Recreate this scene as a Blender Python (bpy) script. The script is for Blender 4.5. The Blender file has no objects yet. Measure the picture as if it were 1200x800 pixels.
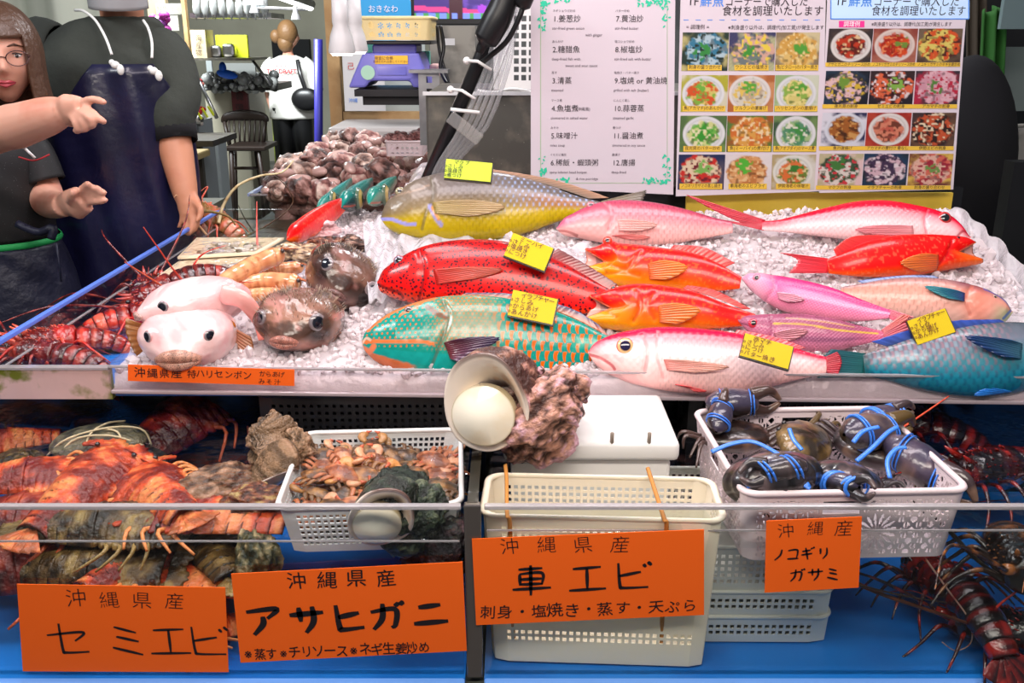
import bpy, bmesh, math, random
import numpy as np
from mathutils import Vector, Matrix, noise as mnoise

# ---------------------------------------------------------------- camera
SC = bpy.context.scene
COL = SC.collection
CAMZ, PITCH, FPX = 1.5, math.radians(18.0), 1100.0
cam_d = bpy.data.cameras.new('camera')
cam_d.sensor_width = 36.0
cam_d.lens = FPX * 36.0 / 1200.0
cam_d.clip_start = 0.02
cam = bpy.data.objects.new('camera', cam_d)
COL.objects.link(cam)
cam.location = (0, 0, CAMZ)
cam.rotation_euler = (math.radians(90) - PITCH, 0, 0)
SC.camera = cam
# ---------------------------------------------------------------- world and lights
W = bpy.data.worlds.new('market_hall_air')
SC.world = W
W.use_nodes = True
W.node_tree.nodes['Background'].inputs[0].default_value = (0.80, 0.86, 1.0, 1)
W.node_tree.nodes['Background'].inputs[1].default_value = 0.22


def area(name, loc, target, size, sizey, power, col):
    d = bpy.data.lights.new(name, 'AREA')
    d.shape = 'RECTANGLE'
    d.size, d.size_y, d.energy, d.color = size, sizey, power, col
    o = bpy.data.objects.new(name, d)
    COL.objects.link(o)
    o.location = loc
    o.rotation_euler = (Vector(target) - Vector(loc)).to_track_quat('-Z', 'Y').to_euler()
    return o


area('counter_lamp', (0.25, 1.35, 2.45), (0.2, 1.75, 1.0), 1.9, 0.35, 25, (1.0, 0.89, 0.92))
area('counter_lamp', (-0.6, 1.9, 2.4), (-0.5, 1.95, 1.0), 0.8, 0.3, 9, (1.0, 0.89, 0.91))
area('tank_front_fill', (0.0, 0.35, 2.1), (0.0, 1.3, 0.85), 1.9, 0.3, 25, (1.0, 0.90, 0.80))  # added fill from the viewer's side, brightens the tank front
area('hall_lamp', (-2.2, 1.2, 2.9), (-1.3, 2.6, 1.0), 1.2, 0.3, 32, (0.93, 0.97, 1.0))
area('hall_lamp', (-2.6, 6.6, 2.95), (-2.5, 7.5, 0.8), 1.6, 0.4, 330, (0.92, 0.98, 1.0))
area('hall_lamp', (0.4, 3.6, 2.9), (0.0, 4.2, 1.2), 1.2, 0.4, 60, (0.97, 0.97, 1.0))
SC.view_settings.view_transform = 'Standard'
SC.view_settings.look = 'None'
SC.view_settings.exposure = 0.0
SC.view_settings.gamma = 1.0
SC.view_settings.use_curve_mapping = False

# ---------------------------------------------------------------- geometry of the view, used to find where things stand
CP, SP = math.cos(PITCH), math.sin(PITCH)


def ray(px, py):
    u, v = px - 600.0, py - 400.0
    return Vector((u, FPX * CP - v * SP, -FPX * SP - v * CP))


def atY(px, py, Y):
    r = ray(px, py)
    return Vector((0, 0, CAMZ)) + r * (Y / r.y)


def atZ(px, py, z):
    r = ray(px, py)
    return Vector((0, 0, CAMZ)) + r * ((z - CAMZ) / r.z)


def onplane(px, py, n, d):
    """n.p = d"""
    r = ray(px, py)
    o = Vector((0, 0, CAMZ))
    n = Vector(n)
    return o + r * ((d - n.dot(o)) / n.dot(r))


# ice slope of the fish tray: z = IA + IB*X + IC*Y
IC = 0.30
_a, _b = atZ(130, 431, 0.965), atZ(1200, 443, 0.965)
TRX = (_b.y - _a.y) / (_b.x - _a.x)          # slope of the tray's front line
TRY0 = _a.y - TRX * _a.x                      # Y of the front line at X = 0
IB = -IC * TRX
IA = 0.968 - IC * TRY0


def ice_z(x, y):
    return IA + IB * x + IC * y


def onice(px, py, h=0.0):
    return onplane(px, py, (-IB, -IC, 1), IA + h)


# ---------------------------------------------------------------- helpers: noise
_rng = np.random.RandomState(7)
_H = _rng.rand(256, 256)


def vn(x, y):
    x = np.asarray(x, float); y = np.asarray(y, float)
    xi = np.floor(x).astype(int); yi = np.floor(y).astype(int)
    fx = x - xi; fy = y - yi
    fx = fx * fx * (3 - 2 * fx); fy = fy * fy * (3 - 2 * fy)
    a = _H[xi % 256, yi % 256]; b = _H[(xi + 1) % 256, yi % 256]
    c = _H[xi % 256, (yi + 1) % 256]; d = _H[(xi + 1) % 256, (yi + 1) % 256]
    return (a * (1 - fx) + b * fx) * (1 - fy) + (c * (1 - fx) + d * fx) * fy


def fbm(x, y, o=4):
    s = 0; a = .5; t = 0
    for i in range(o):
        s = s + a * vn(x * 2 ** i + 17.3 * i, y * 2 ** i + 9.1 * i); t += a; a *= .5
    return s / t


def sm(a, b, x):
    t = np.clip((x - a) / (b - a), 0, 1)
    return t * t * (3 - 2 * t)


def mixc(a, b, f):
    """a, b: colour or array (...,3); f array"""
    f = np.asarray(f)[..., None]
    return np.asarray(a) * (1 - f) + np.asarray(b) * f


def full(c, like):
    return np.zeros(like.shape + (3,)) + np.asarray(c, float)


def srgb(r, g, b):
    f = lambda c: (c / 255 / 12.92) if c / 255 <= 0.04045 else ((c / 255 + 0.055) / 1.055) ** 2.4
    return (f(r), f(g), f(b))


# ---------------------------------------------------------------- helpers: materials
MATS = {}


def mat(name, col=(.8, .8, .8), rough=.5, metal=0, bump=None, vary=None, vcol=False, coat=0, sss=0, sssc=(1, .4, .3), spec=.5,
        emit=None, trans=0, ior=1.45, scales=None, alpha=1, speck=None):
    if name in MATS:
        return MATS[name]
    m = bpy.data.materials.new(name)
    MATS[name] = m
    m.use_nodes = True
    nt = m.node_tree; N = nt.nodes; Lk = nt.links
    p = N['Principled BSDF']
    p.inputs['Base Color'].default_value = (*col, 1)
    p.inputs['Roughness'].default_value = rough
    p.inputs['Metallic'].default_value = metal
    p.inputs['IOR'].default_value = ior
    p.inputs['Specular IOR Level'].default_value = spec
    p.inputs['Coat Weight'].default_value = coat
    p.inputs['Coat Roughness'].default_value = .08
    p.inputs['Transmission Weight'].default_value = trans
    p.inputs['Alpha'].default_value = alpha
    if sss:
        p.inputs['Subsurface Weight'].default_value = sss
        p.inputs['Subsurface Radius'].default_value = sssc
        p.inputs['Subsurface Scale'].default_value = .01
    if emit:
        p.inputs['Emission Color'].default_value = (*emit[0], 1)
        p.inputs['Emission Strength'].default_value = emit[1]
    tc = N.new('ShaderNodeTexCoord')
    src = None
    if vcol:
        a = N.new('ShaderNodeAttribute'); a.attribute_name = 'Col'
        src = a.outputs['Color']
    if vary:
        sc_, col2, lo, hi = vary
        n = N.new('ShaderNodeTexNoise'); n.inputs['Scale'].default_value = sc_; n.inputs['Detail'].default_value = 5
        Lk.new(tc.outputs['Object'], n.inputs['Vector'])
        r = N.new('ShaderNodeMapRange'); r.inputs[1].default_value = lo; r.inputs[2].default_value = hi
        Lk.new(n.outputs['Fac'], r.inputs[0])
        mx = N.new('ShaderNodeMix'); mx.data_type = 'RGBA'
        mx.inputs[6].default_value = (*col, 1)
        if src: Lk.new(src, mx.inputs[6])
        mx.inputs[7].default_value = (*col2, 1)
        Lk.new(r.outputs[0], mx.inputs[0])
        src = mx.outputs[2]
    if speck:
        sc_, col2, thr = speck
        n = N.new('ShaderNodeTexVoronoi'); n.inputs['Scale'].default_value = sc_
        Lk.new(tc.outputs['Object'], n.inputs['Vector'])
        r = N.new('ShaderNodeMapRange'); r.inputs[1].default_value = thr; r.inputs[2].default_value = thr * 1.4
        r.inputs[3].default_value = 1; r.inputs[4].default_value = 0
        Lk.new(n.outputs['Distance'], r.inputs[0])
        mx = N.new('ShaderNodeMix'); mx.data_type = 'RGBA'
        mx.inputs[6].default_value = (*col, 1)
        if src: Lk.new(src, mx.inputs[6])
        mx.inputs[7].default_value = (*col2, 1)
        Lk.new(r.outputs[0], mx.inputs[0])
        src = mx.outputs[2]
    if src:
        Lk.new(src, p.inputs['Base Color'])
    nrm = None
    if bump:
        sc_, st, dist = bump
        n = N.new('ShaderNodeTexNoise'); n.inputs['Scale'].default_value = sc_; n.inputs['Detail'].default_value = 6
        Lk.new(tc.outputs['Object'], n.inputs['Vector'])
        b = N.new('ShaderNodeBump'); b.inputs['Strength'].default_value = st; b.inputs['Distance'].default_value = dist
        Lk.new(n.outputs['Fac'], b.inputs['Height'])
        nrm = b.outputs[0]
    if scales:
        sc_, st, dist = scales
        uv = N.new('ShaderNodeUVMap'); uv.uv_map = 'UV'
        mp = N.new('ShaderNodeMapping'); mp.inputs['Rotation'].default_value = (0, 0, math.radians(45))
        Lk.new(uv.outputs[0], mp.inputs[0])
        v = N.new('ShaderNodeTexVoronoi'); v.inputs['Scale'].default_value = sc_; v.inputs['Randomness'].default_value = .12
        v.feature = 'SMOOTH_F1'; v.inputs['Smoothness'].default_value = .35; b_inv = True
        Lk.new(mp.outputs[0], v.inputs['Vector'])
        b = N.new('ShaderNodeBump'); b.inputs['Strength'].default_value = st; b.inputs['Distance'].default_value = dist
        Lk.new(v.outputs['Distance'], b.inputs['Height']); b.invert = True
        if nrm: Lk.new(nrm, b.inputs['Normal'])
        nrm = b.outputs[0]
    if nrm:
        Lk.new(nrm, p.inputs['Normal'])
        if coat and not scales:
            Lk.new(nrm, p.inputs['Coat Normal'])
    return m


def glassy(name, tint=(1, 1, 1), ior=1.45, rough=.02, refl=1.0, ripple=None, haze=0.0):
    """thin clear sheet: transparent with a fresnel reflection; lets lamp light through"""
    if name in MATS: return MATS[name]
    m = bpy.data.materials.new(name); MATS[name] = m
    m.use_nodes = True
    nt = m.node_tree; N = nt.nodes; Lk = nt.links
    N.remove(N['Principled BSDF'])
    out = N['Material Output']
    t = N.new('ShaderNodeBsdfTransparent'); t.inputs[0].default_value = (*tint, 1)
    g = N.new('ShaderNodeBsdfGlossy'); g.inputs['Roughness'].default_value = rough
    f = N.new('ShaderNodeFresnel'); f.inputs[0].default_value = ior
    mu = N.new('ShaderNodeMath'); mu.operation = 'MULTIPLY'; mu.inputs[1].default_value = refl
    ge = N.new('ShaderNodeNewGeometry'); iv = N.new('ShaderNodeMath'); iv.operation = 'SUBTRACT'; iv.inputs[0].default_value = 1
    Lk.new(ge.outputs['Backfacing'], iv.inputs[1])
    m2 = N.new('ShaderNodeMath'); m2.operation = 'MULTIPLY'; Lk.new(f.outputs[0], m2.inputs[0]); Lk.new(iv.outputs[0], m2.inputs[1])
    Lk.new(m2.outputs[0], mu.inputs[0])
    mx = N.new('ShaderNodeMixShader')
    Lk.new(mu.outputs[0], mx.inputs[0]); 
    base = t.outputs[0]
    if haze:
        d = N.new('ShaderNodeBsdfDiffuse'); d.inputs[0].default_value = (.9, .9, .9, 1)
        h = N.new('ShaderNodeMixShader'); h.inputs[0].default_value = haze
        Lk.new(base, h.inputs[1]); Lk.new(d.outputs[0], h.inputs[2]); base = h.outputs[0]
    Lk.new(base, mx.inputs[1]); Lk.new(g.outputs[0], mx.inputs[2])
    Lk.new(mx.outputs[0], out.inputs[0])
    if ripple:
        tc = N.new('ShaderNodeTexCoord')
        n = N.new('ShaderNodeTexNoise'); n.inputs['Scale'].default_value = ripple[0]; n.inputs['Detail'].default_value = 2
        b = N.new('ShaderNodeBump'); b.inputs['Strength'].default_value = ripple[1]; b.inputs['Distance'].default_value = ripple[2]
        Lk.new(tc.outputs['Object'], n.inputs['Vector']); Lk.new(n.outputs['Fac'], b.inputs['Height'])
        Lk.new(b.outputs[0], g.inputs['Normal']); Lk.new(b.outputs[0], f.inputs['Normal'])
    return m


# ---------------------------------------------------------------- helpers: meshes
class G:
    def __init__(s):
        s.V = []; s.F = []; s.C = []; s.MI = []; s.n = 0; s.UV = None; s.hascol = False

    def add(s, v, f, col=None, mi=0):
        v = np.asarray(v, float).reshape(-1, 3)
        s.V.append(v)
        s.F += [tuple(i + s.n for i in q) for q in f]
        s.MI += [mi] * len(f)
        if col is None:
            s.C.append(np.ones((len(v), 3)))
        else:
            s.hascol = True
            c = np.asarray(col, float)
            s.C.append(np.zeros((len(v), 3)) + c if c.ndim == 1 else c.reshape(-1, 3))
        s.n += len(v)
        return s

    def box(s, c, size, R=None, col=None, mi=0):
        x, y, z = size[0] / 2, size[1] / 2, size[2] / 2
        v = np.array([(-x, -y, -z), (x, -y, -z), (x, y, -z), (-x, y, -z), (-x, -y, z), (x, -y, z), (x, y, z), (-x, y, z)])
        if R is not None: v = v @ np.array(R.to_3x3()).T
        v = v + np.array(c)
        return s.add(v, [(0, 3, 2, 1), (4, 5, 6, 7), (0, 1, 5, 4), (1, 2, 6, 5), (2, 3, 7, 6), (3, 0, 4, 7)], col, mi)

    def grid(s, P, cu=False, cv=False, col=None, mi=0, mask=None, flip=False):
        P = np.asarray(P, float); nu, nv = P.shape[:2]
        I = np.arange(nu * nv).reshape(nu, nv)
        a = I if cu else I[:-1]; b = np.roll(I, -1, 0) if cu else I[1:]
        def cc(z, k):
            r = np.roll(z, -1, 1) if cv else z
            if cv: return (z, np.roll(z, -1, 1))[k]
            return (z[:, :-1], z[:, 1:])[k]
        q = np.stack([cc(a, 0), cc(b, 0), cc(b, 1), cc(a, 1)], -1)
        if mask is not None: q = q[mask]
        q = q.reshape(-1, 4)
        if flip: q = q[:, ::-1]
        return s.add(P.reshape(-1, 3), q.tolist(), None if col is None else col, mi)

    def tube(s, pts, r, n=8, caps=True, col=None, mi=0, flat=None):
        P = np.array([tuple(p) for p in pts], float); k = len(P)
        r = np.zeros(k) + np.asarray(r, float) if np.ndim(r) < 2 else np.asarray(r, float)
        T = np.gradient(P, axis=0); T /= (np.linalg.norm(T, axis=1)[:, None] + 1e-12)
        up = np.array([0, 0, 1.0]) if abs(T[0][2]) < .9 else np.array([1.0, 0, 0])
        if flat is not None: up = np.array(flat[1], float)
        U = np.cross(T[0], up); U /= np.linalg.norm(U) + 1e-12
        rings = []
        th = np.linspace(0, 2 * math.pi, n, endpoint=False)
        for i in range(k):
            U = U - T[i] * U.dot(T[i]); U /= np.linalg.norm(U) + 1e-12
            Wd = np.cross(T[i], U)
            f = 1 if flat is None else flat[0]
            rings.append(P[i] + r[i] * (np.cos(th)[:, None] * U + f * np.sin(th)[:, None] * Wd))
        c_ = None
        if col is not None:
            c_ = np.asarray(col, float)
            c_ = (np.zeros((k, n, 3)) + c_) if c_.ndim == 1 else np.repeat(c_[:, None, :], n, 1)
        base = s.n
        s.grid(np.array(rings), cv=True, col=c_, mi=mi)
        if caps:
            s.F.append(tuple(base + i for i in range(n))); s.F.append(tuple(base + (k - 1) * n + i for i in reversed(range(n))))
            s.MI += [mi, mi]
        return s

    def ball(s, c, r, nu=12, nv=8, R=None, col=None, mi=0, fn=None):
        r = (r, r, r) if np.ndim(r) == 0 else r
        a = np.linspace(0, math.pi, nv + 1); b = np.linspace(0, 2 * math.pi, nu, endpoint=False)
        A, Bq = np.meshgrid(a, b, indexing='ij')
        d = np.stack([np.sin(A) * np.cos(Bq), np.sin(A) * np.sin(Bq), np.cos(A)], -1)
        k = 1 if fn is None else fn(d)[..., None]
        P = d * np.array(r) * k
        if R is not None: P = P @ np.array(R.to_3x3()).T
        P = P + np.array(c)
        return s.grid(P, cv=True, col=None if col is None else (col if np.ndim(col) == 1 else col), mi=mi)

    def lathe(s, prof, n=24, c=(0, 0, 0), R=None, col=None, mi=0, caps=False):
        th = np.linspace(0, 2 * math.pi, n, endpoint=False)
        P = np.array([[(r * math.cos(t), r * math.sin(t), z) for t in th] for r, z in prof])
        if R is not None: P = P @ np.array(R.to_3x3()).T
        base = s.n
        s.grid(P + np.array(c), cv=True, col=col, mi=mi)
        if caps:
            k = len(prof)
            s.F.append(tuple(base + i for i in reversed(range(n)))); s.F.append(tuple(base + (k - 1) * n + i for i in range(n)))
            s.MI += [mi, mi]
        return s

    def prism(s, poly, y0, y1, col=None, mi=0):
        """poly: list of (x,z); extruded along y"""
        n = len(poly)
        v = [(x, y0, z) for x, z in poly] + [(x, y1, z) for x, z in poly]
        f = [tuple(range(n)), tuple(range(2 * n - 1, n - 1, -1))] + [(i, i + n, (i + 1) % n + n, (i + 1) % n) for i in range(n)]
        return s.add(v, f, col, mi)

    def xf(s, M):
        a = np.array(M)
        s.V = [v @ a[:3, :3].T + a[:3, 3] for v in s.V]
        return s


def mesh_of(name, g, mats, smooth=True):
    me = bpy.data.meshes.new(name)
    V = np.concatenate(g.V)
    me.from_pydata(V.tolist(), [], g.F)
    if not isinstance(mats, (list, tuple)): mats = [mats]
    for m in mats: me.materials.append(m)
    if len(mats) > 1: me.polygons.foreach_set('material_index', g.MI)
    if g.hascol:
        a = me.color_attributes.new('Col', 'FLOAT_COLOR', 'POINT')
        C = np.ones((len(V), 4)); C[:, :3] = np.concatenate(g.C)
        a.data.foreach_set('color', C.ravel())
    if g.UV is not None:
        uv = me.uv_layers.new(name='UV')
        idx = np.empty(len(me.loops), dtype=np.int32); me.loops.foreach_get('vertex_index', idx)
        uv.data.foreach_set('uv', g.UV[idx].ravel())
    if smooth: me.polygons.foreach_set('use_smooth', [True] * len(me.polygons))
    me.update()
    return me


def mk(name, g, mats, parent=None, smooth=True, M=None, bevel=0, solid=0, subsurf=0, fixn=False, loc=None):
    o = bpy.data.objects.new(name, mesh_of(name, g, mats, smooth))
    COL.objects.link(o)
    if parent: o.parent = parent
    if M is not None: o.matrix_local = M
    if loc is not None: o.location = loc
    if solid:
        d = o.modifiers.new('s', 'SOLIDIFY'); d.thickness = solid; d.offset = 0
    if bevel:
        d = o.modifiers.new('b', 'BEVEL'); d.width = bevel; d.segments = 2; d.limit_method = 'ANGLE'
        if smooth:
            d.harden_normals = False
    if subsurf:
        d = o.modifiers.new('u', 'SUBSURF'); d.levels = d.render_levels = subsurf
    return o


def tag(o, label, cat, group=None, kind=None):
    o['label'] = label; o['category'] = cat
    if group: o['group'] = group
    if kind: o['kind'] = kind
    return o


def thing(name, label, cat, M=None, group=None, kind=None, loc=None):
    o = bpy.data.objects.new(name, None); COL.objects.link(o)
    o.empty_display_size = .05
    if M is not None: o.matrix_world = M
    if loc is not None: o.location = loc
    return tag(o, label, cat, group, kind)


def struct(o):
    o['kind'] = 'structure'
    return o


def copy_tree(o, label=None, M=None, group=None, parent=None):
    c = o.copy(); COL.objects.link(c)
    if parent: c.parent = parent
    for ch in o.children: copy_tree(ch, parent=c)
    if label: c['label'] = label
    if group: c['group'] = group
    if M is not None: c.matrix_world = M
    return c


def frame(o, x, z):
    """matrix with origin o, local x axis along x, z as near z as possible"""
    x = Vector(x).normalized(); z = Vector(z); z = (z - x * z.dot(x)).normalized(); y = z.cross(x)
    return Matrix(((x.x, y.x, z.x, o[0]), (x.y, y.y, z.y, o[1]), (x.z, y.z, z.z, o[2]), (0, 0, 0, 1)))


def TRS(loc, rx=0, ry=0, rz=0, s=1):
    from mathutils import Euler
    return Matrix.Translation(loc) @ Euler((math.radians(rx), math.radians(ry), math.radians(rz))).to_matrix().to_4x4() @ Matrix.Diagonal((s, s, s, 1) if np.ndim(s) == 0 else (*s, 1))


def smoothpath(pts, n=24):
    P = np.array([tuple(p) for p in pts], float)
    t = np.linspace(0, len(P) - 1, n)
    out = []
    for x in t:
        i = min(int(x), len(P) - 2); f = x - i
        p0 = P[max(i - 1, 0)]; p1 = P[i]; p2 = P[i + 1]; p3 = P[min(i + 2, len(P) - 1)]
        out.append(.5 * ((2 * p1) + (-p0 + p2) * f + (2 * p0 - 5 * p1 + 4 * p2 - p3) * f * f + (-p0 + 3 * p1 - 3 * p2 + p3) * f ** 3))
    return np.array(out)


def spl(x, xs, ys):
    """smooth 1-D interpolation through control points"""
    xs = np.array(xs, float); ys = np.array(ys, float); x = np.asarray(x, float)
    i = np.clip(np.searchsorted(xs, x, side='right') - 1, 0, len(xs) - 2)
    m = np.gradient(ys, xs)
    h = xs[i + 1] - xs[i]; t = np.clip((x - xs[i]) / h, 0, 1)
    return (2 * t ** 3 - 3 * t ** 2 + 1) * ys[i] + (t ** 3 - 2 * t ** 2 + t) * h * m[i] + (-2 * t ** 3 + 3 * t ** 2) * ys[i + 1] + (t ** 3 - t ** 2) * h * m[i + 1]


# ---------------------------------------------------------------- helpers: writing
def text_mesh(s, size, off=0.0, align='CENTER', shear=0, space=1.0):
    c = bpy.data.curves.new('t', 'FONT')
    c.body = s; c.size = size; c.align_x = align; c.align_y = 'CENTER'; c.offset = off * size; c.shear = shear
    c.space_character = space; c.resolution_u = 2
    o = bpy.data.objects.new('t', c); COL.objects.link(o)
    dg = bpy.context.evaluated_depsgraph_get()
    me = bpy.data.meshes.new_from_object(o.evaluated_get(dg))
    bpy.data.objects.remove(o); bpy.data.curves.remove(c)
    v = np.zeros(len(me.vertices) * 3); me.vertices.foreach_get('co', v)
    F = [tuple(p.vertices) for p in me.polygons]
    bpy.data.meshes.remove(me)
    return v.reshape(-1, 3), F


def put_text(g, s, x, z, size, y=-.0006, off=0.0, align='CENTER', rot=0, mi=0, sx=1, shear=0, col=None, space=1.0, cache={}):
    """lettering lying in the local x-z plane, facing -y"""
    k = (s, off, align, shear, space)
    if k not in cache: cache[k] = text_mesh(s, 1.0, off, align, shear, space)
    v, F = cache[k]
    if not len(v): return
    a = math.radians(rot)
    X = v[:, 0] * size * sx; Z = v[:, 1] * size
    g.add(np.stack([x + X * math.cos(a) - Z * math.sin(a), np.zeros(len(v)) + y, z + X * math.sin(a) + Z * math.cos(a)], 1), F, col, mi)


def hand(g, s, x, z, size, step, jit=.06, off=-.012, y=-.0006, rot=0, sx=1, seed=0, mi=0):
    """a line of hand-written characters, each a little off"""
    R = random.Random(seed + len(s))
    a = math.radians(rot)
    for i, ch in enumerate(s):
        if ch == ' ': continue
        k = i * step
        put_text(g, ch, x + k * math.cos(a) + R.uniform(-1, 1) * jit * size * .5, z + k * math.sin(a) + R.uniform(-1, 1) * jit * size,
                 size * R.uniform(.92, 1.08), y, off, 'CENTER', rot + R.uniform(-5, 5), mi, sx, R.uniform(-.05, .12))


STROKES = {
    'セ': [[(.02, .58), (.86, .68), (.66, .42)], [(.34, .92), (.36, .16), (.44, .08), (.95, .10)]],
    'ミ': [[(.22, .86), (.70, .70)], [(.24, .58), (.74, .44)], [(.15, .26), (.82, .06)]],
    'エ': [[(.16, .80), (.84, .84)], [(.50, .82), (.50, .12)], [(.04, .10), (.97, .14)]],
    'ビ': [[(.14, .92), (.16, .20), (.26, .10), (.88, .12)], [(.16, .50), (.70, .62)], [(.74, .86), (.82, .76)], [(.87, .92), (.95, .82)]],
    'ア': [[(.05, .84), (.92, .90), (.62, .58)], [(.50, .66), (.48, .40), (.20, .04)]],
    'サ': [[(.02, .66), (.96, .72)], [(.30, .90), (.32, .42)], [(.68, .92), (.68, .42), (.44, .04)]],
    'ヒ': [[(.16, .92), (.18, .20), (.28, .10), (.88, .14)], [(.18, .52), (.76, .64)]],
    'ガ': [[(.04, .64), (.74, .70), (.70, .20), (.58, .10)], [(.40, .90), (.34, .40), (.08, .06)], [(.74, .92), (.84, .80)], [(.88, .96), (.97, .85)]],
    'ニ': [[(.20, .72), (.80, .78)], [(.04, .18), (.98, .24)]],
    'ノ': [[(.66, .88), (.56, .46), (.18, .08)]],
    'コ': [[(.14, .76), (.78, .80), (.76, .14)], [(.12, .14), (.88, .17)]],
    'ギ': [[(.14, .66), (.72, .74)], [(.08, .40), (.84, .48)], [(.36, .94), (.54, .04)], [(.74, .92), (.82, .82)], [(.88, .97), (.96, .87)]],
    'リ': [[(.26, .84), (.28, .42)], [(.70, .88), (.70, .40), (.46, .06)]],
    '車': [[(.20, .86), (.80, .88)], [(.24, .70), (.24, .34)], [(.22, .70), (.78, .73), (.78, .36)], [(.24, .53), (.78, .55)], [(.24, .36), (.78, .38)],
          [(.04, .20), (.98, .23)], [(.50, .98), (.50, .00)]],
}


def brush(g, ch, x, z, size, w, y=-.0006, sx=1, mi=0, seed=0, rot=0):
    """one character written with a marker: each stroke a flat ribbon"""
    R = random.Random(seed * 31 + ord(ch))
    a = math.radians(rot)
    for st in STROKES[ch]:
        P = smoothpath([(px + R.uniform(-.012, .012), pz + R.uniform(-.012, .012), 0) for px, pz in st], 4 + 6 * (len(st) - 1))[:, :2]
        P = (P - .5) * size * np.array([sx, 1])
        T = np.gradient(P, axis=0); T /= np.linalg.norm(T, axis=1)[:, None] + 1e-9
        Nn = np.stack([-T[:, 1], T[:, 0]], 1)
        k = np.linspace(0, 1, len(P))
        ww = w * (.62 + .38 * np.sin(np.pi * np.clip(k * 1.1, 0, 1)) + R.uniform(-.06, .06)) * .5
        A = P + Nn * ww[:, None]; Bq = P - Nn * ww[:, None]
        Q = np.stack([A, Bq], 1)
        X = x + Q[..., 0] * math.cos(a) - Q[..., 1] * math.sin(a); Z = z + Q[..., 0] * math.sin(a) + Q[..., 1] * math.cos(a)
        g.grid(np.stack([X, np.zeros_like(X) + y, Z], -1), mi=mi)


# ================================================================ large structure
m_conc = mat('wet_concrete', (.13, .13, .12), .45, bump=(30, .4, .004), vary=(6, (.22, .22, .20), .4, .6))
m_wall = mat('hall_wall_paint', srgb(150, 148, 132), .8, vary=(1.5, srgb(135, 132, 118), .4, .7))
m_ceil = mat('hall_ceiling_panel', srgb(120, 120, 115), .9, vary=(2, srgb(100, 100, 98), .4, .6))
m_black = mat('black_plastic', (.008, .008, .009), .35)
m_blk_w = mat('wet_black_panel', (.012, .012, .013), .15, bump=(12, .2, .003))
m_steel = mat('brushed_steel', (.45, .45, .46), .32, 1.0, bump=(40, .15, .001), vary=(8, (.3, .3, .31), .4, .6))
m_dsteel = mat('stained_steel', (.17, .16, .14), .38, .75, bump=(25, .3, .002), vary=(14, (.30, .27, .22), .5, .66), speck=(60, (.5, .48, .42), .05))
m_white = mat('white_plastic', (.82, .81, .79), .38)
m_wood = mat('pale_timber', srgb(196, 160, 112), .55, bump=(20, .2, .001), vary=(7, srgb(170, 130, 85), .4, .65))
m_acr = glassy('clear_acrylic', (.97, .97, .98), 1.49, .03, 1.0)
m_acr_edge = mat('acrylic_cut_edge', (.62, .58, .60), .12, trans=.5, coat=.6)
m_glass = glassy('tank_glass', (.93, .95, .95), 1.5, .015, 1.1)
m_water = glassy('water_surface', (.93, .96, .97), 1.33, .02, 1.0, ripple=(22, .45, .02))
m_blue = mat('blue_tank_board', srgb(30, 118, 205), .3, bump=(9, .25, .004), vary=(5, srgb(18, 92, 180), .45, .7))
m_blue_edge = mat('blue_edge_strip', srgb(110, 165, 245), .35)


def pbox(g, x0, y0, x1, y1, Y, depth, col=None, mi=0):
    """box whose front face stands at distance Y and covers that part of the view"""
    a = atY(x0, y0, Y); b = atY(x1, y1, Y)
    return g.box(((a.x + b.x) / 2, Y + depth / 2, (a.z + b.z) / 2), (abs(b.x - a.x), depth, abs(a.z - b.z)), col=col, mi=mi)


fl = G(); fl.box((0, 5, -.05), (16, 16, .1)); struct(mk('floor', fl, m_conc, smooth=False))
g = G(); g.box((0, 12.1, 1.6), (16, .2, 3.4)); struct(mk('wall_back', g, m_wall, smooth=False))
g = G(); g.box((-6.6, 5, 1.6), (.2, 15, 3.4)); struct(mk('wall_left', g, m_wall, smooth=False))
g = G(); g.box((6.0, 5, 1.6), (.2, 15, 3.4)); struct(mk('wall_right', g, m_wall, smooth=False))
g = G(); g.box((-.3, 7.6, 3.25), (13, 9, .1)); struct(mk('ceiling', g, m_ceil, smooth=False))
g = G(); pbox(g, 318, 46, 378, 300, 11.9, .08)
struct(mk('doorway_dark', g, mat('dark_opening', (.006, .006, .007), .8), smooth=False)).name = 'door_1'

# counter body under the tanks, and its dark back
g = G(); g.box((.15, 1.60, .33), (3.4, 1.06, .66))
tag(mk('counter_plinth', g, mat('plinth_concrete', srgb(92, 96, 88), .7, bump=(60, .5, .004), vary=(20, srgb(66, 70, 62), .4, .6)), smooth=False),
    'grey-green rendered plinth carrying the whole tank counter', 'counter')
g = G(); g.box((-.57, 3.1, .42), (.68, 1.9, .84)); g.box((-.57, 4.4, .42), (.68, .7, .84))
tag(mk('side_plinth', g, mat('side_plinth_paint', srgb(80, 82, 80), .6), smooth=False), 'grey plinth carrying the side tanks that run to the back', 'counter')


def Yf(x):   # front line of the fish tray
    return TRY0 + TRX * x


# ---------------------------------------------------------------- the two front tanks
FZ, RZ = .672, .925
DIVX = atZ(545, 600, .925).x


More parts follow.
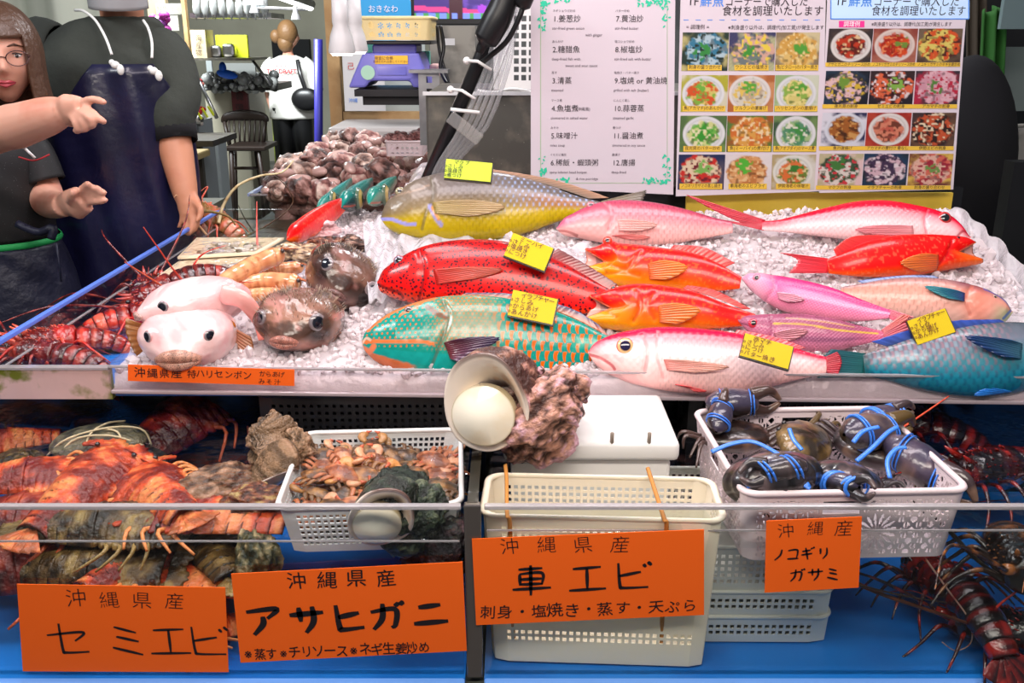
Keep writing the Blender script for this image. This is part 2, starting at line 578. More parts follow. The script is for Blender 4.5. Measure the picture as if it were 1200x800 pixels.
def front_tank(x0, x1, wz, name, label, side):
    t = thing(name, label, 'fish tank', loc=((x0 + x1) / 2, 1.3, FZ - .02))
    ox, oy, oz = t.location
    L = lambda g: g.xf(Matrix.Translation((-ox, -oy, -oz)))
    y0 = 1.083
    g = G(); g.box(((x0 + x1) / 2, y0, (FZ + RZ) / 2), (x1 - x0 - .004, .008, RZ - FZ)); mk('front_pane', L(g), m_glass, t, False)
    g = G(); g.box(((x0 + x1) / 2, y0, RZ), (x1 - x0 - .004, .010, .006)); mk('rim_strip', L(g), m_acr_edge, t, False, bevel=.0015)
    g = G(); g.box(((x0 + x1) / 2, 1.345, FZ - .006), (x1 - x0, .55, .012)); mk('blue_floor', L(g), m_blue, t, False)
    g = G(); g.box(((x0 + x1) / 2, 1.066, FZ - .009), (x1 - x0, .014, .018)); mk('blue_lip', L(g), m_blue_edge, t, False, bevel=.003)
    g = G(); g.box(((x0 + x1) / 2, 1.625, .78), (x1 - x0, .012, .24)); mk('back_panel', L(g), m_blk_w, t, False)
    # water line seen on the pane
    g = G(); g.box(((x0 + x1) / 2, y0 + .0045, wz), (x1 - x0 - .01, .002, .0022)); mk('water_line', L(g), m_acr_edge, t, False)
    return t


tl = front_tank(-1.25, DIVX - .004, .872, 'glass_tank', 'left front glass tank of slipper lobsters on a blue floor', 0)
tr = front_tank(DIVX + .022, 1.35, .888, 'glass_tank', 'right front glass tank holding the white baskets on a blue floor', 1)
g = G(); g.box((0, 0, 0), (.014, .54, .262))
g2 = G(); g2.box((0, -.272, 0), (.022, .012, .262))
dv = mk('tank_divider', g, glassy('smoked_divider', (.42, .40, .38), 1.5, .05, 1.4), smooth=False, loc=(DIVX + .009, 1.352, .80))
tag(dv, 'upright smoky divider between the two front tanks', 'divider')
mk('front_post', g2, mat('divider_post', (.07, .06, .055), .15, coat=1), dv, False, bevel=.002)
for nm, x0, x1, wz, lab in (('water', -1.25, DIVX - .004, .872, 'rippled clear water filling the left front tank'),
                            ('water', DIVX + .022, 1.35, .860, 'clear water filling the right front tank')):
    g = G(); nx, ny = 90, 50
    X, Y = np.meshgrid(np.linspace(x0 + .003, x1 - .003, nx), np.linspace(1.09, 1.615, ny), indexing='ij')
    Z = wz + .0022 * (fbm(X * 9, Y * 26, 3) - .5) * 2
    g.grid(np.stack([X, Y, Z], -1))
    tag(mk(nm, g, m_water), lab, 'water', kind='stuff')

# ---------------------------------------------------------------- acrylic fish tray with the crushed ice
TL, TR_ = -.685, 1.42
tray = thing('ice_tray', 'long clear acrylic tray filled with crushed ice under the fish', 'tray', loc=(.3, 1.45, .92))
Lt = Matrix.Translation((-.3, -1.45, -.92))
ang = math.atan(TRX)


def lipbox(g, x0, x1, dy, z0, z1, th):
    a = Vector((x0, Yf(x0) + dy, 0)); b = Vector((x1, Yf(x1) + dy, 0)); c = (a + b) / 2
    g.box((c.x, c.y, (z0 + z1) / 2), ((b - a).length, th, z1 - z0), R=Matrix.Rotation(ang, 4, 'Z'))


g = G(); lipbox(g, TL, TR_, 0, .925, .967, .006); mk('front_lip', g.xf(Lt), glassy('tray_acrylic', (.96, .93, .94), 1.49, .05, 1.0, haze=.03), tray, False)
g = G(); lipbox(g, TL, TR_, 0, .966, .969, .007); mk('lip_edge', g.xf(Lt), m_acr_edge, tray, False)
g = G(); lipbox(g, TL, TR_, .002, .919, .926, .012); mk('bottom_edge', g.xf(Lt), mat('tray_bottom_edge', (.42, .34, .36), .15, coat=.7), tray, False, bevel=.002)
g = G(); g.box((TL, (Yf(TL) + 2.0) / 2, .948), (.006, 2.0 - Yf(TL), .045)); mk('side_wall', g.xf(Lt), m_acr, tray, False)
g = G(); lipbox(g, TL, TR_, .28, .918, .924, .55); mk('tray_floor', g.xf(Lt), mat('tray_floor_white', (.7, .66, .68), .4), tray, False)


def surf(x, y):
    """height of the crushed ice"""
    d = y - (TRY0 + TRX * x)
    # fish side follows the display slope, the puffer side is flatter, the far left carries on to the back
    w = sm(-.36, -.16, x)
    zr = ice_z(x, y)
    zl = .962 + .125 * np.minimum(d, .62)
    z = w * zr + (1 - w) * zl
    z = np.where(d < .05, np.minimum(z, .958 + .3 * np.clip(d, 0, 1)), z)
    return z


def ice_height(x, y):
    z = surf(x, y) - .006 + .016 * (fbm(x * 16, y * 16, 3) - .5) + .008 * (vn(x * 60, y * 60) - .5)
    back = sm(2.02, 2.20, y) * sm(-.28, -.12, x)
    return z - back * .25 - .0 * x


g = G()
X, Y = np.meshgrid(np.linspace(TL + .004, .97, 300), np.linspace(0, 1, 150), indexing='ij')
Yy = Yf(X) + .005 + Y * (np.where(X < -.2, 2.62, 2.22) - Yf(X))
Xx = X + .19 * sm(1.8, 2.15, Yy) * np.clip((-.3 - X) / .38, 0, 1)
m_ice = mat('crushed_ice', (.97, .87, .89), .10, trans=.45, ior=1.31, bump=(80, .6, .004), coat=.4)
Z = ice_height(Xx, Yy)
Z = np.where(Y < .004, .926, Z)
g.grid(np.stack([Xx, Yy, Z], -1))
ice = mk('crushed_ice', g, m_ice)
tag(ice, 'sloping bed of crushed ice under all the fish', 'ice', kind='stuff')

# loose lumps of ice lying all over the bed (one heap nobody could count)
rr = np.random.RandomState(3)
g = G()
bm = bmesh.new(); bmesh.ops.create_icosphere(bm, subdivisions=1, radius=1.0)
IV = np.array([v.co[:] for v in bm.verts]); IFc = [tuple(v.index for v in f.verts) for f in bm.faces]; bm.free()
Pn = []
for i in range(9000):
    x = rr.uniform(TL + .01, .96); u = rr.rand()
    y = Yf(x) + .012 + u ** 1.15 * ((2.6 if x < -.28 else 2.08) - Yf(x))
    if x < TL + .01 + .19 * float(sm(1.8, 2.15, y)): continue
    s = rr.uniform(.004, .0085) * (1.5 if rr.rand() < .15 else 1)
    z = float(ice_height(np.array(x), np.array(y))) + rr.uniform(-.2, .9) * s
    Pn.append((x, y, z, s))
for x, y, z, s in Pn:
    q = IV * s * rr.uniform(.55, 1.25, (1, 3)) * rr.uniform(.72, 1.15, (12, 1))
    a = rr.uniform(0, 6.28); ca, sa = math.cos(a), math.sin(a)
    q = q @ np.array([[ca, -sa, 0], [sa, ca, 0], [0, 0, 1]]).T
    g.add(q + (x, y, z), IFc)
lumps = mk('ice_lumps', g, m_ice, ice, False)
lumps['kind'] = 'stuff'

# clear plastic sheet edge sticking up around the ice (left of the grouper and at the right end)
m_film = mat('plastic_film', (.80, .76, .80), .18, coat=.8, alpha=.5, bump=(60, 1.0, .01))
for nm, lab, pts, seed in (('plastic_sheet', 'crumpled clear plastic sheet beside the grey-yellow parrotfish head', [(420, 255, -.01), (450, 270, .0), (520, 285, .0), (640, 300, .0)], 1),
                           ('plastic_sheet', 'crumpled white plastic bag at the right end of the ice', [(1085, 330, .0), (1130, 330, .02), (1168, 330, .02), (1176, 350, 0)], 2)):
    P = []
    top = []
    n = 60
    g = G()
    if seed == 1:
        A = [onice(*p) for p in [(425, 262, .004), (470, 262, .004), (560, 285, .004), (690, 292, .004)]]
        Bq = [onice(*p) for p in [(432, 352, .004), (470, 352, .006), (560, 330, .004), (690, 330, .004)]]
        for i in range(n):
            t = i / (n - 1); k = t * 3; j = min(int(k), 2); f = k - j
            a = A[j].lerp(A[j + 1], f); b = Bq[j].lerp(Bq[j + 1], f)
            P.append([a.lerp(b, v / 29) + Vector((0, 0, .018 * (mnoise.noise(a.lerp(b, v / 29) * 22) + .35) + .006 * math.sin(i * .9 + v * .35))) for v in range(30)])
    else:
        A = [Vector(p) for p in [(.84, 1.98, 1.10), (.93, 1.96, 1.085), (.97, 1.88, 1.075), (.98, 1.75, 1.05), (.98, 1.62, 1.02)]]
        Bq = [a + Vector(d) for a, d in zip(A, [(.02, .02, .01), (.015, .03, .070), (.01, .02, .045), (.015, .01, .02), (.01, 0, .0)])]
        C0 = [a + Vector((-.14, -.03, -.02)) for a in A]
        for i in range(n):
            t = i / (n - 1); k = t * 4; j = min(int(k), 3); f = k - j
            a = A[j].lerp(A[j + 1], f); b = Bq[j].lerp(Bq[j + 1], f); c = C0[j].lerp(C0[j + 1], f)
            row = []
            for v in range(30):
                u = v / 29
                p = (c.lerp(a, u * 2) if u < .5 else a.lerp(b, u * 2 - 1))
                p = p + Vector((math.sin(i * .8) * .004, math.cos(i * .8 + v * .2) * .006, .012 * mnoise.noise(p * 30)))
                row.append(p)
            P.append(row)
    g.grid(np.array([[tuple(p) for p in r] for r in P]))
    tag(mk(nm, g, m_film, solid=.0008), lab, 'plastic sheet')

# ---------------------------------------------------------------- the side tank of spiny lobsters with the blue-edged pane
SX = -.88
st = thing('glass_tank', 'low side tank of red spiny lobsters with a blue-edged glass', 'fish tank', loc=(SX, 2.0, .90))
Ls = Matrix.Translation((-SX, -2.0, -.90))
g = G(); g.box((SX, 2.16, .955), (.008, 1.36, .09)); mk('side_pane', g.xf(Ls), m_glass, st, False)
g = G(); g.box((SX, 2.16, 1.002), (.011, 1.36, .009)); mk('blue_edge', g.xf(Ls), mat('cobalt_edge', srgb(95, 130, 225), .3), st, False, bevel=.002)
g = G(); g.box((SX + .006, 2.16, .960), (.004, 1.30, .0025)); mk('water_line', g.xf(Ls), m_acr_edge, st, False)
g = G(); g.box((SX + .30, 1.87, .912), (.62, .70, .01)); mk('blue_floor', g.xf(Ls), m_blue, st, False)
g = G(); g.box((SX + .30, 2.67, .912), (.62, .88, .01)); mk('brown_floor', g.xf(Ls), mat('tank_floor_brown', srgb(70, 56, 40), .4), st, False)
g = G(); g.box(((SX + TL) / 2 - .35, 1.508, .936), (TL - SX + .7, .012, .056))
mk('front_wall', g.xf(Ls), mat('algae_ledge', srgb(205, 170, 165), .4, bump=(30, .4, .003), vary=(13, srgb(105, 110, 25), .52, .60)), st, False)
g = G(); g.box(((SX + TL) / 2 - .35, 1.508, .9635), (TL - SX + .7, .016, .004)); mk('front_rim', g.xf(Ls), m_acr_edge, st, False)
g = G(); g.box((-.6, 2.84, .955), (.56, .008, .09)); mk('end_pane', g.xf(Ls), m_glass, st, False)
g = G()
X, Y = np.meshgrid(np.linspace(SX + .005, TL - .004, 30), np.linspace(1.515, 2.83, 60), indexing='ij')
g.grid(np.stack([X, Y, .945 + .002 * fbm(X * 30, Y * 30, 2)], -1))
tag(mk('water', g, m_water), 'shallow water over the spiny lobsters in the side tank', 'water', kind='stuff')

# far side tank of shells
ft = thing('shell_tank', 'long far tank heaped with shells in front of the pale box', 'fish tank', loc=(-.6, 3.8, .9))
Lf = Matrix.Translation((.6, -3.8, -.9))
c0 = atZ(292, 228, 1.0); c1 = atZ(381, 176, 1.0)
g = G()
for z0, z1, th, gg in ((.88, .997, .008, 0),):
    a = Vector((c0.x, c0.y, 0)); b = Vector((c1.x, c1.y, 0)); an = math.atan2(b.y - a.y, b.x - a.x); c = (a + b) / 2
    g.box((c.x, c.y, (z0 + z1) / 2), ((b - a).length, th, z1 - z0), R=Matrix.Rotation(an, 4, 'Z'))
mk('side_pane', g.xf(Lf), m_glass, ft, False)
g = G(); g.box((c.x, c.y, .999), ((b - a).length, .012, .010), R=Matrix.Rotation(an, 4, 'Z')); mk('rim_strip', g.xf(Lf), mat('pale_blue_edge', srgb(160, 175, 215), .3), ft, False)
g = G(); g.box((-.52, c0.y, .94), (.70, .008, .118)); mk('front_pane', g.xf(Lf), m_glass, ft, False)
g = G(); g.box((-.52, c0.y, 1.0), (.70, .010, .006)); mk('front_rim', g.xf(Lf), m_acr_edge, ft, False)
g = G(); g.box((-.45, 3.9, .885), (.86, 1.6, .01)); mk('tank_floor', g.xf(Lf), mat('tank_floor_brown', srgb(105, 80, 68), .4), ft, False)

# ---------------------------------------------------------------- steel cabinet and boards behind the ice
g = G(); g.box((.34, 2.60, 1.02), (1.10, .5, .70))
sb = mk('steel_cabinet', g, m_dsteel, smooth=False, bevel=.006); tag(sb, 'stained dark steel cabinet behind the yellow-bellied parrotfish', 'cabinet')
g = G(); g.box((.34, 2.34, 1.369), (1.11, .012, .008)); mk('pale_top_edge', g, mat('pale_edge', (.62, .62, .62), .4), sb, False)
g = G(); g.box((.50, 2.30, .90), (1.2, .02, .5)); tag(mk('back_board', g, m_blk_w, smooth=False), 'dark board closing the back of the ice tray', 'panel')
g = G(); pbox(g, 805, 226, 1112, 262, 2.165, .012)
tag(mk('yellow_board', g, mat('yellow_board', srgb(238, 205, 80), .45, vary=(6, srgb(225, 190, 60), .4, .6)), smooth=False), 'yellow board strip under the picture menus', 'board')
# ================================================================ fish
def poly_d(X, Z, P):
    """distance from points to a polyline"""
    D = np.full(X.shape, 9.0)
    for a, b in zip(P[:-1], P[1:]):
        d = b - a; L = d.dot(d) + 1e-12
        t = np.clip(((X - a[0]) * d[0] + (Z - a[1]) * d[1]) / L, 0, 1)
        D = np.minimum(D, np.hypot(X - a[0] - t * d[0], Z - a[1] - t * d[1]))
    return D


def lattice(x, z, px, pz):
    """staggered scale lattice: returns offsets inside the cell, -0.5..0.5"""
    r = np.floor(z / pz); fx = x / px + .5 * (r % 2)
    return fx - np.floor(fx) - .5, z / pz - r - .5


def fish(name, label, head, tail, top, bot, colour, eye=None, paint=(), fins=(), tilt=62, h=.022, tf=.5, lips=None, gloss=.27, scl=None,
         group=None, n=260, m=84, speck=None, taper=.4, hh=None, cat='fish', eyeout=.9, vary=None, tailh=None, coat=.28, place=None):
    place = place or onice
    H = place(head[0], head[1], h); T = place(tail[0], tail[1], h if tailh is None else tailh)
    ax = (T - H).normalized()
    a = math.radians(tilt)
    D = Vector((0, math.cos(a), math.sin(a))); D = (D - ax * D.dot(ax)).normalized()
    Nn = ax.cross(D)                       # lateral
    view = Vector((0, 0, CAMZ)) - H
    s_ = 1
    if Nn.dot(view) < 0: Nn = -Nn; s_ = -1
    # local axes: x along body, z dorsal, -y toward the viewer
    M = Matrix(((ax.x, -Nn.x, D.x, H.x), (ax.y, -Nn.y, D.y, H.y), (ax.z, -Nn.z, D.z, H.z), (0, 0, 0, 1)))
    root = thing(name, label, cat, M=M, group=group)

    def loc(p):
        q = onplane(p[0], p[1], Nn, Nn.dot(H)) - H
        return np.array([q.dot(ax), q.dot(D)])
    tp = np.array([loc(p) for p in top]); bp = np.array([loc(p) for p in bot])
    L = loc(tail)[0]
    k = np.linspace(0, 1, n)
    s = (k ** 1.6 * .5 + k * .5) if not lips else k
    xs = s * L
    if lips is None:
        tp = np.vstack([[0, 0], tp]); bp = np.vstack([[0, 0], bp])
    tp = tp[np.argsort(tp[:, 0])]; bp = bp[np.argsort(bp[:, 0])]
    tp = tp[np.r_[True, np.diff(tp[:, 0]) > 1e-4]]; bp = bp[np.r_[True, np.diff(bp[:, 0]) > 1e-4]]
    x0 = 0
    if lips: x0 = 0
    zt = spl(xs, tp[:, 0], tp[:, 1]); zb = spl(xs, bp[:, 0], bp[:, 1])
    if lips is None:
        rnd = np.sqrt(np.clip(s / .03, 0, 1))
    zt = np.maximum(zt, zb + .004)
    th = np.linspace(0, 2 * math.pi, m, endpoint=False) + math.pi / 2
    S, TH = np.meshgrid(s, th, indexing='ij')
    C = ((zt + zb) / 2)[:, None]; Hh = ((zt - zb) / 2)[:, None]
    hm = Hh.max()
    wid = tf * (Hh * .6 + .4 * hm * np.clip(S * 7, 0, 1) ** .5) * (1 - taper * sm(.35, 1, S)) * (1 - .75 * sm(.72, 1.0, S) * .8)
    if lips is None: wid = wid * np.clip(S / .05, 0.15, 1) ** .5
    X = S * L; Z = C + Hh * np.sin(TH)
    Y = -wid * np.sign(np.cos(TH)) * np.abs(np.cos(TH)) ** .85
    tt = np.sin(TH)
    near = (np.cos(TH) > 0)
    if lips:
        up, lo = loc(lips[0]), loc(lips[1])
        sh = up[0] * (tt + 1) / 2 + lo[0] * (1 - tt) / 2
        X = X + sh * (1 - sm(0, .22, S))
        X = X + (.15 * L) * np.clip(1 - np.abs(tt - .05) / .75, 0, 1) * (1 - sm(0, .30, S)) * np.where(near, 1, .15)
    col = colour(S, tt, X, Z, near, L)
    lum = col.mean(-1, keepdims=True); col = np.clip(lum + (col - lum) * 1.22, 0.004, 1) * .93
    for P in paint:
        pl = np.array([loc(p) for p in P[0]]); 
        if len(pl) > 2: pl = smoothpath(np.c_[pl, np.zeros(len(pl))], 24)[:, :2]
        d = poly_d(X, Z, pl)
        f = (1 - sm(P[1] * .5, P[1], d)) * (P[3] if len(P) > 3 else 1) * near
        col = mixc(col, P[2], f)
        if len(P) > 4: Y = Y + P[4] * np.exp(-(d / (P[1] * 1.6)) ** 2) * near
    g = G()
    PP = np.stack([X, Y, Z], -1)
    g.grid(PP, cv=True, col=col)
    g.UV = np.stack([X.ravel(), (np.where(near, 1, -1) * (Z + 1)).ravel()], 1)
    if not lips:
        g.F.append(tuple(range(m))); g.MI.append(0)
    g.F.append(tuple((n - 1) * m + i for i in reversed(range(m)))); g.MI.append(0)
    ms = mat(name + '_skin_' + str(len(MATS)), rough=gloss, vcol=True, coat=coat, scales=scl, speck=speck, vary=vary, spec=.4)
    mk('body', g, ms, root)
    if lips:
        q = G(); ks = np.linspace(0, 1, 14)
        ring = PP[0]
        c0 = ring.mean(0)
        rows = []
        for kk in ks:
            r = ring + (c0 - ring) * (.08 + .7 * kk ** 1.5)
            r = r + np.array([kk * .13 * L, 0, 0]); rows.append(r)
        rows.insert(0, ring + np.array([-.003, 0, 0]) + (c0 - ring) * .04)
        rows.insert(0, ring)
        cc = np.zeros((len(rows), m, 3)) + np.array([.85, .42, .36]); cc[:2] = (.8, .16, .05)
        cc[8:] *= .55
        q.grid(np.array(rows), cv=True, col=cc)
        mk('mouth_lining', q, mat('mouth_flesh', rough=.25, vcol=True, coat=.6), root)

    def surf_y(x, z):
        i = np.argmin(abs(xs - x)); c = (zt[i] + zb[i]) / 2; hh_ = (zt[i] - zb[i]) / 2
        t = np.clip((z - c) / hh_, -.98, .98)
        return -float(wid[i, 0]) * (1 - t * t) ** .42
    if eye:
        (ex, ez), er, cols = loc(eye[0]), eye[1], eye[2]
        # eye: pupil, iris, rim
        y = surf_y(ex, ez) * eyeout
        er = er * (loc((eye[0][0] + 1, eye[0][1])) - loc(eye[0]))[0].__abs__()
        e = G(); nv = 18; nu = 28
        a_ = np.linspace(0, math.pi / 2, nv); b_ = np.linspace(0, 2 * math.pi, nu, endpoint=False)
        A, B_ = np.meshgrid(a_, b_, indexing='ij')
        ey = np.stack([np.sin(A) * np.cos(B_) * er, -np.cos(A) * er * .55, np.sin(A) * np.sin(B_) * er], -1)
        rr_ = np.sin(A)
        cc = full(cols[1], A)
        cc = mixc(cc, cols[0], 1 - sm(cols[3] - .05, cols[3] + .05, rr_))
        cc = mixc(cc, cols[2], sm(.82, .9, rr_))
        ey = ey + np.array([ex, y + .001, ez])
        e.grid(ey, cv=True, col=cc)
        mk('eye', e, mat('wet_eye', rough=.06, vcol=True, coat=1), root)
    for F in fins:
        fn, base, tip, c0, c1, out = F[:6]
        nr = F[6] if len(F) > 6 else 14
        bl = smoothpath(np.array([[*loc(p), 0] for p in base]), 40)[:, :2]; tl_ = smoothpath(np.array([[*loc(p), 0] for p in tip]), 40)[:, :2]
        v = np.linspace(0, 1, 14)
        u = np.linspace(0, 1, 40)[:, None]
        ve = v[None, :] * (1 - (.34 if out else .06) * np.abs(2 * u - 1) ** 2.5 + .02 * np.sin(u * 60))
        Pq = bl[:, None, :] * (1 - ve)[..., None] + tl_[:, None, :] * ve[..., None]
        if out:
            yb = np.array([surf_y(p[0], p[1]) for p in bl])[:, None] + .001
            yy = yb - out * np.sin(v * 2.2)[None, :] - .002
        else:
            yy = np.zeros((40, 14)) - .001
        ray_ = np.sin(u * nr * 2 * math.pi)
        yy = yy + .0011 * ray_ * v[None, :] ** .4
        cc = mixc(full(c0, yy), c1, np.broadcast_to(v[None, :] ** .8, yy.shape))
        cc = cc * (1 - .28 * (ray_ < -.2) * np.ones_like(yy))[..., None]
        q = G(); q.grid(np.stack([Pq[..., 0], yy, Pq[..., 1]], -1), col=cc)
        mk(fn, q, mat('fin_skin', rough=.3, vcol=True, coat=.6), root, solid=.0014)
    return root


R_ = lambda *a: np.array(srgb(*a))


def ramp(t, stops):
    """t -> colour through (position, colour) stops"""
    t = np.asarray(t); out = full(stops[0][1], t)
    for (a, ca), (b, cb) in zip(stops[:-1], stops[1:]):
        out = np.where((t >= a)[..., None], mixc(ca, cb, np.clip((t - a) / (b - a), 0, 1)), out)
    return out


BLK = (.01, .01, .012)

# ---- 1 dark-backed parrotfish with the yellow belly
def c_dark(S, t, X, Z, near, L):
    c = ramp(t, [(-1, R_(185, 165, 60)), (-.45, R_(188, 164, 62)), (-.1, R_(140, 120, 82)), (.3, R_(122, 112, 105)), (1, R_(98, 92, 92))])
    c = mixc(c, R_(120, 106, 84), (1 - sm(.05, .35, S)) * sm(-.6, 0, t) * .6)
    c = mixc(c, R_(190, 125, 95), sm(.55, .8, S) * (1 - sm(.1, .5, abs(t))) * .45)
    fx, fz = lattice(X, Z, .0135, .010)
    sp = (1 - sm(.08, .2, abs(fx))) * (1 - sm(.15, .36, abs(fz))) * sm(.45, .62, S) * sm(-.55, -.1, t)
    c = mixc(c, R_(165, 185, 225), sp * .8)
    fx2 = np.abs(fx)
    c = c * (1 - .22 * sm(.36, .5, fx2) * sm(.28, .4, S))[..., None]
    return c * (1 + .25 * (fbm(X * 40, Z * 60) - .5))[..., None]


fish('parrotfish', 'large parrotfish with grey back and yellow belly at the back of the ice', (446, 256), (706, 242),
     [(450, 243), (462, 230), (480, 215), (505, 206), (545, 201), (590, 204), (640, 217), (680, 231), (706, 237)],
     [(450, 262), (465, 273), (490, 279), (530, 283), (580, 281), (625, 270), (665, 256), (706, 248)], c_dark,
     eye=((469, 227), 6.0, (BLK, R_(150, 140, 110), R_(120, 112, 95), .42)), h=.04, tf=.5, scl=(90, .5, .0016), gloss=.3,
     paint=[([(447, 257), (460, 260), (475, 266), (487, 267)], .0045, R_(150, 150, 225), .9), ([(505, 212), (508, 235), (500, 255), (495, 272)], .004, R_(90, 82, 62), .6, .0022),
            ([(504, 248), (512, 262), (517, 268)], .006, R_(150, 150, 210), .9), ([(507, 250), (514, 262)], .004, R_(215, 140, 30), .9),
            ([(465, 232), (490, 228), (503, 222)], .003, R_(165, 140, 120), .6)],
     fins=[('pectoral_fin', [(507, 244), (510, 256)], [(570, 240), (590, 250), (562, 262)], R_(165, 142, 72), R_(195, 165, 120), .004, 9),
           ('dorsal_fin', [(560, 203), (630, 214), (690, 233)], [(575, 198), (650, 211), (715, 232)], R_(115, 100, 85), R_(175, 130, 100), 0, 20),
           ('tail_fin', [(704, 236), (706, 248)], [(760, 222), (752, 240), (762, 262)], R_(140, 120, 80), R_(120, 110, 100), 0, 12)])

# ---- 2 red spotted grouper
def c_grp(S, t, X, Z, near, L):
    c = ramp(t, [(-1, R_(240, 95, 70)), (-.5, R_(232, 52, 40)), (.1, R_(214, 26, 34)), (1, R_(165, 22, 36))])
    c = mixc(c, R_(236, 80, 52), (1 - sm(.0, .3, S)) * (1 - sm(-.6, .1, t)) * .7)
    c = c * (1 + .30 * (fbm(X * 30, Z * 40) - .5))[..., None]
    fx, fz = lattice(X + .0012 * fbm(X * 200, Z * 200), Z + .0015 * (vn(X * 160, Z * 160) - .5), .0092, .0078)
    k = (fx * .0092) ** 2 + (fz * .0078) ** 2
    sz = .0014 + .0004 * vn(X * 90, Z * 90)
    return c


fish('grouper', 'large bright red grouper covered in small dark spots', (442, 331), (724, 352),
     [(446, 322), (458, 310), (472, 301), (492, 291), (520, 284), (555, 281), (600, 285), (640, 298), (675, 316), (705, 334), (724, 343)],
     [(444, 338), (452, 345), (475, 353), (510, 359), (560, 366), (610, 370), (660, 370), (700, 365), (724, 360)], c_grp,
     eye=((470, 308), 6.6, (BLK, R_(120, 110, 130), R_(215, 40, 38), .5)), h=.035, tf=.55, n=300, m=100, gloss=.28, speck=(160, R_(80, 10, 28), .30),
     paint=[([(443, 333), (455, 340), (470, 345), (474, 350)], .0035, R_(110, 10, 16), .8, .002), ([(494, 296), (500, 315), (499, 338), (492, 355)], .0035, R_(130, 14, 20), .7, .003),
            ([(444, 338), (458, 346), (470, 351)], .005, R_(235, 110, 90), .6)],
     fins=[('pectoral_fin', [(512, 322), (516, 338)], [(575, 318), (592, 322), (580, 330)], R_(205, 35, 30), R_(225, 95, 70), .006, 10),
           ('dorsal_fin', [(640, 299), (675, 317), (715, 341)], [(655, 291), (692, 313), (724, 333)], R_(165, 20, 30), R_(110, 20, 35), 0, 18),
           ('tail_fin', [(722, 344), (724, 360)], [(775, 340), (770, 358), (775, 380)], R_(190, 25, 30), R_(150, 20, 30), 0, 12)])

# ---- 3 teal and orange parrotfish
def c_teal(S, t, X, Z, near, L):
    teal = full(R_(8, 140, 126), S); org = R_(226, 112, 48)
    jx = .003 * (fbm(X * 70, Z * 70) - .5)
    fx, fz = lattice(X + jx, Z + jx, .0150, .0165)
    w = .10 + .15 * (fz + .5)
    bars = (1 - sm(w * .8, w * 1.25, abs(fx + .12 * np.cos(fz * 3.1)))) * sm(.44, .58, S) * (1 - sm(.6, .95, t))
    c = mixc(teal, org, bars * .95)
    mid = sm(.26, .34, S) * (1 - sm(.46, .60, S)) * sm(-.45, -.1, t)
    c = mixc(c, R_(120, 138, 110), mid * .8)
    fx3, fz3 = lattice(X + .002 * fbm(X * 90, Z * 90), Z + .0035 * fbm(X * 80, Z * 80), .0075, .0062)
    wig = (1 - sm(.2, .34, np.hypot(fx3 * .9, fz3)))
    c = mixc(c, R_(205, 115, 60), wig * sm(.22, .32, S) * (1 - sm(.46, .58, S)) * sm(-.42, -.2, t) * .75)
    fx2, fz2 = lattice(X, Z, .0098, .0075)
    dots = (1 - sm(.14, .24, np.hypot(fx2, fz2))) * (1 - sm(.22, .27, S)) * sm(-.36, -.28, t)
    c = mixc(c, org, dots * .95)
    c = mixc(c, R_(0, 150, 142), (1 - sm(-.42, -.38, t)) * (1 - sm(.33, .4, S)))
    c = mixc(c, R_(205, 120, 90), (1 - sm(-.72, -.66, t + .15 * (fbm(X * 40, Z * 40) - .5))) * (1 - sm(.2, .24, S)))
    c = mixc(c, R_(170, 178, 160), sm(.3, .4, S) * (1 - sm(.50, .62, S)) * (1 - sm(.0, .45, abs(t - .25))) * .45)  # silver sheen of the mid flank, painted into the colour
    c = mixc(c, R_(120, 190, 165), sm(.78, .86, S) * (1 - sm(.9, .95, S)) * (vn(X * 180, Z * 180) > .45) * (1 - sm(.0, .5, abs(t))) * .5)
    return c * (1 + .2 * (fbm(X * 60, Z * 80) - .5))[..., None]


fish('parrotfish', 'teal parrotfish with orange scale bars in the front row', (424, 401), (722, 404),
     [(426, 394), (434, 384), (450, 371), (475, 359), (505, 350), (545, 346), (590, 349), (640, 361), (680, 377), (708, 392), (722, 398)],
     [(426, 407), (434, 418), (452, 430), (480, 441), (520, 449), (570, 452), (620, 449), (665, 438), (700, 420), (722, 410)], c_teal,
     eye=((481, 367), 5.6, (BLK, R_(150, 120, 120), R_(30, 90, 80), .5)), h=.008, tf=.5, n=560, m=170, scl=(62, .5, .0016), gloss=.22,
     paint=[([(425, 401), (440, 402), (470, 404), (495, 404), (510, 407)], .0042, R_(230, 115, 55), .95), ([(432, 388), (455, 372), (480, 360), (510, 352)], .004, R_(226, 120, 60), .9),
            ([(472, 372), (490, 362), (498, 356)], .003, R_(226, 120, 60), .8),
            ([(425, 402), (430, 397), (436, 400)], .003, R_(225, 190, 165), .9), ([(426, 409), (434, 413), (440, 408)], .007, R_(228, 120, 75), .95),
            ([(520, 356), (528, 375), (522, 398), (514, 418), (505, 438)], .0035, R_(80, 90, 70), .6, .003),
            ([(503, 363), (515, 372), (524, 376)], .006, R_(120, 60, 50), .7)],
     fins=[('pectoral_fin', [(523, 406), (530, 424)], [(565, 399), (587, 401), (575, 412), (548, 434)], R_(120, 50, 55), R_(34, 22, 75), .012, 10),
           ('dorsal_fin', [(540, 346), (600, 351), (660, 368), (712, 393)], [(548, 343), (606, 345), (668, 361), (700, 379)], R_(215, 110, 50), R_(20, 60, 110), 0, 26),
           ('tail_fin', [(720, 398), (722, 410)], [(760, 392), (755, 404), (760, 420)], R_(20, 130, 120), R_(30, 60, 110), 0, 12)])

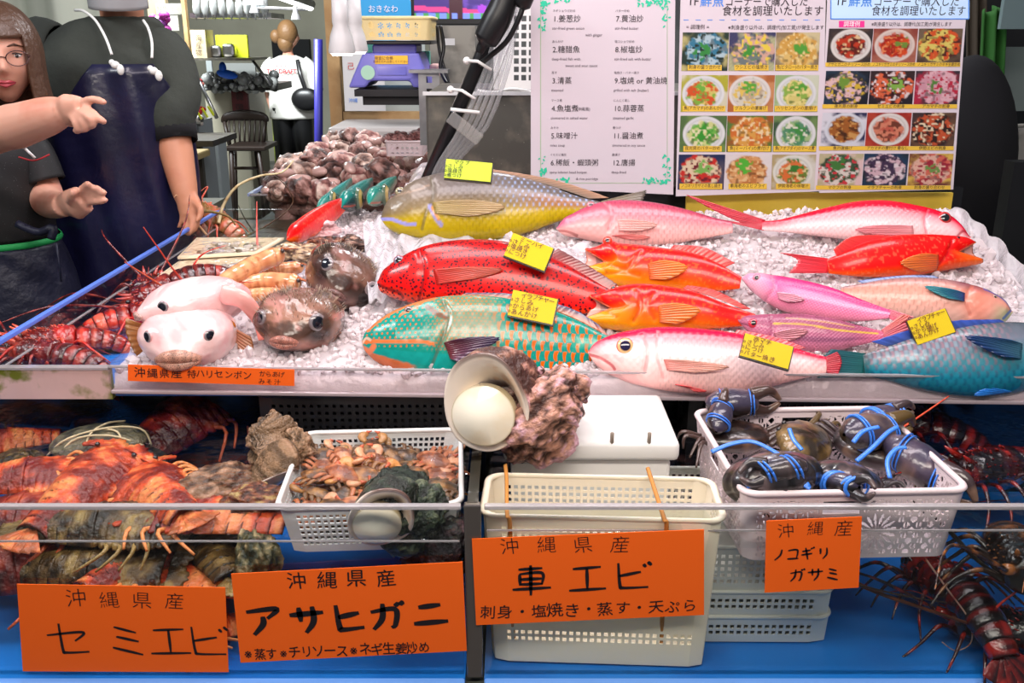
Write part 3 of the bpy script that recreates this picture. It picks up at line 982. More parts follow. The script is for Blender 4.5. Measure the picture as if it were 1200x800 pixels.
# ---- 4,5 orange groupers with open mouths
def c_org(k=0.0):
    def f(S, t, X, Z, near, L):
        c = ramp(t, [(-1, R_(246, 165, 60)), (-.55, R_(244, 128, 40)), (0, R_(240, 78, 34)), (1, R_(224, 46, 34))])
        c = mixc(c, R_(250, 175, 60), (1 - sm(.1, .4, S)) * (1 - sm(-.3, .4, t)) * .7)
        c = mixc(c, R_(226, 40, 40), sm(.45, .95, S) * .7)
        c = mixc(c, R_(250, 150, 120), (vn(X * 260, Z * 260) > .72) * .35)
        c = mixc(c, R_(215, 26, 36), k * sm(-.6, .3, t))
        return c * (1 + .30 * (fbm(X * 50, Z * 60) - .5))[..., None]
    return f


fish('grouper', 'orange grouper gaping wide, upper of the two', (686, 306), (868, 330),
     [(692, 291), (703, 288), (714, 282), (725, 285), (745, 287), (785, 292), (820, 299), (850, 313), (868, 324)],
     [(686, 321), (700, 328), (725, 335), (760, 339), (800, 340), (840, 341), (868, 338)], c_org(),
     eye=((713, 285), 5.6, (BLK, R_(215, 60, 40), R_(235, 60, 40), .42)), lips=((688, 292), (681, 320)), h=.03, tf=.62, gloss=.28, eyeout=1.25,
     paint=[([(712, 312), (735, 318), (745, 308), (752, 298)], .0035, R_(190, 60, 25), .5, .003), ([(698, 300), (706, 312), (712, 322)], .003, R_(200, 70, 30), .5, .002),
            ([(700, 326), (730, 322), (750, 326)], .003, R_(205, 90, 30), .5, .002)],
     fins=[('pectoral_fin', [(760, 313), (762, 330)], [(790, 308), (806, 318), (790, 332)], R_(240, 100, 40), R_(248, 140, 50), .006, 9),
           ('dorsal_fin', [(785, 292), (815, 298), (850, 313)], [(790, 287), (825, 290), (862, 308)], R_(224, 46, 34), R_(205, 30, 35), 0, 14)])
fish('grouper', 'orange grouper gaping wide, lower of the two', (692, 361), (885, 372),
     [(697, 345), (710, 341), (724, 336), (745, 333), (785, 336), (820, 344), (850, 356), (885, 368)],
     [(692, 379), (708, 384), (735, 388), (770, 388), (810, 386), (850, 384), (885, 380)], c_org(.15),
     eye=((719, 339), 3.6, (BLK, R_(120, 70, 60), R_(240, 90, 50), .6)), lips=((693, 346), (685, 379)), h=.03, tf=.62, gloss=.28,
     paint=[([(745, 345), (750, 362), (742, 378)], .0035, R_(190, 60, 25), .5, .003), ([(704, 352), (712, 366), (722, 374)], .003, R_(200, 70, 30), .5, .002),
            ([(765, 348), (758, 362), (766, 376)], .0035, R_(205, 60, 30), .45, .002)],
     fins=[('pectoral_fin', [(770, 362), (772, 380)], [(800, 358), (818, 368), (800, 384)], R_(240, 110, 40), R_(248, 140, 50), .006, 9),
           ('dorsal_fin', [(800, 338), (830, 346), (870, 362)], [(806, 334), (840, 341), (880, 362)], R_(224, 46, 34), R_(205, 30, 35), 0, 14)])

# ---- 6 red grouper facing right
def c_red(S, t, X, Z, near, L):
    c = ramp(t, [(-1, R_(240, 110, 50)), (-.4, R_(236, 50, 40)), (1, R_(222, 26, 40))])
    c = mixc(c, R_(244, 120, 50), (1 - sm(.03, .2, S)) * (1 - sm(-.3, .3, t)) * .8)
    c = mixc(c, R_(255, 140, 120), (vn(X * 240, Z * 240) > .76) * .45)
    return c * (1 + .3 * (fbm(X * 45, Z * 60) - .5))[..., None]


fish('grouper', 'bright red grouper facing right with jaws parted', (1136, 300), (970, 312),
     [(1141, 287), (1128, 280), (1105, 276), (1070, 275), (1040, 277), (1010, 285), (985, 297), (970, 303)],
     [(1140, 309), (1120, 314), (1090, 320), (1050, 324), (1010, 324), (985, 322), (970, 320)], c_red,
     eye=((1119, 282), 3.2, (BLK, R_(70, 20, 30), R_(225, 40, 40), .6)), lips=((1141, 289), (1150, 308)), h=.03, tf=.6, gloss=.28,
     paint=[([(1110, 284), (1104, 300), (1092, 316)], .0035, R_(170, 16, 26), .5, .003)],
     fins=[('pectoral_fin', [(1092, 302), (1094, 318)], [(1060, 302), (1048, 312), (1066, 322)], R_(240, 90, 40), R_(246, 130, 50), .006, 9),
           ('dorsal_fin', [(1060, 276), (1020, 283), (980, 300)], [(1052, 276), (1000, 277), (976, 292)], R_(226, 30, 40), R_(236, 60, 55), 0, 16),
           ('tail_fin', [(972, 303), (970, 320)], [(912, 296), (935, 305), (922, 320)], R_(226, 30, 42), R_(228, 60, 75), 0, 14)])

# ---- 7 long-tailed red snapper at the back right
def c_snap(S, t, X, Z, near, L):
    c = ramp(t, [(-1, R_(250, 214, 214)), (-.1, R_(252, 214, 216)), (.35, R_(246, 160, 168)), (.62, R_(226, 62, 84)), (1, R_(214, 40, 66))])
    c = mixc(c, R_(226, 62, 80), sm(.8, 1, S) * sm(-.9, .0, t) * .7)
    c = mixc(c, R_(234, 90, 104), (1 - sm(.0, .12, S)) * sm(-.5, .2, t) * .7)
    fx, fz = lattice(X, Z, .0082, .0062)
    return c * (1 - .16 * sm(.30, .5, np.abs(fx)) * sm(.2, .28, S))[..., None]


fish('snapper', 'long pink snapper facing right, forked red tail, back row', (1138, 279), (893, 264),
     [(1130, 268), (1118, 256), (1098, 247), (1070, 240), (1035, 235), (1005, 236), (970, 243), (935, 252), (910, 258), (893, 259)],
     [(1132, 284), (1115, 286), (1085, 285), (1045, 284), (1000, 281), (955, 276), (920, 272), (893, 270)], c_snap,
     eye=((1104, 258), 8.2, (BLK, R_(200, 60, 60), R_(214, 40, 60), .62)), h=.03, tf=.5, scl=(120, .5, .0016), n=320, gloss=.25,
     paint=[([(1138, 277), (1128, 272), (1120, 278)], .003, R_(170, 30, 50), .8, .001), ([(1086, 248), (1080, 262), (1084, 280)], .003, R_(210, 100, 120), .6, .003)],
     fins=[('pectoral_fin', [(1066, 268), (1068, 278)], [(1010, 268), (1000, 273), (1015, 279)], R_(245, 170, 175), R_(240, 140, 150), .004, 8),
           ('tail_fin', [(897, 258), (895, 265)], [(800, 227), (840, 248), (870, 262)], R_(220, 40, 66), R_(206, 24, 56), 0, 9),
           ('tail_fin', [(895, 263), (895, 270)], [(868, 262), (842, 257), (808, 250)], R_(224, 50, 72), R_(196, 22, 50), 0, 9)])

# ---- 8 pink goatfish, back centre
def c_goat(S, t, X, Z, near, L):
    c = ramp(t, [(-1, R_(244, 196, 190)), (-.2, R_(240, 176, 176)), (.3, R_(226, 140, 150)), (.8, R_(180, 84, 104)), (1, R_(150, 62, 84))])
    c = mixc(c, R_(205, 120, 160), (1 - sm(.0, .16, S)) * sm(-.2, .4, t) * .5)
    fx, fz = lattice(X, Z, .0115, .0088)
    return c * (1 - .22 * sm(.30, .5, np.abs(fx + .12 * np.cos(fz * 3))) * sm(.26, .34, S))[..., None]


fish('goatfish', 'pink scaled goatfish lying between the menus and the orange groupers', (652, 268), (858, 266),
     [(658, 259), (672, 250), (688, 242), (710, 236), (740, 235), (775, 239), (810, 247), (840, 256), (858, 260)],
     [(657, 273), (675, 278), (700, 283), (735, 287), (775, 287), (815, 281), (858, 273)], c_goat,
     eye=((692, 242), 5.0, (R_(90, 70, 80), R_(190, 120, 130), R_(200, 110, 120), .5)), h=.03, tf=.52, scl=(95, .5, .0016), n=320,
     paint=[([(708, 240), (716, 255), (712, 272)], .004, R_(190, 120, 130), .6, .003), ([(653, 270), (665, 273), (676, 277)], .003, R_(165, 80, 80), .7, .001),
            ([(655, 262), (675, 255), (700, 249)], .004, R_(190, 110, 130), .4)],
     fins=[('pectoral_fin', [(722, 262), (724, 274)], [(750, 262), (768, 268), (752, 276)], R_(240, 170, 165), R_(245, 190, 180), .004, 8),
           ('pelvic_fin', [(716, 279), (730, 282)], [(742, 277), (760, 281), (750, 285)], R_(222, 90, 90), R_(235, 130, 120), .004, 6)])

# ---- 9 big silver-pink snapper in the front row
def c_snf(S, t, X, Z, near, L):
    c = ramp(t, [(-1, R_(246, 190, 185)), (-.4, R_(252, 214, 210)), (.25, R_(255, 232, 232)), (.55, R_(250, 175, 182)), (.75, R_(232, 80, 100)), (1, R_(216, 50, 80))])
    c = mixc(c, R_(240, 120, 130), (1 - sm(.0, .1, S)) * sm(-.4, .3, t) * .7)
    c = mixc(c, R_(228, 60, 84), sm(.9, 1, S) * sm(-.6, .3, t) * .6)
    fx, fz = lattice(X, Z, .0088, .0068)
    return c * (1 - .15 * sm(.30, .5, np.abs(fx + .1 * np.cos(fz * 3))) * sm(.27, .32, S))[..., None]


fish('snapper', 'big-eyed silvery pink snapper in the front row behind a yellow card', (689, 413), (968, 427),
     [(694, 405), (706, 397), (722, 391), (745, 386), (780, 383), (820, 385), (865, 391), (910, 402), (945, 412), (968, 418)],
     [(694, 422), (705, 433), (725, 444), (760, 454), (800, 460), (845, 461), (890, 456), (930, 446), (968, 437)], c_snf,
     eye=((732, 408), 10.5, (R_(30, 22, 60), R_(240, 190, 130), R_(225, 110, 100), .6)), h=.010, tf=.52, n=420, m=120, scl=(110, .5, .0016), gloss=.25,
     paint=[([(690, 415), (704, 421), (716, 429), (720, 434)], .0032, R_(190, 60, 70), .8, .002), ([(752, 396), (758, 414), (755, 436)], .004, R_(214, 130, 130), .55, .003),
            ([(770, 392), (768, 418), (776, 444)], .0032, R_(220, 110, 110), .4, .002), ([(703, 422), (716, 418), (728, 424)], .006, R_(235, 150, 150), .4)],
     fins=[('pectoral_fin', [(776, 424), (780, 436)], [(822, 427), (850, 433), (828, 441)], R_(236, 140, 130), R_(246, 185, 165), .005, 9),
           ('pelvic_fin', [(790, 452), (806, 456)], [(812, 456), (826, 460), (815, 462)], R_(226, 50, 60), R_(232, 70, 70), .004, 6),
           ('dorsal_fin', [(860, 391), (900, 400), (935, 410)], [(865, 386), (908, 395), (944, 407)], R_(226, 60, 84), R_(240, 100, 110), 0, 14),
           ('tail_fin', [(966, 419), (968, 436)], [(982, 412), (986, 424), (982, 440)], R_(205, 30, 60), R_(190, 24, 50), 0, 12)])

# ---- 12 pale pink parrotfish facing right (built before the fusiliers that lie over it)
def c_pp(S, t, X, Z, near, L):
    c = ramp(t, [(-1, R_(224, 190, 178)), (-.2, R_(228, 172, 158)), (.5, R_(222, 160, 146)), (1, R_(150, 120, 122))])
    c = mixc(c, R_(150, 180, 140), (1 - sm(.03, .16, S)) * (1 - sm(-.2, .5, t)) * .7)
    c = mixc(c, R_(224, 130, 110), sm(.1, .2, S) * (1 - sm(.22, .34, S)) * .5)
    c = mixc(c, R_(110, 60, 80), sm(.1, .2, S) * (1 - sm(.30, .4, S)) * sm(.4, .9, t) * .6)
    fx, fz = lattice(X, Z, .0125, .0098)
    return c * (1 - .22 * sm(.34, .5, np.abs(fx + .1 * np.cos(fz * 3))) * sm(.34, .44, S))[..., None]


fish('parrotfish', 'pale pink parrotfish with a green-tinged snout facing right', (1187, 366), (985, 343),
     [(1180, 355), (1165, 344), (1140, 334), (1110, 328), (1075, 325), (1040, 327), (1010, 332), (985, 337)],
     [(1182, 373), (1165, 379), (1135, 380), (1100, 378), (1060, 373), (1020, 362), (985, 350)], c_pp,
     eye=((1163, 350), 3.4, (BLK, R_(160, 140, 120), R_(120, 110, 120), .5)), h=.03, tf=.52, scl=(85, .5, .0016), n=320,
     paint=[([(1186, 362), (1178, 370), (1174, 374)], .003, R_(60, 100, 170), .8, .001), ([(1138, 336), (1128, 352), (1134, 370)], .004, R_(205, 110, 90), .5, .003),
            ([(1184, 360), (1170, 348), (1152, 340)], .0035, R_(70, 90, 170), .7)],
     fins=[('pectoral_fin', [(1127, 346), (1126, 356)], [(1090, 338), (1080, 340), (1098, 352)], R_(60, 60, 130), R_(30, 150, 160), .006, 8),
           ('dorsal_fin', [(1100, 326), (1060, 326), (1010, 332)], [(1094, 323), (1056, 323), (1004, 329)], R_(90, 120, 170), R_(80, 110, 190), 0, 18)])

# ---- 13 big blue parrotfish running out of the frame
def c_blue(S, t, X, Z, near, L):
    c = ramp(t, [(-1, R_(40, 90, 110)), (-.5, R_(50, 120, 140)), (0, R_(84, 138, 150)), (.5, R_(120, 126, 140)), (1, R_(84, 92, 98))])
    fx, fz = lattice(X, Z, .0145, .0105)
    e = sm(.22, .46, np.abs(fx + .12 * np.cos(fz * 3)))
    c = mixc(c, R_(170, 130, 140), e * sm(.3, .45, S) * sm(-.6, .1, t) * .6)
    c = mixc(c, R_(20, 70, 100), e * (1 - sm(-.5, .1, t)) * .5)
    c = mixc(c, R_(170, 190, 200), (1 - sm(.1, .28, np.abs(fx))) * sm(.35, .6, S) * sm(-.2, .5, t) * .4)
    c = mixc(c, R_(30, 140, 150), (1 - sm(.12, .3, S)) * .6)
    c = mixc(c, R_(20, 70, 70), sm(.95, 1, S) * .7)
    return c * (1 + .25 * (fbm(X * 60, Z * 60) - .5))[..., None]


fish('parrotfish', 'big blue-grey parrotfish at the front right corner of the ice', (1268, 418), (1012, 428),
     [(1262, 404), (1245, 392), (1222, 383), (1195, 378), (1150, 380), (1110, 387), (1070, 396), (1035, 408), (1012, 415)],
     [(1262, 430), (1240, 446), (1205, 458), (1165, 465), (1120, 464), (1075, 456), (1040, 446), (1012, 440)], c_blue,
     eye=((1236, 402), 5.0, (BLK, R_(150, 130, 110), R_(60, 90, 100), .5)), h=.006, tf=.5, scl=(72, .5, .0016), n=420, m=120, gloss=.25,
     paint=[([(1205, 388), (1200, 415), (1208, 445)], .004, R_(60, 80, 90), .6, .003), ([(1012, 442), (1060, 457), (1110, 465)], .003, R_(60, 50, 60), .6)],
     fins=[('pectoral_fin', [(1186, 406), (1184, 424)], [(1140, 398), (1118, 400), (1150, 422)], R_(60, 110, 130), R_(20, 50, 110), .010, 9),
           ('dorsal_fin', [(1180, 379), (1110, 388), (1040, 406)], [(1170, 374), (1100, 378), (1020, 400)], R_(50, 70, 120), R_(60, 90, 190), 0, 24),
           ('pelvic_fin', [(1180, 460), (1160, 463)], [(1150, 454), (1140, 460), (1130, 466)], R_(30, 120, 200), R_(40, 130, 225), .004, 6),
           ('tail_fin', [(1014, 414), (1012, 441)], [(972, 409), (962, 422), (955, 443)], R_(20, 90, 90), R_(12, 84, 100), 0, 14)])

# ---- 10, 11 fusiliers
def c_fus(S, t, X, Z, near, L):
    c = ramp(t, [(-1, R_(226, 150, 170)), (-.3, R_(232, 140, 172)), (.3, R_(226, 110, 158)), (1, R_(196, 70, 116))])
    c = mixc(c, R_(232, 190, 205), (1 - sm(.12, .26, S)) * .6)
    c = mixc(c, R_(250, 195, 220), (1 - sm(.1, .34, abs(t - .15))) * sm(.25, .4, S) * .5)
    return c * (1 + .12 * (fbm(X * 60, Z * 120) - .5))[..., None]


def c_fus2(S, t, X, Z, near, L):
    c = ramp(t, [(-1, R_(196, 130, 150)), (-.3, R_(190, 120, 146)), (.4, R_(162, 98, 122)), (1, R_(150, 86, 108))])
    c = mixc(c, R_(110, 70, 96), (1 - sm(.06, .2, abs(t + .35))) * sm(.25, .4, S) * .6)
    c = mixc(c, R_(236, 120, 150), sm(.75, 1, S) * .5)
    return c * (1 + .3 * (fbm(X * 60, Z * 160) - .5))[..., None]


fish('fusilier', 'slim pink fusilier with a forked tail lying above the striped one', (869, 326), (1043, 368),
     [(874, 322), (886, 320), (905, 322), (940, 328), (975, 337), (1010, 351), (1043, 363)],
     [(876, 336), (888, 347), (910, 361), (945, 371), (980, 376), (1015, 376), (1043, 373)], c_fus,
     eye=((888, 327), 5.2, (BLK, R_(200, 130, 150), R_(215, 100, 130), .48)), h=.045, tailh=.05, tf=.55, n=300, gloss=.25, scl=(240, .5, .0016),
     paint=[([(870, 330), (880, 342), (892, 353), (905, 361)], .003, R_(110, 50, 90), .7, .001), ([(905, 324), (908, 340), (898, 352)], .003, R_(200, 110, 140), .5, .002)],
     fins=[('tail_fin', [(1041, 362), (1042, 369)], [(1072, 372), (1062, 374), (1055, 372)], R_(235, 110, 140), R_(245, 140, 150), 0, 6),
           ('tail_fin', [(1042, 367), (1042, 373)], [(1062, 374), (1076, 384), (1068, 386)], R_(235, 100, 130), R_(236, 90, 110), 0, 6),
           ('pectoral_fin', [(912, 345), (914, 352)], [(938, 348), (944, 354), (930, 358)], R_(235, 150, 175), R_(244, 170, 190), .004, 6)])
fish('fusilier', 'mauve fusilier with a thin yellow stripe beside the front snapper', (865, 376), (1035, 392),
     [(870, 372), (885, 369), (905, 368), (940, 368), (975, 373), (1005, 381), (1035, 388)],
     [(872, 384), (884, 396), (905, 407), (935, 413), (970, 413), (1005, 405), (1035, 398)], c_fus2,
     eye=((882, 380), 6.2, (BLK, R_(205, 50, 70), R_(200, 60, 90), .5)), h=.03, tf=.55, n=300, scl=(220, .5, .0016),
     paint=[([(905, 381), (940, 382), (980, 388), (1028, 391)], .0022, R_(222, 180, 60), .85), ([(920, 374), (960, 378), (1000, 384)], .0015, R_(210, 160, 80), .6),
            ([(903, 374), (904, 390), (896, 400)], .003, R_(150, 70, 100), .5, .002), ([(866, 378), (876, 382)], .002, R_(100, 40, 60), .6, .001)],
     fins=[('tail_fin', [(1033, 387), (1034, 392)], [(1058, 368), (1066, 371), (1052, 381)], R_(236, 110, 120), R_(245, 130, 120), 0, 6),
           ('tail_fin', [(1034, 391), (1034, 398)], [(1050, 380), (1070, 380), (1060, 398)], R_(226, 100, 120), R_(226, 110, 120), 0, 6),
           ('pectoral_fin', [(905, 392), (908, 400)], [(935, 386), (944, 391), (930, 402)], R_(205, 120, 140), R_(215, 140, 150), .004, 6)])
# ================================================================ shellfish, puffers and the rest of the catch
def onz(px, py, z): return atZ(px, py, z)


def puffer(name, label, M, W, Dp, Hh, colf, eyes, mouth, lipc, spines=None, skinmat=None, fins=()):
    """local: face toward -y, up +z; W, Dp, Hh half sizes"""
    root = thing(name, label, 'fish', M=M)
    g = G()
    nu, nv = 150, 100
    a = np.linspace(0, math.pi, nv); b = np.linspace(0, 2 * math.pi, nu, endpoint=False)
    A, B_ = np.meshgrid(a, b, indexing='ij')
    d = np.stack([np.sin(A) * np.cos(B_), np.sin(A) * np.sin(B_), np.cos(A)], -1)
    p = .82
    q = np.sign(d) * np.abs(d) ** p
    P = q * np.array([W, Dp, Hh])
    # snout bulge
    f = np.exp(-(((P[..., 0] - mouth[0]) / (W * .46)) ** 2 + ((P[..., 2] - mouth[1]) / (Hh * .55)) ** 2)) * (d[..., 1] < .1) * np.clip(-d[..., 1], 0, 1)
    P[..., 1] -= f * Dp * .28
    for ex, ez, er in eyes:
        f = np.exp(-(((P[..., 0] - ex) ** 2 + (P[..., 2] - ez) ** 2) / (er * 1.7) ** 2)) * (d[..., 1] < .25)
        P[..., 0] += f * np.sign(ex) * er * .55; P[..., 1] -= f * er * .55
    # narrows to the back
    k = sm(.1, 1.3, P[..., 1] / Dp)
    P[..., 0] *= 1 - .35 * k; P[..., 2] *= 1 - .3 * k
    P += (d * (.006 * (fbm(P[..., 0] * 40 + P[..., 1] * 30, P[..., 2] * 40 - P[..., 1] * 22) - .5))[..., None])
    g.grid(P, cv=True, col=colf(P, d))
    mk('body', g, skinmat or mat('puffer_skin', rough=.25, vcol=True, coat=.6, bump=(90, .35, .003), sss=.0), root)
    for ex, ez, er in eyes:
        er *= .92
        j = np.argmin((P[..., 0] - ex * .93) ** 2 + (P[..., 2] - ez) ** 2 + 10 * (P[..., 1] > 0)); pt = P.reshape(-1, 3)[j]
        out = Vector((np.sign(ex) * .62, -.78, .08)).normalized()
        R = out.to_track_quat('Z', 'Y').to_matrix().to_4x4()
        e = G()
        a_ = np.linspace(0, 1.5, 12); b_ = np.linspace(0, 2 * math.pi, 26, endpoint=False)
        A2, B2 = np.meshgrid(a_, b_, indexing='ij')
        s_ = np.stack([np.sin(A2) * np.cos(B2), np.sin(A2) * np.sin(B2), np.cos(A2) * .42], -1) * er
        cc = mixc(full((.22, .19, .20), A2), (.008, .008, .015), 1 - sm(.62, .74, np.sin(A2)))
        cc = mixc(cc, lipc[1], sm(.86, .95, np.sin(A2)))
        e.grid(s_ @ np.array(R.to_3x3()).T + pt - np.array(out) * er * .30, cv=True, col=cc)
        mk('eye', e, mat('wet_eye'), root)
    # lips: two thick arcs
    j = np.argmin((P[..., 0] - mouth[0]) ** 2 + (P[..., 2] - mouth[1]) ** 2 + 10 * (P[..., 1] > 0)); pt = P.reshape(-1, 3)[j]
    l = G(); mw = mouth[2]
    for sgn, th_ in ((1, .34), (-1, .26)):
        pts = []; rad = []
        for i in range(21):
            t = -1 + i / 10
            pts.append((pt[0] + t * mw, pt[1] + .25 * mw * t * t * 1.2 - .001, pt[2] + sgn * mw * .2 * (1 - t * t) + sgn * .0005)); rad.append(mw * th_ * (1 - .55 * t * t))
        k_ = len(pts)
        l.tube(pts, rad, 12, col=np.array([np.array(lipc[0]) * (.7 + .6 * random.Random(i * 3 + sgn).random()) for i in range(k_)]))
    mk('mouth', l, mat('lip_skin', rough=.4, vcol=True, coat=.3, speck=(420, (.03, .015, .01), .25)), root)
    if spines:
        rs = np.random.RandomState(5); q = G()
        for i in range(spines):
            j = rs.randint(8, nv // 2 - 6), rs.randint(0, nu); c = P[j]; dd = np.array([d[j][0], -.2 + d[j][1] * .3, .8 + d[j][2] * .3]); dd /= np.linalg.norm(dd)
            q.tube([c - dd * .001, c + dd * rs.uniform(.006, .011)], [.0009, .0001], 5, col=(.55, .42, .33))
        o = mk('spines', q, mat('spine_tip', rough=.3, vcol=True), root); o['kind'] = 'stuff'
    for nm, pts, c0, c1, w in fins:
        q = G(); B0, B1, T0, T1 = [np.array(x) for x in pts]
        u = np.linspace(0, 1, 24)[:, None, None]; v = np.linspace(0, 1, 8)[None, :, None]
        S0 = B0 * (1 - u) + B1 * u; S1 = T0 * (1 - u) + T1 * u
        PP = S0 * (1 - v) + S1 * v; PP[..., 1] += .0015 * np.sin(u[..., 0] * 40)
        PP = PP + (S1 - S0) * .25 * np.sin(u * math.pi) * v
        q.grid(PP, col=mixc(full(c0, PP[..., 0]), c1, np.broadcast_to(v[..., 0], PP.shape[:2])))
        mk(nm, q, mat('fin_skin'), root, solid=.0015)
    return root


def c_white(P, d):
    c = full(R_(246, 210, 208), P[..., 0])
    n = fbm(P[..., 0] * 30 + P[..., 1] * 20, P[..., 2] * 30)
    c = mixc(c, R_(236, 150, 155), sm(.52, .72, n) * .5)
    c = mixc(c, R_(230, 130, 130), sm(.0, .9, d[..., 1]) * .45)
    return c


def c_dkbrown(P, d): return c_brown(P, d) * .5


def c_brown(P, d):
    n = fbm(P[..., 0] * 28 + 3, P[..., 2] * 28 + P[..., 1] * 20)
    c = mixc(full(R_(158, 112, 92), n), R_(78, 54, 44), sm(.4, .62, n))
    c = mixc(c, R_(214, 150, 140), sm(.50, .70, fbm(P[..., 0] * 50, P[..., 2] * 50 + 7)) * .7)
    c = mixc(c, R_(60, 46, 42), sm(.3, .9, d[..., 2]) * .6)
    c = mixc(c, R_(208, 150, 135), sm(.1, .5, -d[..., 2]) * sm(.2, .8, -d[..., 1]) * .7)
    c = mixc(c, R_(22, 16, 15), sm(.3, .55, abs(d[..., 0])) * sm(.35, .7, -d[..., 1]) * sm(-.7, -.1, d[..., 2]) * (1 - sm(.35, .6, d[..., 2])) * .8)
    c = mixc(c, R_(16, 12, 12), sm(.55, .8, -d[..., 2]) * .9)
    return c


m_pw = mat('skinned_puffer', rough=.28, vcol=True, coat=.5, bump=(60, .3, .003), sss=.25, sssc=(1, .4, .4))
pc = lambda px, py, h: onice(px, py, h)


def at_surf(px, py, h=0.0):
    """point over the real ice surface seen at this pixel"""
    r = ray(px, py); o = Vector((0, 0, CAMZ))
    lo, hi = 1.0, 5.0
    for i in range(40):
        k = (lo + hi) / 2; p = o + r * (k / r.y)
        if p.z > float(surf(np.array(p.x), np.array(p.y))) + h: lo = k
        else: hi = k
    return o + r * (lo / r.y)


p = at_surf(207, 408, .035) + Vector((0, .022, 0))
puffer('skinned_pufferfish', 'skinned white pufferfish facing the front with brown speckled lips', TRS(p + Vector((0, .05, 0)), -6, 0, 4), .079, .085, .052, c_white,
       [(-.057, .014, .0125), (.059, .014, .0125)], (.002, -.022, .036), (R_(190, 140, 120), R_(225, 160, 160)), skinmat=m_pw,
       fins=[('side_fin', [(.075, .0, -.02), (.075, .01, .01), (.098, -.005, -.04), (.105, .0, -.005)], R_(190, 120, 90), R_(150, 90, 40), 0),
             ('side_fin', [(-.075, -.01, -.02), (-.075, .0, .02), (-.088, -.025, -.03), (-.105, -.01, .035)], R_(190, 120, 60), R_(140, 90, 40), 0)])
p = at_surf(226, 362, .075)
puffer('skinned_pufferfish', 'skinned white pufferfish resting on top of the other, snout to the left', TRS(p + Vector((0, .05, .0)), 0, 0, -52), .052, .090, .043, c_white,
       [(-.040, .012, .012), (.040, .012, .012)], (.0, -.008, .015), (R_(190, 150, 140), R_(150, 110, 120)), skinmat=m_pw)
# loose skin and the amber fin hanging behind the upper one
fl_ = G()
A = [at_surf(*q) for q in [(262, 345, .095), (285, 352, .09), (303, 375, .05), (308, 398, .02)]]
path = smoothpath(A, 20)
fl_.tube(path, np.interp(np.linspace(0, 1, 20), [0, .3, 1], [.018, .017, .008]), 16, col=np.array([mixc(np.array(R_(244, 190, 185)), np.array(R_(238, 130, 115)), i / 19) for i in range(20)]), flat=(.5, (0, 1, 0)))
tag(mk('fish_flap', fl_, m_pw), 'pink strip of skinned belly drooping behind the white pufferfish', 'fish piece')
fa = G(); fa.ball(at_surf(262, 379, .045), (.022, .010, .012), 20, 12, R=Matrix.Rotation(.3, 4, 'Y'), col=R_(205, 120, 45))
tag(mk('amber_fin', fa, mat('amber_fin_skin', rough=.15, vcol=True, coat=.8)), 'amber-brown fin stub against the upper white pufferfish', 'fish piece')

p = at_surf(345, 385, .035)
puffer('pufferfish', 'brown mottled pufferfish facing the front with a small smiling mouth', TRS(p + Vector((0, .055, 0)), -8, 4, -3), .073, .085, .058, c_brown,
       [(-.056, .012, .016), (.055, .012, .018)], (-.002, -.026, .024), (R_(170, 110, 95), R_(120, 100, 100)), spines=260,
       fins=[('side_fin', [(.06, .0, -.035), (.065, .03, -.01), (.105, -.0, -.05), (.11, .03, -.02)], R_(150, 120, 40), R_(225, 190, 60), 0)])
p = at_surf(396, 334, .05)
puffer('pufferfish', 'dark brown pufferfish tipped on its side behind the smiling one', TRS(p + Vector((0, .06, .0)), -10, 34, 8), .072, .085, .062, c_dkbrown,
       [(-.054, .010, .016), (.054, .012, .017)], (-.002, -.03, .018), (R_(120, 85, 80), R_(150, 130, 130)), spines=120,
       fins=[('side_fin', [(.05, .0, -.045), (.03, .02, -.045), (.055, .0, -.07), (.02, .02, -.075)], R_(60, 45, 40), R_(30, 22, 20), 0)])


# ---------------------------------------------------------------- prawns
def prawn(label, pts, r, seed):
    P = smoothpath([at_surf(*q) for q in pts], 60)
    c = P.mean(0); root = thing('prawn', label, 'prawn', loc=tuple(c), group='prawns on the ice')
    P = P - c
    t = np.linspace(0, 1, 60)
    rad = r * np.interp(t, [0, .06, .3, .55, .8, .92, 1], [.12, .45, .85, 1.0, 1.08, .75, .15])
    seg = (t * 13) % 1
    rad = rad * (1 + .05 * (1 - seg) * (t < .6))
    base, dark = np.array(R_(232, 170, 120)), np.array(R_(196, 110, 72))
    tube_c = np.array([mixc(base, dark, float(.75 * (1 - abs(2 * ((x * 11) % 1) - 1)) ** 2 if x < .58 else .35 + .3 * math.sin(x * 40 + seed))) for x in t])
    g = G(); g.tube(P, rad, 20, col=tube_c); mk('shell', g, mat('prawn_shell', rough=.16, vcol=True, coat=.9, vary=(55, (.42, .13, .05), .55, .7)), root)
    T = (P[-1] - P[-8]); T /= np.linalg.norm(T)
    q = G(); q.tube([P[-6] + (0, 0, r * .7), P[-1] + T * r * 1.4 + (0, 0, r * .4)], [r * .22, r * .03], 6, col=R_(200, 110, 70)); mk('rostrum', q, mat('prawn_shell'), root)
    q = G(); q.ball(P[-3] + np.array([0, -r * .5, r * .55]), r * .24, 10, 8, col=(.03, .02, .02)); mk('eye', q, mat('wet_eye'), root)
    T0 = P[0] - P[6]; T0 /= np.linalg.norm(T0)
    for k in (-1, 0, 1):
        q = G(); q.tube([P[1], P[1] + T0 * r * 1.3 + np.array([0, -k * r * .35, k * r * .35])], [r * .12, r * .3], 8, col=R_(205, 90, 60), flat=(.3, (0, -1, 1))); mk('tail_fin', q, mat('prawn_shell'), root)
    for k in range(4):
        a = P[34 + k * 4] - np.array([0, r * .5, r * .6]); q = G(); q.tube([a, a + np.array([.006, -.006, -.012])], [.0012, .0006], 5, col=R_(222, 90, 60)); mk('leg', q, mat('prawn_shell'), root)
    return root


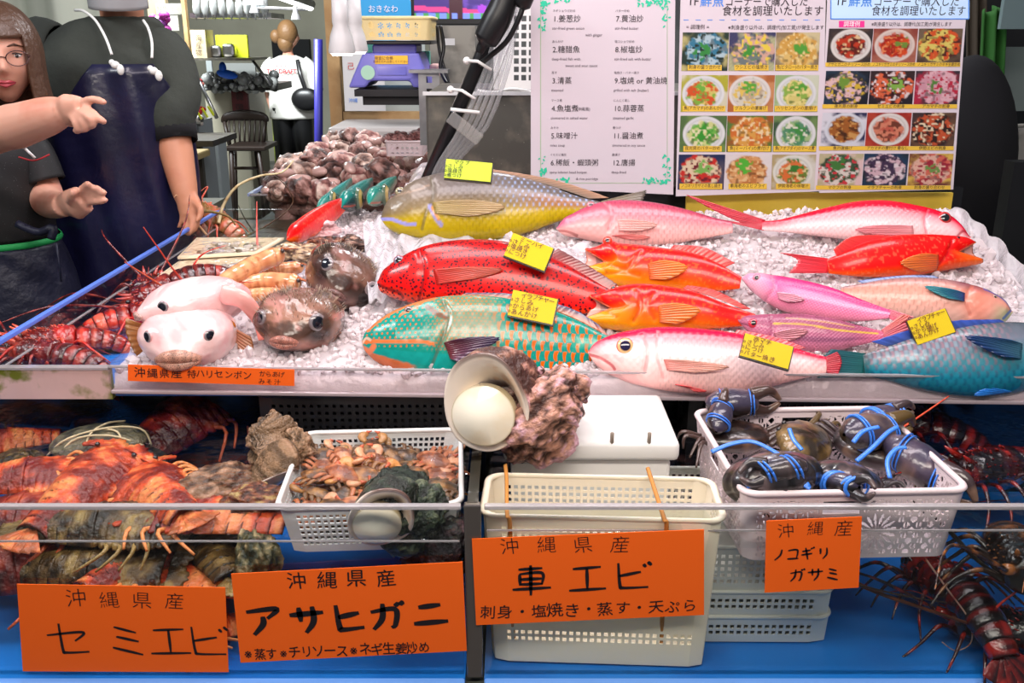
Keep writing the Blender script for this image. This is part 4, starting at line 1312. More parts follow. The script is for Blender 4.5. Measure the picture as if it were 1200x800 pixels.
prawn('striped prawn lying highest, tail pointing down to the skinned pufferfish', [(243, 345, .06), (262, 330, .06), (290, 314, .06), (318, 302, .065), (334, 298, .07)], .0185, 1)
prawn('striped prawn in the middle, resting flat under the highest one', [(260, 346, .035), (282, 334, .035), (312, 329, .035), (340, 331, .04), (352, 333, .04)], .0175, 2)
prawn('lowest striped prawn, half hidden behind the brown pufferfish', [(268, 352, .02), (290, 346, .02), (316, 345, .02), (334, 346, .02)], .014, 3)
prawn('reddish prawn tucked behind the middle one near the dark pufferfish', [(306, 320, .03), (322, 316, .03), (340, 314, .03), (356, 314, .03)], .013, 4)


# ---------------------------------------------------------------- spiny lobsters
def shellcol(n, a, b, c):
    col = mixc(full(a, n), b, sm(.38, .58, n)); return mixc(col, c, sm(.58, .74, n))


def spiny_lobster(M, pal, label, seed=1, ant=((.30, .10, .16), (.30, -.12, .10)), group=None, name='spiny_lobster'):
    """local: head +x, up +z, about 0.26 m long without antennae"""
    rs = np.random.RandomState(seed); a, b, c = pal
    root = thing(name, label, 'lobster', M=M, group=group)
    ms = mat('lobster_shell', rough=.2, vcol=True, coat=.7, bump=(220, .5, .002))
    def cc(P, k=30): return shellcol(fbm(P[..., 0] * k + seed * 5, P[..., 1] * k + P[..., 2] * k * .7), a, b, c)
    g = G(); nu, nv = 40, 40
    t = np.linspace(0, 1, nv); th = np.linspace(0, 2 * math.pi, nu, endpoint=False)
    T, TH = np.meshgrid(t, th, indexing='ij')
    r = .031 * np.interp(T, [0, .05, .3, .7, .95, 1], [.5, .95, 1.05, .95, .7, .1])
    bump = .0022 * np.maximum(0, np.sin(T * 44) * np.sin(TH * 9)) ** .5 * (np.sin(TH) > -.1)
    P = np.stack([T * .105, (r * 1.08 + bump) * np.cos(TH), (r + bump) * np.sin(TH)], -1)
    P[..., 1] *= 1 - .0 * T; g.grid(P, cv=True, col=cc(P)); mk('carapace', g, ms, root)
    g = G()
    for i in range(46):
        u = rs.uniform(.1, .98); an = rs.uniform(.1, 3.04); rr_ = .031 * np.interp(u, [0, .05, .3, .7, .95, 1], [.5, .95, 1.05, .95, .7, .1])
        p = np.array([u * .105, rr_ * 1.06 * math.cos(an), rr_ * math.sin(an)]); d = np.array([.8, .6 * math.cos(an), .6 * math.sin(an)]); d /= np.linalg.norm(d)
        g.tube([p, p + d * .007], [.0018, .0002], 5, col=c)
    o = mk('spines', g, ms, root); o['kind'] = 'stuff'
    for sd in (1, -1):
        g = G(); g.tube([(.094, sd * .012, .024), (.118, sd * .018, .042)], [.006, .0012], 8, col=c); mk('horn', g, ms, root)
        g = G(); g.ball((.102, sd * .017, .022), .0055, 10, 8, col=(.01, .01, .01)); mk('eye', g, mat('wet_eye'), root)
    x = 0.0; z = 0.0; ang_ = 0
    for i in range(6):
        w = .031 * (1 - .075 * i); L = .021
        g = G(); nn = 10; t = np.linspace(0, 1, nn); th = np.linspace(-.35, math.pi + .35, 28)
        T, TH = np.meshgrid(t, th, indexing='ij'); k = 1 + .10 * np.sin(T * math.pi) - .06 * T
        Q = np.stack([-T * L * 1.25, w * 1.05 * k * np.cos(TH), w * .86 * k * np.sin(TH) - .004], -1)
        R = np.array([[math.cos(ang_), 0, -math.sin(ang_)], [0, 1, 0], [math.sin(ang_), 0, math.cos(ang_)]])
        col = cc(Q + x); col = mixc(col, np.array(a) * .35, sm(.75, 1, T)); col = mixc(col, c, (1 - sm(.0, .25, abs(T - .35))) * .4)
        g.grid(Q @ R.T + np.array([x, 0, z]), col=col); mk('tail_segment', g, ms, root, solid=.002)
        x -= L * math.cos(ang_); z -= L * math.sin(ang_); ang_ += .17
    for k, an in enumerate((-.75, -.38, 0, .38, .75)):
        g = G(); u = np.linspace(0, 1, 10)[:, None]; v = np.linspace(-1, 1, 9)[None, :]
        wv = .004 + .011 * np.sin(u * 1.9)
        Q = np.stack([-u * .045 + 0 * v, wv * v, -.0015 * v * v + 0 * u], -1)
        ca, sa = math.cos(an), math.sin(an); Q = np.stack([Q[..., 0] * ca - Q[..., 1] * sa, Q[..., 0] * sa + Q[..., 1] * ca, Q[..., 2]], -1)
        R = np.array([[math.cos(ang_), 0, -math.sin(ang_)], [0, 1, 0], [math.sin(ang_), 0, math.cos(ang_)]])
        col = mixc(cc(Q, 60), c, np.abs(np.sin(v * 14)) * .5 + 0 * u)
        g.grid(Q @ R.T + np.array([x, 0, z + .0012 * k]), col=col); mk('tail_fan_blade', g, ms, root, solid=.001)
    for sd in (1, -1):
        for k in range(5):
            x0 = .09 - k * .018; sp = .075 + .012 * rs.rand(); fw = .05 - k * .028 + rs.uniform(-.01, .01)
            pts = [(x0, sd * .022, -.012), (x0 + fw * .4, sd * .052, .006 + rs.uniform(-.004, .01)), (x0 + fw * .8, sd * sp, -.01), (x0 + fw * 1.3, sd * (sp + .02), -.036)]
            g = G(); g.tube(smoothpath(pts, 14), np.linspace(.0045, .0012, 14), 8, col=np.array([b if i % 5 else c for i in range(14)])); mk('leg', g, ms, root)
    for sd, e in zip((1, -1), ant):
        p0 = np.array([.10, sd * .015, .008]); e = np.array(e)
        g = G(); g.tube([p0, p0 + e * .10 + (0, sd * .003, .003)], [.0085, .0065], 10, col=c); mk('antenna_base', g, ms, root)
        m1 = p0 + e * .55 + np.array([0, sd * .03, .035])
        g = G(); g.tube(smoothpath([p0 + e * .08, m1, p0 + e * 1.1], 26), np.linspace(.0036, .0007, 26), 7, col=np.array([b if i % 4 else c for i in range(26)])); mk('antenna', g, ms, root)
        g = G(); g.tube(smoothpath([(.10, sd * .006, .012), (.15, sd * .012, .03), (.19, sd * .02, .02)], 12), np.linspace(.0014, .0005, 12), 5, col=c); mk('antennule', g, ms, root)
    return root


PAL_RED = (R_(110, 16, 18), R_(190, 34, 26), R_(232, 96, 70))
PAL_MAR = (R_(58, 10, 14), R_(96, 16, 20), R_(170, 60, 50))
PAL_DIM = (R_(14, 5, 6), R_(52, 8, 8), R_(150, 30, 22))  # darkened shells: the dimness of the right tank is put into their colour
PAL_OLV = (R_(12, 9, 7), R_(34, 20, 12), R_(140, 84, 40))
z0 = .955
spiny_lobster(TRS(atZ(206, 332, .985), 0, 28, 200, 1.0), PAL_MAR, 'dark maroon spiny lobster with its banded tail raised behind the white pufferfish', 1, ((.2, .1, .12), (.2, -.16, .05)))
spiny_lobster(TRS(atZ(92, 398, .945), 8, 0, 200, .95), PAL_RED, 'bright red spiny lobster nearest the blue-edged glass in the side tank', 2, ((.30, .02, .02), (.28, -.14, .03)))
spiny_lobster(TRS(atZ(70, 416, .940), 0, 0, 172, .9), PAL_MAR, 'brown-red spiny lobster lowest in the front corner of the side tank', 3, ((.2, .04, .02), (.22, -.1, .02)))
spiny_lobster(TRS(atZ(150, 372, .948), 0, 4, 30, .95), PAL_RED, 'red spiny lobster with thick legs just left of the stacked white pufferfish', 4, ((.14, .14, .10), (.1, -.2, .1)))
spiny_lobster(TRS(atZ(168, 345, .952), 0, 0, 100, .95), PAL_MAR, 'dark red spiny lobster in the shade under the one with the raised tail', 5, ((.1, .1, .10), (.18, -.06, .16)))
# big lobster behind the packs, with coloured feelers arching out of the tank
spiny_lobster(TRS(atZ(262, 262, .965), 0, -28, 168, 1.0), (R_(150, 110, 60), R_(235, 96, 76), R_(242, 150, 120)), 'pink and tan spiny lobster behind the sashimi packs with feelers arching over the glass', 6, ((.02, .02, .02), (.02, -.02, .02)))
for lab, pts, r, c1, c2 in (
        ('long pale yellow lobster feeler arching up over the far tank', [(256, 262, 2.75), (262, 240, 2.78), (278, 218, 2.8), (305, 206, 2.85), (330, 202, 2.9), (344, 188, 2.95)], .0055, R_(214, 196, 150), R_(190, 160, 110)),
        ('thin pale feeler hooking over the rim beside the hand', [(242, 275, 2.6), (228, 258, 2.58), (216, 240, 2.55), (208, 229, 2.55), (204, 231, 2.55)], .0035, R_(225, 180, 140), R_(210, 150, 110)),
        ('olive lobster feeler bent sharply over the tank corner', [(228, 247, 2.62), (248, 248, 2.64), (268, 254, 2.66), (276, 264, 2.66)], .0055, R_(120, 96, 50), R_(150, 120, 60)),
        ('thin orange feeler standing up from the front corner of the side tank', [(190, 335, 1.86), (170, 322, 1.8), (146, 307, 1.75)], .0022, R_(225, 90, 50), R_(240, 130, 80)),
        ('thin red feeler crossing the blue edge of the side glass', [(228, 344, 1.9), (205, 318, 1.88), (185, 290, 1.86), (168, 266, 1.85)], .0025, R_(190, 60, 40), R_(215, 80, 60)),
        ('straight pink feeler rising from the sashimi pack', [(302, 297, 2.35), (301, 270, 2.4), (301, 236, 2.42)], .0032, R_(235, 110, 100), R_(225, 90, 90)),
        ('dark thin feeler above the far front tank', [(300, 275, 2.9), (288, 258, 2.9), (279, 240, 2.9)], .003, R_(50, 45, 35), R_(60, 50, 40)),
        ('dark bent feeler leaning over the shells', [(285, 278, 2.8), (316, 262, 2.85), (342, 240, 2.9), (338, 222, 2.9), (322, 206, 2.9), (308, 201, 2.9)], .0032, R_(90, 60, 40), R_(60, 45, 35))):
    P = smoothpath([atY(*q) for q in pts], 40)
    g = G(); g.tube(P, np.linspace(r, r * .35, 40), 8, col=np.array([c1 if i % 5 else c2 for i in range(40)]))
    tag(mk('lobster_feeler', g, mat('feeler_shell', rough=.35, vcol=True)), lab, 'lobster feeler')


# ---------------------------------------------------------------- slipper lobsters of the left front tank
def slipper(pal, seed):
    rs = np.random.RandomState(seed); a, b, c = pal
    root = thing('slipper_lobster', 'slipper lobster', 'lobster', loc=(0, 0, 0))
    ms = mat('slipper_shell_%d' % seed, rough=.38, vcol=True, coat=.35, bump=(110, .9, .006))
    def cc(P, k=45): return shellcol(fbm(P[..., 0] * k + seed * 3, P[..., 1] * k + P[..., 2] * 30, 5), a, b, c)
    def slab(x0, x1, wf, hf, nx=34, ny=30, serr=0):
        u = np.linspace(0, 1, nx)[:, None]; v = np.linspace(-1, 1, ny)[None, :]
        w = wf(u) * (1 + serr * .05 * np.sign(np.sin(u * 60)))
        zz = hf(u) * (1 - np.abs(v) ** 2.2) + .0 * u
        bump = .0045 * (fbm(u * 14 + seed + 0 * v, v * 9 + seed + 0 * u, 4) - .4)
        return np.stack([x0 + (x1 - x0) * u + 0 * v, w * v, zz + bump * (1 - v ** 6)], -1)
    P = slab(-.005, .085, lambda u: .040 + .012 * np.sin(u * 2.6), lambda u: .028 * (1 - .35 * u), serr=1)
    g = G(); g.grid(P, col=cc(P)); mk('carapace', g, ms, root, solid=.004)
    for i in range(6):
        w = .043 * (1 - .085 * i); x = -.004 - i * .0155
        P = slab(x - .019, x, lambda u: w * (.93 + .09 * u), lambda u: (.030 - i * .0028) * (.86 + .18 * u), 8, 22)
        g = G(); g.grid(P, col=mixc(cc(P), np.array(a) * .4, (1 - sm(0, .3, np.linspace(0, 1, 8)))[:, None] * np.ones((1, 22)))); mk('tail_segment', g, ms, root, solid=.003)
    for k in (-.6, -.3, 0, .3, .6):
        u = np.linspace(0, 1, 8)[:, None]; v = np.linspace(-1, 1, 7)[None, :]
        Q = np.stack([-.10 - u * .038 * math.cos(k) - (.008 * v) * math.sin(k) * 1, -u * .038 * math.sin(k) + (.005 + .008 * u) * v, .006 - .004 * u + 0 * v], -1)
        g = G(); g.grid(Q, col=mixc(cc(Q, 90), c, .3 + 0 * Q[..., 0])); mk('tail_fan_blade', g, ms, root, solid=.002)
    for sd in (1, -1):
        for (x, y, r, an) in ((.092, .018, .021, .2), (.083, .040, .019, .9)):
            th = np.linspace(-1.7, 1.7, 22); rr_ = r * (1 + .07 * np.sign(np.sin(th * 14)))
            u = np.linspace(0, 1, 6)[:, None]
            Q = np.stack([x + u * (rr_ * np.cos(th + an * 0))[None] * 1.15, sd * (y + u * (rr_ * np.sin(th))[None]), .008 + .004 * (1 - u ** 2) + 0 * th[None]], -1)
            g = G(); g.grid(Q, col=cc(Q)); mk('antennal_plate', g, ms, root, solid=.003)
        g = G(); g.ball((.078, sd * .030, .020), .004, 8, 6, col=(.02, .01, .01)); mk('eye', g, mat('wet_eye'), root)
        for k in range(4):
            x0 = .06 - k * .018
            g = G(); g.tube(smoothpath([(x0, sd * .03, .0), (x0 + .01, sd * .058, .004), (x0 + .004 - .01 * k, sd * .078, -.012)], 8), np.linspace(.004, .0015, 8), 7, col=c); mk('leg', g, ms, root)
    return root


PS = [(R_(120, 26, 14), R_(214, 76, 34), R_(244, 150, 84)), (R_(70, 14, 12), R_(140, 34, 20), R_(210, 96, 56)), (R_(40, 28, 14), R_(96, 70, 34), R_(160, 130, 74))]
protos = {'orange': slipper(PS[0], 1), 'brick red': slipper(PS[1], 2), 'olive brown': slipper(PS[2], 3)}
# (pixel, z, colour, rx, ry, rz, scale, label)
SL = [
    (40, 562, .83, 'orange', 0, 0, 12, 1.15, 'orange slipper lobster, broad pale back, at the left edge below the string-tied abalone'),
    (96, 575, .835, 'orange', 10, -8, 75, 1.1, 'mottled orange slipper lobster with its head raised, in front of the tied abalone'),
    (185, 580, .83, 'orange', -6, 4, 130, 1.15, 'orange-red slipper lobster seen from the tail, left of the lumpy grey turban shell'),
    (8, 520, .80, 'orange', 0, 0, 200, .9, 'small orange slipper lobster cut by the left frame edge beside the abalone'),
    (215, 492, .825, 'brick red', 18, -16, 60, 1.4, 'large dark red slipper lobster climbing toward the ice tray'),
    (35, 610, .80, 'brick red', 6, 0, 8, 1.35, 'brick red slipper lobster pressed to the glass at the left edge'),
    (22, 660, .765, 'brick red', 20, 0, 30, 1.3, 'dark red slipper lobster low at the left edge above the leftmost orange card'),
    (125, 617, .815, 'olive brown', 8, 0, 4, 1.1, 'olive mottled slipper lobster just under the tank rim line'),
    (245, 612, .81, 'orange', 12, 0, 172, 1.25, 'pale orange slipper lobster against the pane right of the olive one'),
    (118, 668, .765, 'olive brown', 24, 0, 0, 1.15, 'yellow-olive slipper lobster peeping over the leftmost orange card'),
    (172, 655, .765, 'orange', 20, 0, 60, 1.05, 'bright orange slipper lobster between the yellow-olive one and the dark stones'),
    (250, 640, .76, 'olive brown', 14, 0, 120, 1.15, 'dark blackish-olive slipper lobster left of the perforated white basket'),
    (215, 692, .73, 'orange', 30, 0, 170, 1.2, 'orange slipper lobster showing between the tops of two orange cards'),
    (266, 745, .70, 'orange', 30, 0, 210, 1.0, 'orange slipper lobster glimpsed in the gap between the two left cards'),
    (372, 772, .69, 'orange', 0, 0, 185, .75, 'small orange slipper lobster on the blue floor under the second card'),
    (20, 770, .69, 'brick red', 0, 0, 160, 1.1, 'reddish slipper lobster on the floor left of the leftmost card'),
    (10, 475, .80, 'olive brown', 0, 0, 30, .9, 'small brown slipper lobster under the algae ledge at the left edge'),
]
used = set()
for (x, y, z, k, rx, ry, rz, s, lab) in SL:
    p = atZ(x, y, z)
    if p.y < 1.175: p = atY(x, y, 1.178)
    M = TRS(p, rx, ry, rz, s)
    if k not in used:
        used.add(k); o = protos[k]; o.matrix_world = M; o['label'] = lab
    else: o = copy_tree(protos[k], lab, M)
    o['group'] = 'slipper lobsters in the left tank'


# ---------------------------------------------------------------- rocks and lumpy turban shells used in several places
def lump(name, label, cat, M, r, pal, seed, rough=.5, amp=.35, parent=None, n=56, freq=1.6, bump=(110, 1.0, .009), group=None):
    a, b, c = pal
    g = G(); nu, nv = n, n * 3 // 4
    A, B_ = np.meshgrid(np.linspace(0, math.pi, nv), np.linspace(0, 2 * math.pi, nu, endpoint=False), indexing='ij')
    d = np.stack([np.sin(A) * np.cos(B_), np.sin(A) * np.sin(B_), np.cos(A)], -1)
    k = np.array([mnoise.fractal(Vector(v) * freq + Vector((seed * 7.1, 0, 0)), 1.0, 2.0, 5) for v in d.reshape(-1, 3)]).reshape(nv, nu)
    k2 = np.array([mnoise.noise(Vector(v) * freq * 3.1 + Vector((seed * 3.1, 5, 0))) for v in d.reshape(-1, 3)]).reshape(nv, nu)
    P = d * np.array(r) * (1 + amp * k)[..., None]
    col = shellcol(.5 + .4 * k2 + .15 * k, a, b, c)
    g.grid(P, cv=True, col=col)
    ms = mat('encrusted_shell', vcol=True, rough=.45, bump=bump, coat=.25)
    if parent is not None: return mk(name, g, ms, parent, M=M)
    return tag(mk(name, g, ms, M=M), label, cat, group)


# two string-tied abalones
ab = thing('tied_abalones', 'two grey-brown abalones stacked and tied with white string', 'abalone', M=TRS(atZ(118, 518, .835), -4, 0, 8))
P_ab = (R_(60, 56, 46), R_(104, 98, 74), R_(134, 122, 96))
lump('shell', None, None, TRS((0, 0, .0), 0, 0, 0), (.078, .075, .026), P_ab, 4, amp=.10, parent=ab)
lump('shell', None, None, TRS((.012, -.012, -.030), 0, 0, 0), (.082, .070, .026), (R_(30, 28, 26), R_(58, 54, 46), R_(80, 74, 60)), 5, amp=.10, parent=ab)
for k, q in enumerate(([(-.08, -.03, -.01), (-.04, -.045, .024), (.02, -.02, .032), (.07, -.005, .022), (.083, .0, -.01)],
                       [(-.07, -.065, -.03), (-.03, -.05, .022), (.03, -.045, .026), (.078, -.03, .0)],
                       [(-.01, -.075, -.01), (-.005, -.04, .026), (.01, .01, .030), (.03, .05, .02)],
                       [(.05, -.06, -.01), (.04, -.03, .024), (.012, -.018, .030)])):
    g = G(); g.tube(smoothpath(q, 16), .0018, 6, col=R_(222, 200, 160)); mk('string', g, mat('white_string', rough=.7, vcol=True), ab)
lump('grey_shell', 'flat dark grey shell below the tied abalones', 'shell', TRS(atZ(150, 545, .80), 0, 0, 0), (.07, .05, .025), (R_(24, 26, 26), R_(50, 52, 48), R_(76, 74, 66)), 9, amp=.15)
lump('dark_shell', 'dark olive shell lying behind the tied abalones under the ledge', 'shell', TRS(atZ(88, 476, .82), 0, 0, 0), (.06, .05, .03), (R_(24, 26, 20), R_(50, 54, 40), R_(80, 84, 58)), 11, amp=.2)
lump('dark_shell', 'brown crusty shell at the left edge above the pale orange slipper lobster', 'shell', TRS(atZ(22, 545, .79), 0, 0, 0), (.05, .04, .025), (R_(40, 28, 14), R_(92, 70, 30), R_(140, 110, 56)), 12, amp=.25)


# ---------------------------------------------------------------- big turban shells with the white lid
def turban(label, M, s, pal, seed, lidtilt=0):
    """local: opening faces -y, spire to +x/+y"""
    root = thing('turban_shell', label, 'shell', M=M)
    # aperture bowl: flared lip sweeping round the lid
    nu, nv = 72, 26
    th = np.linspace(0, 2 * math.pi, nu, endpoint=False)
    v = np.linspace(0, 1, nv)
    TH, V = np.meshgrid(th, v, indexing='ij')
    lipx = .062 * (1 + .10 * np.cos(TH - 2.2) + .05 * np.cos(3 * TH + 1) + .03 * np.sin(7 * TH) * (np.abs(TH - 4.6) < .9)); lipz = .074 * (1 + .12 * np.cos(TH - 1.9) + .04 * np.sin(2 * TH))
    k = 1 - .62 * V ** .8
    X = lipx * k * np.cos(TH) + .012 * V; Z = lipz * k * np.sin(TH) - .010 * V; Y = -.012 + .050 * V ** 1.3 - .012 * np.cos(TH - 1.6) * (1 - V)
    P = np.stack([X, Y, Z], -1)
    n = fbm(TH * 3, V * 6)
    col = mixc(full(R_(252, 236, 222), V), R_(235, 170, 110), sm(.45, .8, n) * .5 * (np.cos(TH) > 0))
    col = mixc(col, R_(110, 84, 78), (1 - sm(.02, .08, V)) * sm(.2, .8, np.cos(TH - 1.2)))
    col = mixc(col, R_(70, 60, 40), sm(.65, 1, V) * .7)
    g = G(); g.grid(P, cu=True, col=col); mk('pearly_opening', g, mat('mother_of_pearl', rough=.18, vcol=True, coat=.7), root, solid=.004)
    # outer back of the lip
    Vb = V; kb = 1 + .10 * np.sin(Vb * math.pi) - .45 * Vb ** 2
    P2 = np.stack([lipx * kb * np.cos(TH) + .03 * Vb, -.010 + .085 * Vb - .012 * np.cos(TH - 1.6) * (1 - Vb), lipz * kb * np.sin(TH)], -1)
    P2 += ((fbm(P2[..., 0] * 60, P2[..., 2] * 60 + P2[..., 1] * 40) - .5) * .012 * sm(0, .2, Vb))[..., None] * np.array([1, 0, 1])
    nn = fbm(P2[..., 0] * 50 + 9, P2[..., 2] * 50 + P2[..., 1] * 30)
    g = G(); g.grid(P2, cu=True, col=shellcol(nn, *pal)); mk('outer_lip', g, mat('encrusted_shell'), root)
    # lid
    th = np.linspace(0, 2 * math.pi, 60, endpoint=False); v = np.linspace(0, 1, 20); TH, V = np.meshgrid(th, v, indexing='ij')
    rx, rz = .047, .044
    hgt = .016 * np.cos(V * math.pi / 2)
    sw = 1 + .05 * np.cos(TH - .6)
    P3 = np.stack([rx * V * np.cos(TH) * sw, -.022 - hgt, rz * V * np.sin(TH) * sw], -1)
    c3 = mixc(full(R_(252, 244, 226), V), R_(240, 214, 170), sm(.4, .8, fbm(P3[..., 0] * 26, P3[..., 2] * 26)) * .5)
    c3 = mixc(c3, R_(170, 150, 90), sm(.97, 1, V) * .6)
    P3 = P3 + np.array([-.010, .010, -.012])
    g = G(); g.grid(P3, cu=True, col=c3, flip=True)
    P4 = P3[:, -1:, :] + np.array([0, .018, 0]) * np.linspace(0, 1, 4)[None, :, None]
    g.grid(P4, cu=True, col=np.repeat(c3[:, -1:], 4, 1), flip=True); mk('lid', g, mat('porcelain_lid', rough=.14, vcol=True, coat=.8), root)
    # body whorls: a coil of shrinking lumpy tube
    pts = []; rad = []
    for i in range(100):
        t = i / 99; a = 1.2 + t * 9.5; R0 = .050 * (1 - t) ** 1.1
        pts.append((.034 + .080 * t ** .8 + R0 * .35 * math.cos(a), .062 - .0 * t + R0 * math.sin(a) * .8, -.012 + R0 * math.cos(a) * .9 - .012 * t)); rad.append(.060 * (1 - t) ** .7 + .004)
    q = G(); q.tube(pts, rad, 80, col=(1, 1, 1))
    V_ = q.V[0]
    k = np.array([mnoise.fractal(Vector(w) * 34 + Vector((seed, 0, 0)), 1.0, 2.0, 5) for w in V_]); k2 = np.array([mnoise.noise(Vector(w) * 75 + Vector((seed, 3, 0))) for w in V_])
    ctr = np.repeat(np.array(pts), 80, 0); d = V_ - ctr; d /= np.linalg.norm(d, axis=1)[:, None] + 1e-9
    q.V[0] = V_ + d * (k * .016 + np.maximum(k2, 0) * .007 + .0022 * np.array([mnoise.noise(Vector(w) * 190) for w in V_]))[:, None]
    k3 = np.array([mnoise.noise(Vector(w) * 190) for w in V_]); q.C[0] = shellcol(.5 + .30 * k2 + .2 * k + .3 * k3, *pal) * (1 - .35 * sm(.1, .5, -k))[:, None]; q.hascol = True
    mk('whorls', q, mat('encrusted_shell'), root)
    # knobs
    rs = np.random.RandomState(seed)
    q = G()
    for i in range(16):
        j = rs.randint(0, len(V_)); 
        q.ball(q_ := V_[j] + d[j] * .002, rs.uniform(.003, .007), 10, 7, col=shellcol(rs.rand(7 + 1, 10), *pal), fn=None)
    o = mk('barnacle_knobs', q, mat('encrusted_shell'), root); o['kind'] = 'stuff'
    return root


P_big = (R_(70, 40, 34), R_(206, 150, 128), R_(232, 180, 196))
turban('big turban shell with porcelain-white lid resting on the white crate', TRS(atY(574, 476, 1.25), -8, -8, -14), 1.0, P_big, 3)
turban('turban shell with a white lid pressed against the glass by the crab basket', TRS(atY(448, 606, 1.118), 8, 14, 10, .70), .8, (R_(18, 26, 20), R_(44, 60, 44), R_(100, 108, 80)), 8)
turban('half-submerged turban shell left of the crab basket', TRS(atZ(322, 556, .850), 48, 0, 40, .60), .8, (R_(90, 66, 40), R_(150, 116, 84), R_(190, 150, 120)), 5)
lump('crusty_shell', 'grey-brown crusted shell beside the half-submerged turban shell', 'shell', TRS(atZ(258, 568, .84), 0, 0, 20), (.066, .045, .030), (R_(66, 44, 30), R_(126, 92, 66), R_(184, 140, 110)), 21, amp=.30)
lump('crusty_shell', 'green-brown knobbly shell in the corner left of the perforated basket', 'shell', TRS(atY(300, 660, 1.19), 0, 0, 20), (.032, .04, .045), (R_(40, 44, 24), R_(100, 92, 56), R_(190, 164, 120)), 22, amp=.35)
lump('crusty_shell', 'small knobbly shell just under the water in front of the grey crusted one', 'shell', TRS(atZ(300, 585, .845), 0, 0, 20), (.045, .03, .022), (R_(60, 30, 20), R_(130, 70, 40), R_(180, 150, 90)), 23, amp=.30)
lump('dark_rock', 'purple-black encrusted rock shell in the right corner of the left tank', 'shell', TRS(atY(512, 640, 1.20), 0, 0, 0), (.05, .05, .055), (R_(12, 10, 12), R_(38, 30, 36), R_(110, 80, 86)), 24, amp=.30)
lump('dark_rock', 'black shell lying on the blue floor under the turban shell', 'shell', TRS(atY(455, 762, 1.17), 0, 0, 0), (.06, .04, .016), (R_(10, 14, 12), R_(24, 32, 26), R_(60, 66, 50)), 25, amp=.20)

# spiny lobsters of the right front tank
spiny_lobster(TRS(atZ(1118, 690, .735), 0, 12, 100, 1.0), PAL_DIM, 'dark red spiny lobster facing the pane right of the basket stack', 11, ((.05, -.2, .06), (.10, .24, .05)))
spiny_lobster(TRS(atZ(1188, 640, .80), 0, -6, 250, 1.1), PAL_OLV, 'olive-black spiny lobster at the right frame edge behind the card', 12, ((.12, .12, .0), (.20, -.1, .05)))
spiny_lobster(TRS(atZ(1090, 500, .84), 0, -4, 160, 1.1), PAL_DIM, 'red-black spiny lobster in the dark behind the crab basket', 13, ((.1, .02, .02), (.16, -.05, .10)))
spiny_lobster(TRS(atZ(1186, 545, .83), 0, 0, 200, 1.1), PAL_DIM, 'dark spiny lobster at the right edge with thin pale feelers', 14, ((.2, .05, .05), (.2, -.1, .02)))
spiny_lobster(TRS(atZ(1205, 745, .70), 0, 0, 150, 1.0), PAL_DIM, 'dark lobster low on the blue floor in the right corner', 15, ((.2, .0, .02), (.25, -.1, .05)))
for lab, pts, r, c1, c2 in (
        ('bright orange feeler poking up behind the crab basket', [(1050, 506, 1.45), (1080, 486, 1.45), (1112, 464, 1.45)], .0022, R_(215, 70, 40), R_(240, 100, 60)),
        ('thick brown feeler crossing low in front of the right lobsters', [(890, 590, 1.14), (930, 640, 1.14), (1010, 686, 1.13), (1080, 712, 1.12), (1190, 748, 1.11)], .0042, R_(70, 34, 18), R_(100, 50, 24)),
        ('dark feeler running down past the flower-cut basket corner', [(1065, 584, 1.12), (1110, 620, 1.12), (1150, 660, 1.12), (1200, 690, 1.12)], .0040, R_(28, 24, 16), R_(60, 46, 26)),
        ('thin white feeler looping down to the blue floor', [(1085, 655, 1.12), (1110, 690, 1.12), (1135, 725, 1.12), (1138, 752, 1.12), (1120, 762, 1.12), (1104, 752, 1.12)], .0013, R_(190, 150, 130), R_(150, 60, 40)),
        ('dark straight feeler leaving the small orange card', [(1008, 686, 1.12), (1060, 698, 1.12), (1110, 706, 1.12)], .0018, R_(40, 30, 22), R_(60, 40, 30)),
        ('red feeler rising to the right edge of the right tank', [(1150, 730, 1.12), (1175, 705, 1.12), (1210, 680, 1.12)], .0022, R_(190, 40, 24), R_(220, 80, 50))):
    P = smoothpath([atY(*q) for q in pts], 40)
    g = G(); g.tube(P, np.linspace(r, r * .5, 40), 8, col=np.array([c1 if i % 5 else c2 for i in range(40)]))
    tag(mk('lobster_feeler', g, mat('feeler_shell')), lab, 'lobster feeler')
# ================================================================ baskets, crabs and cards
def rr_ring(w, d, r, n=8):
    """closed rounded rectangle, counter-clockwise, with arc lengths"""
    pts = []
    for cx, cy, a0 in ((w / 2 - r, -d / 2 + r, -90), (w / 2 - r, d / 2 - r, 0), (-w / 2 + r, d / 2 - r, 90), (-w / 2 + r, -d / 2 + r, 180)):
        for i in range(n + 1):
            a = math.radians(a0 + 90 * i / n); pts.append((cx + r * math.cos(a), cy + r * math.sin(a)))
    return pts


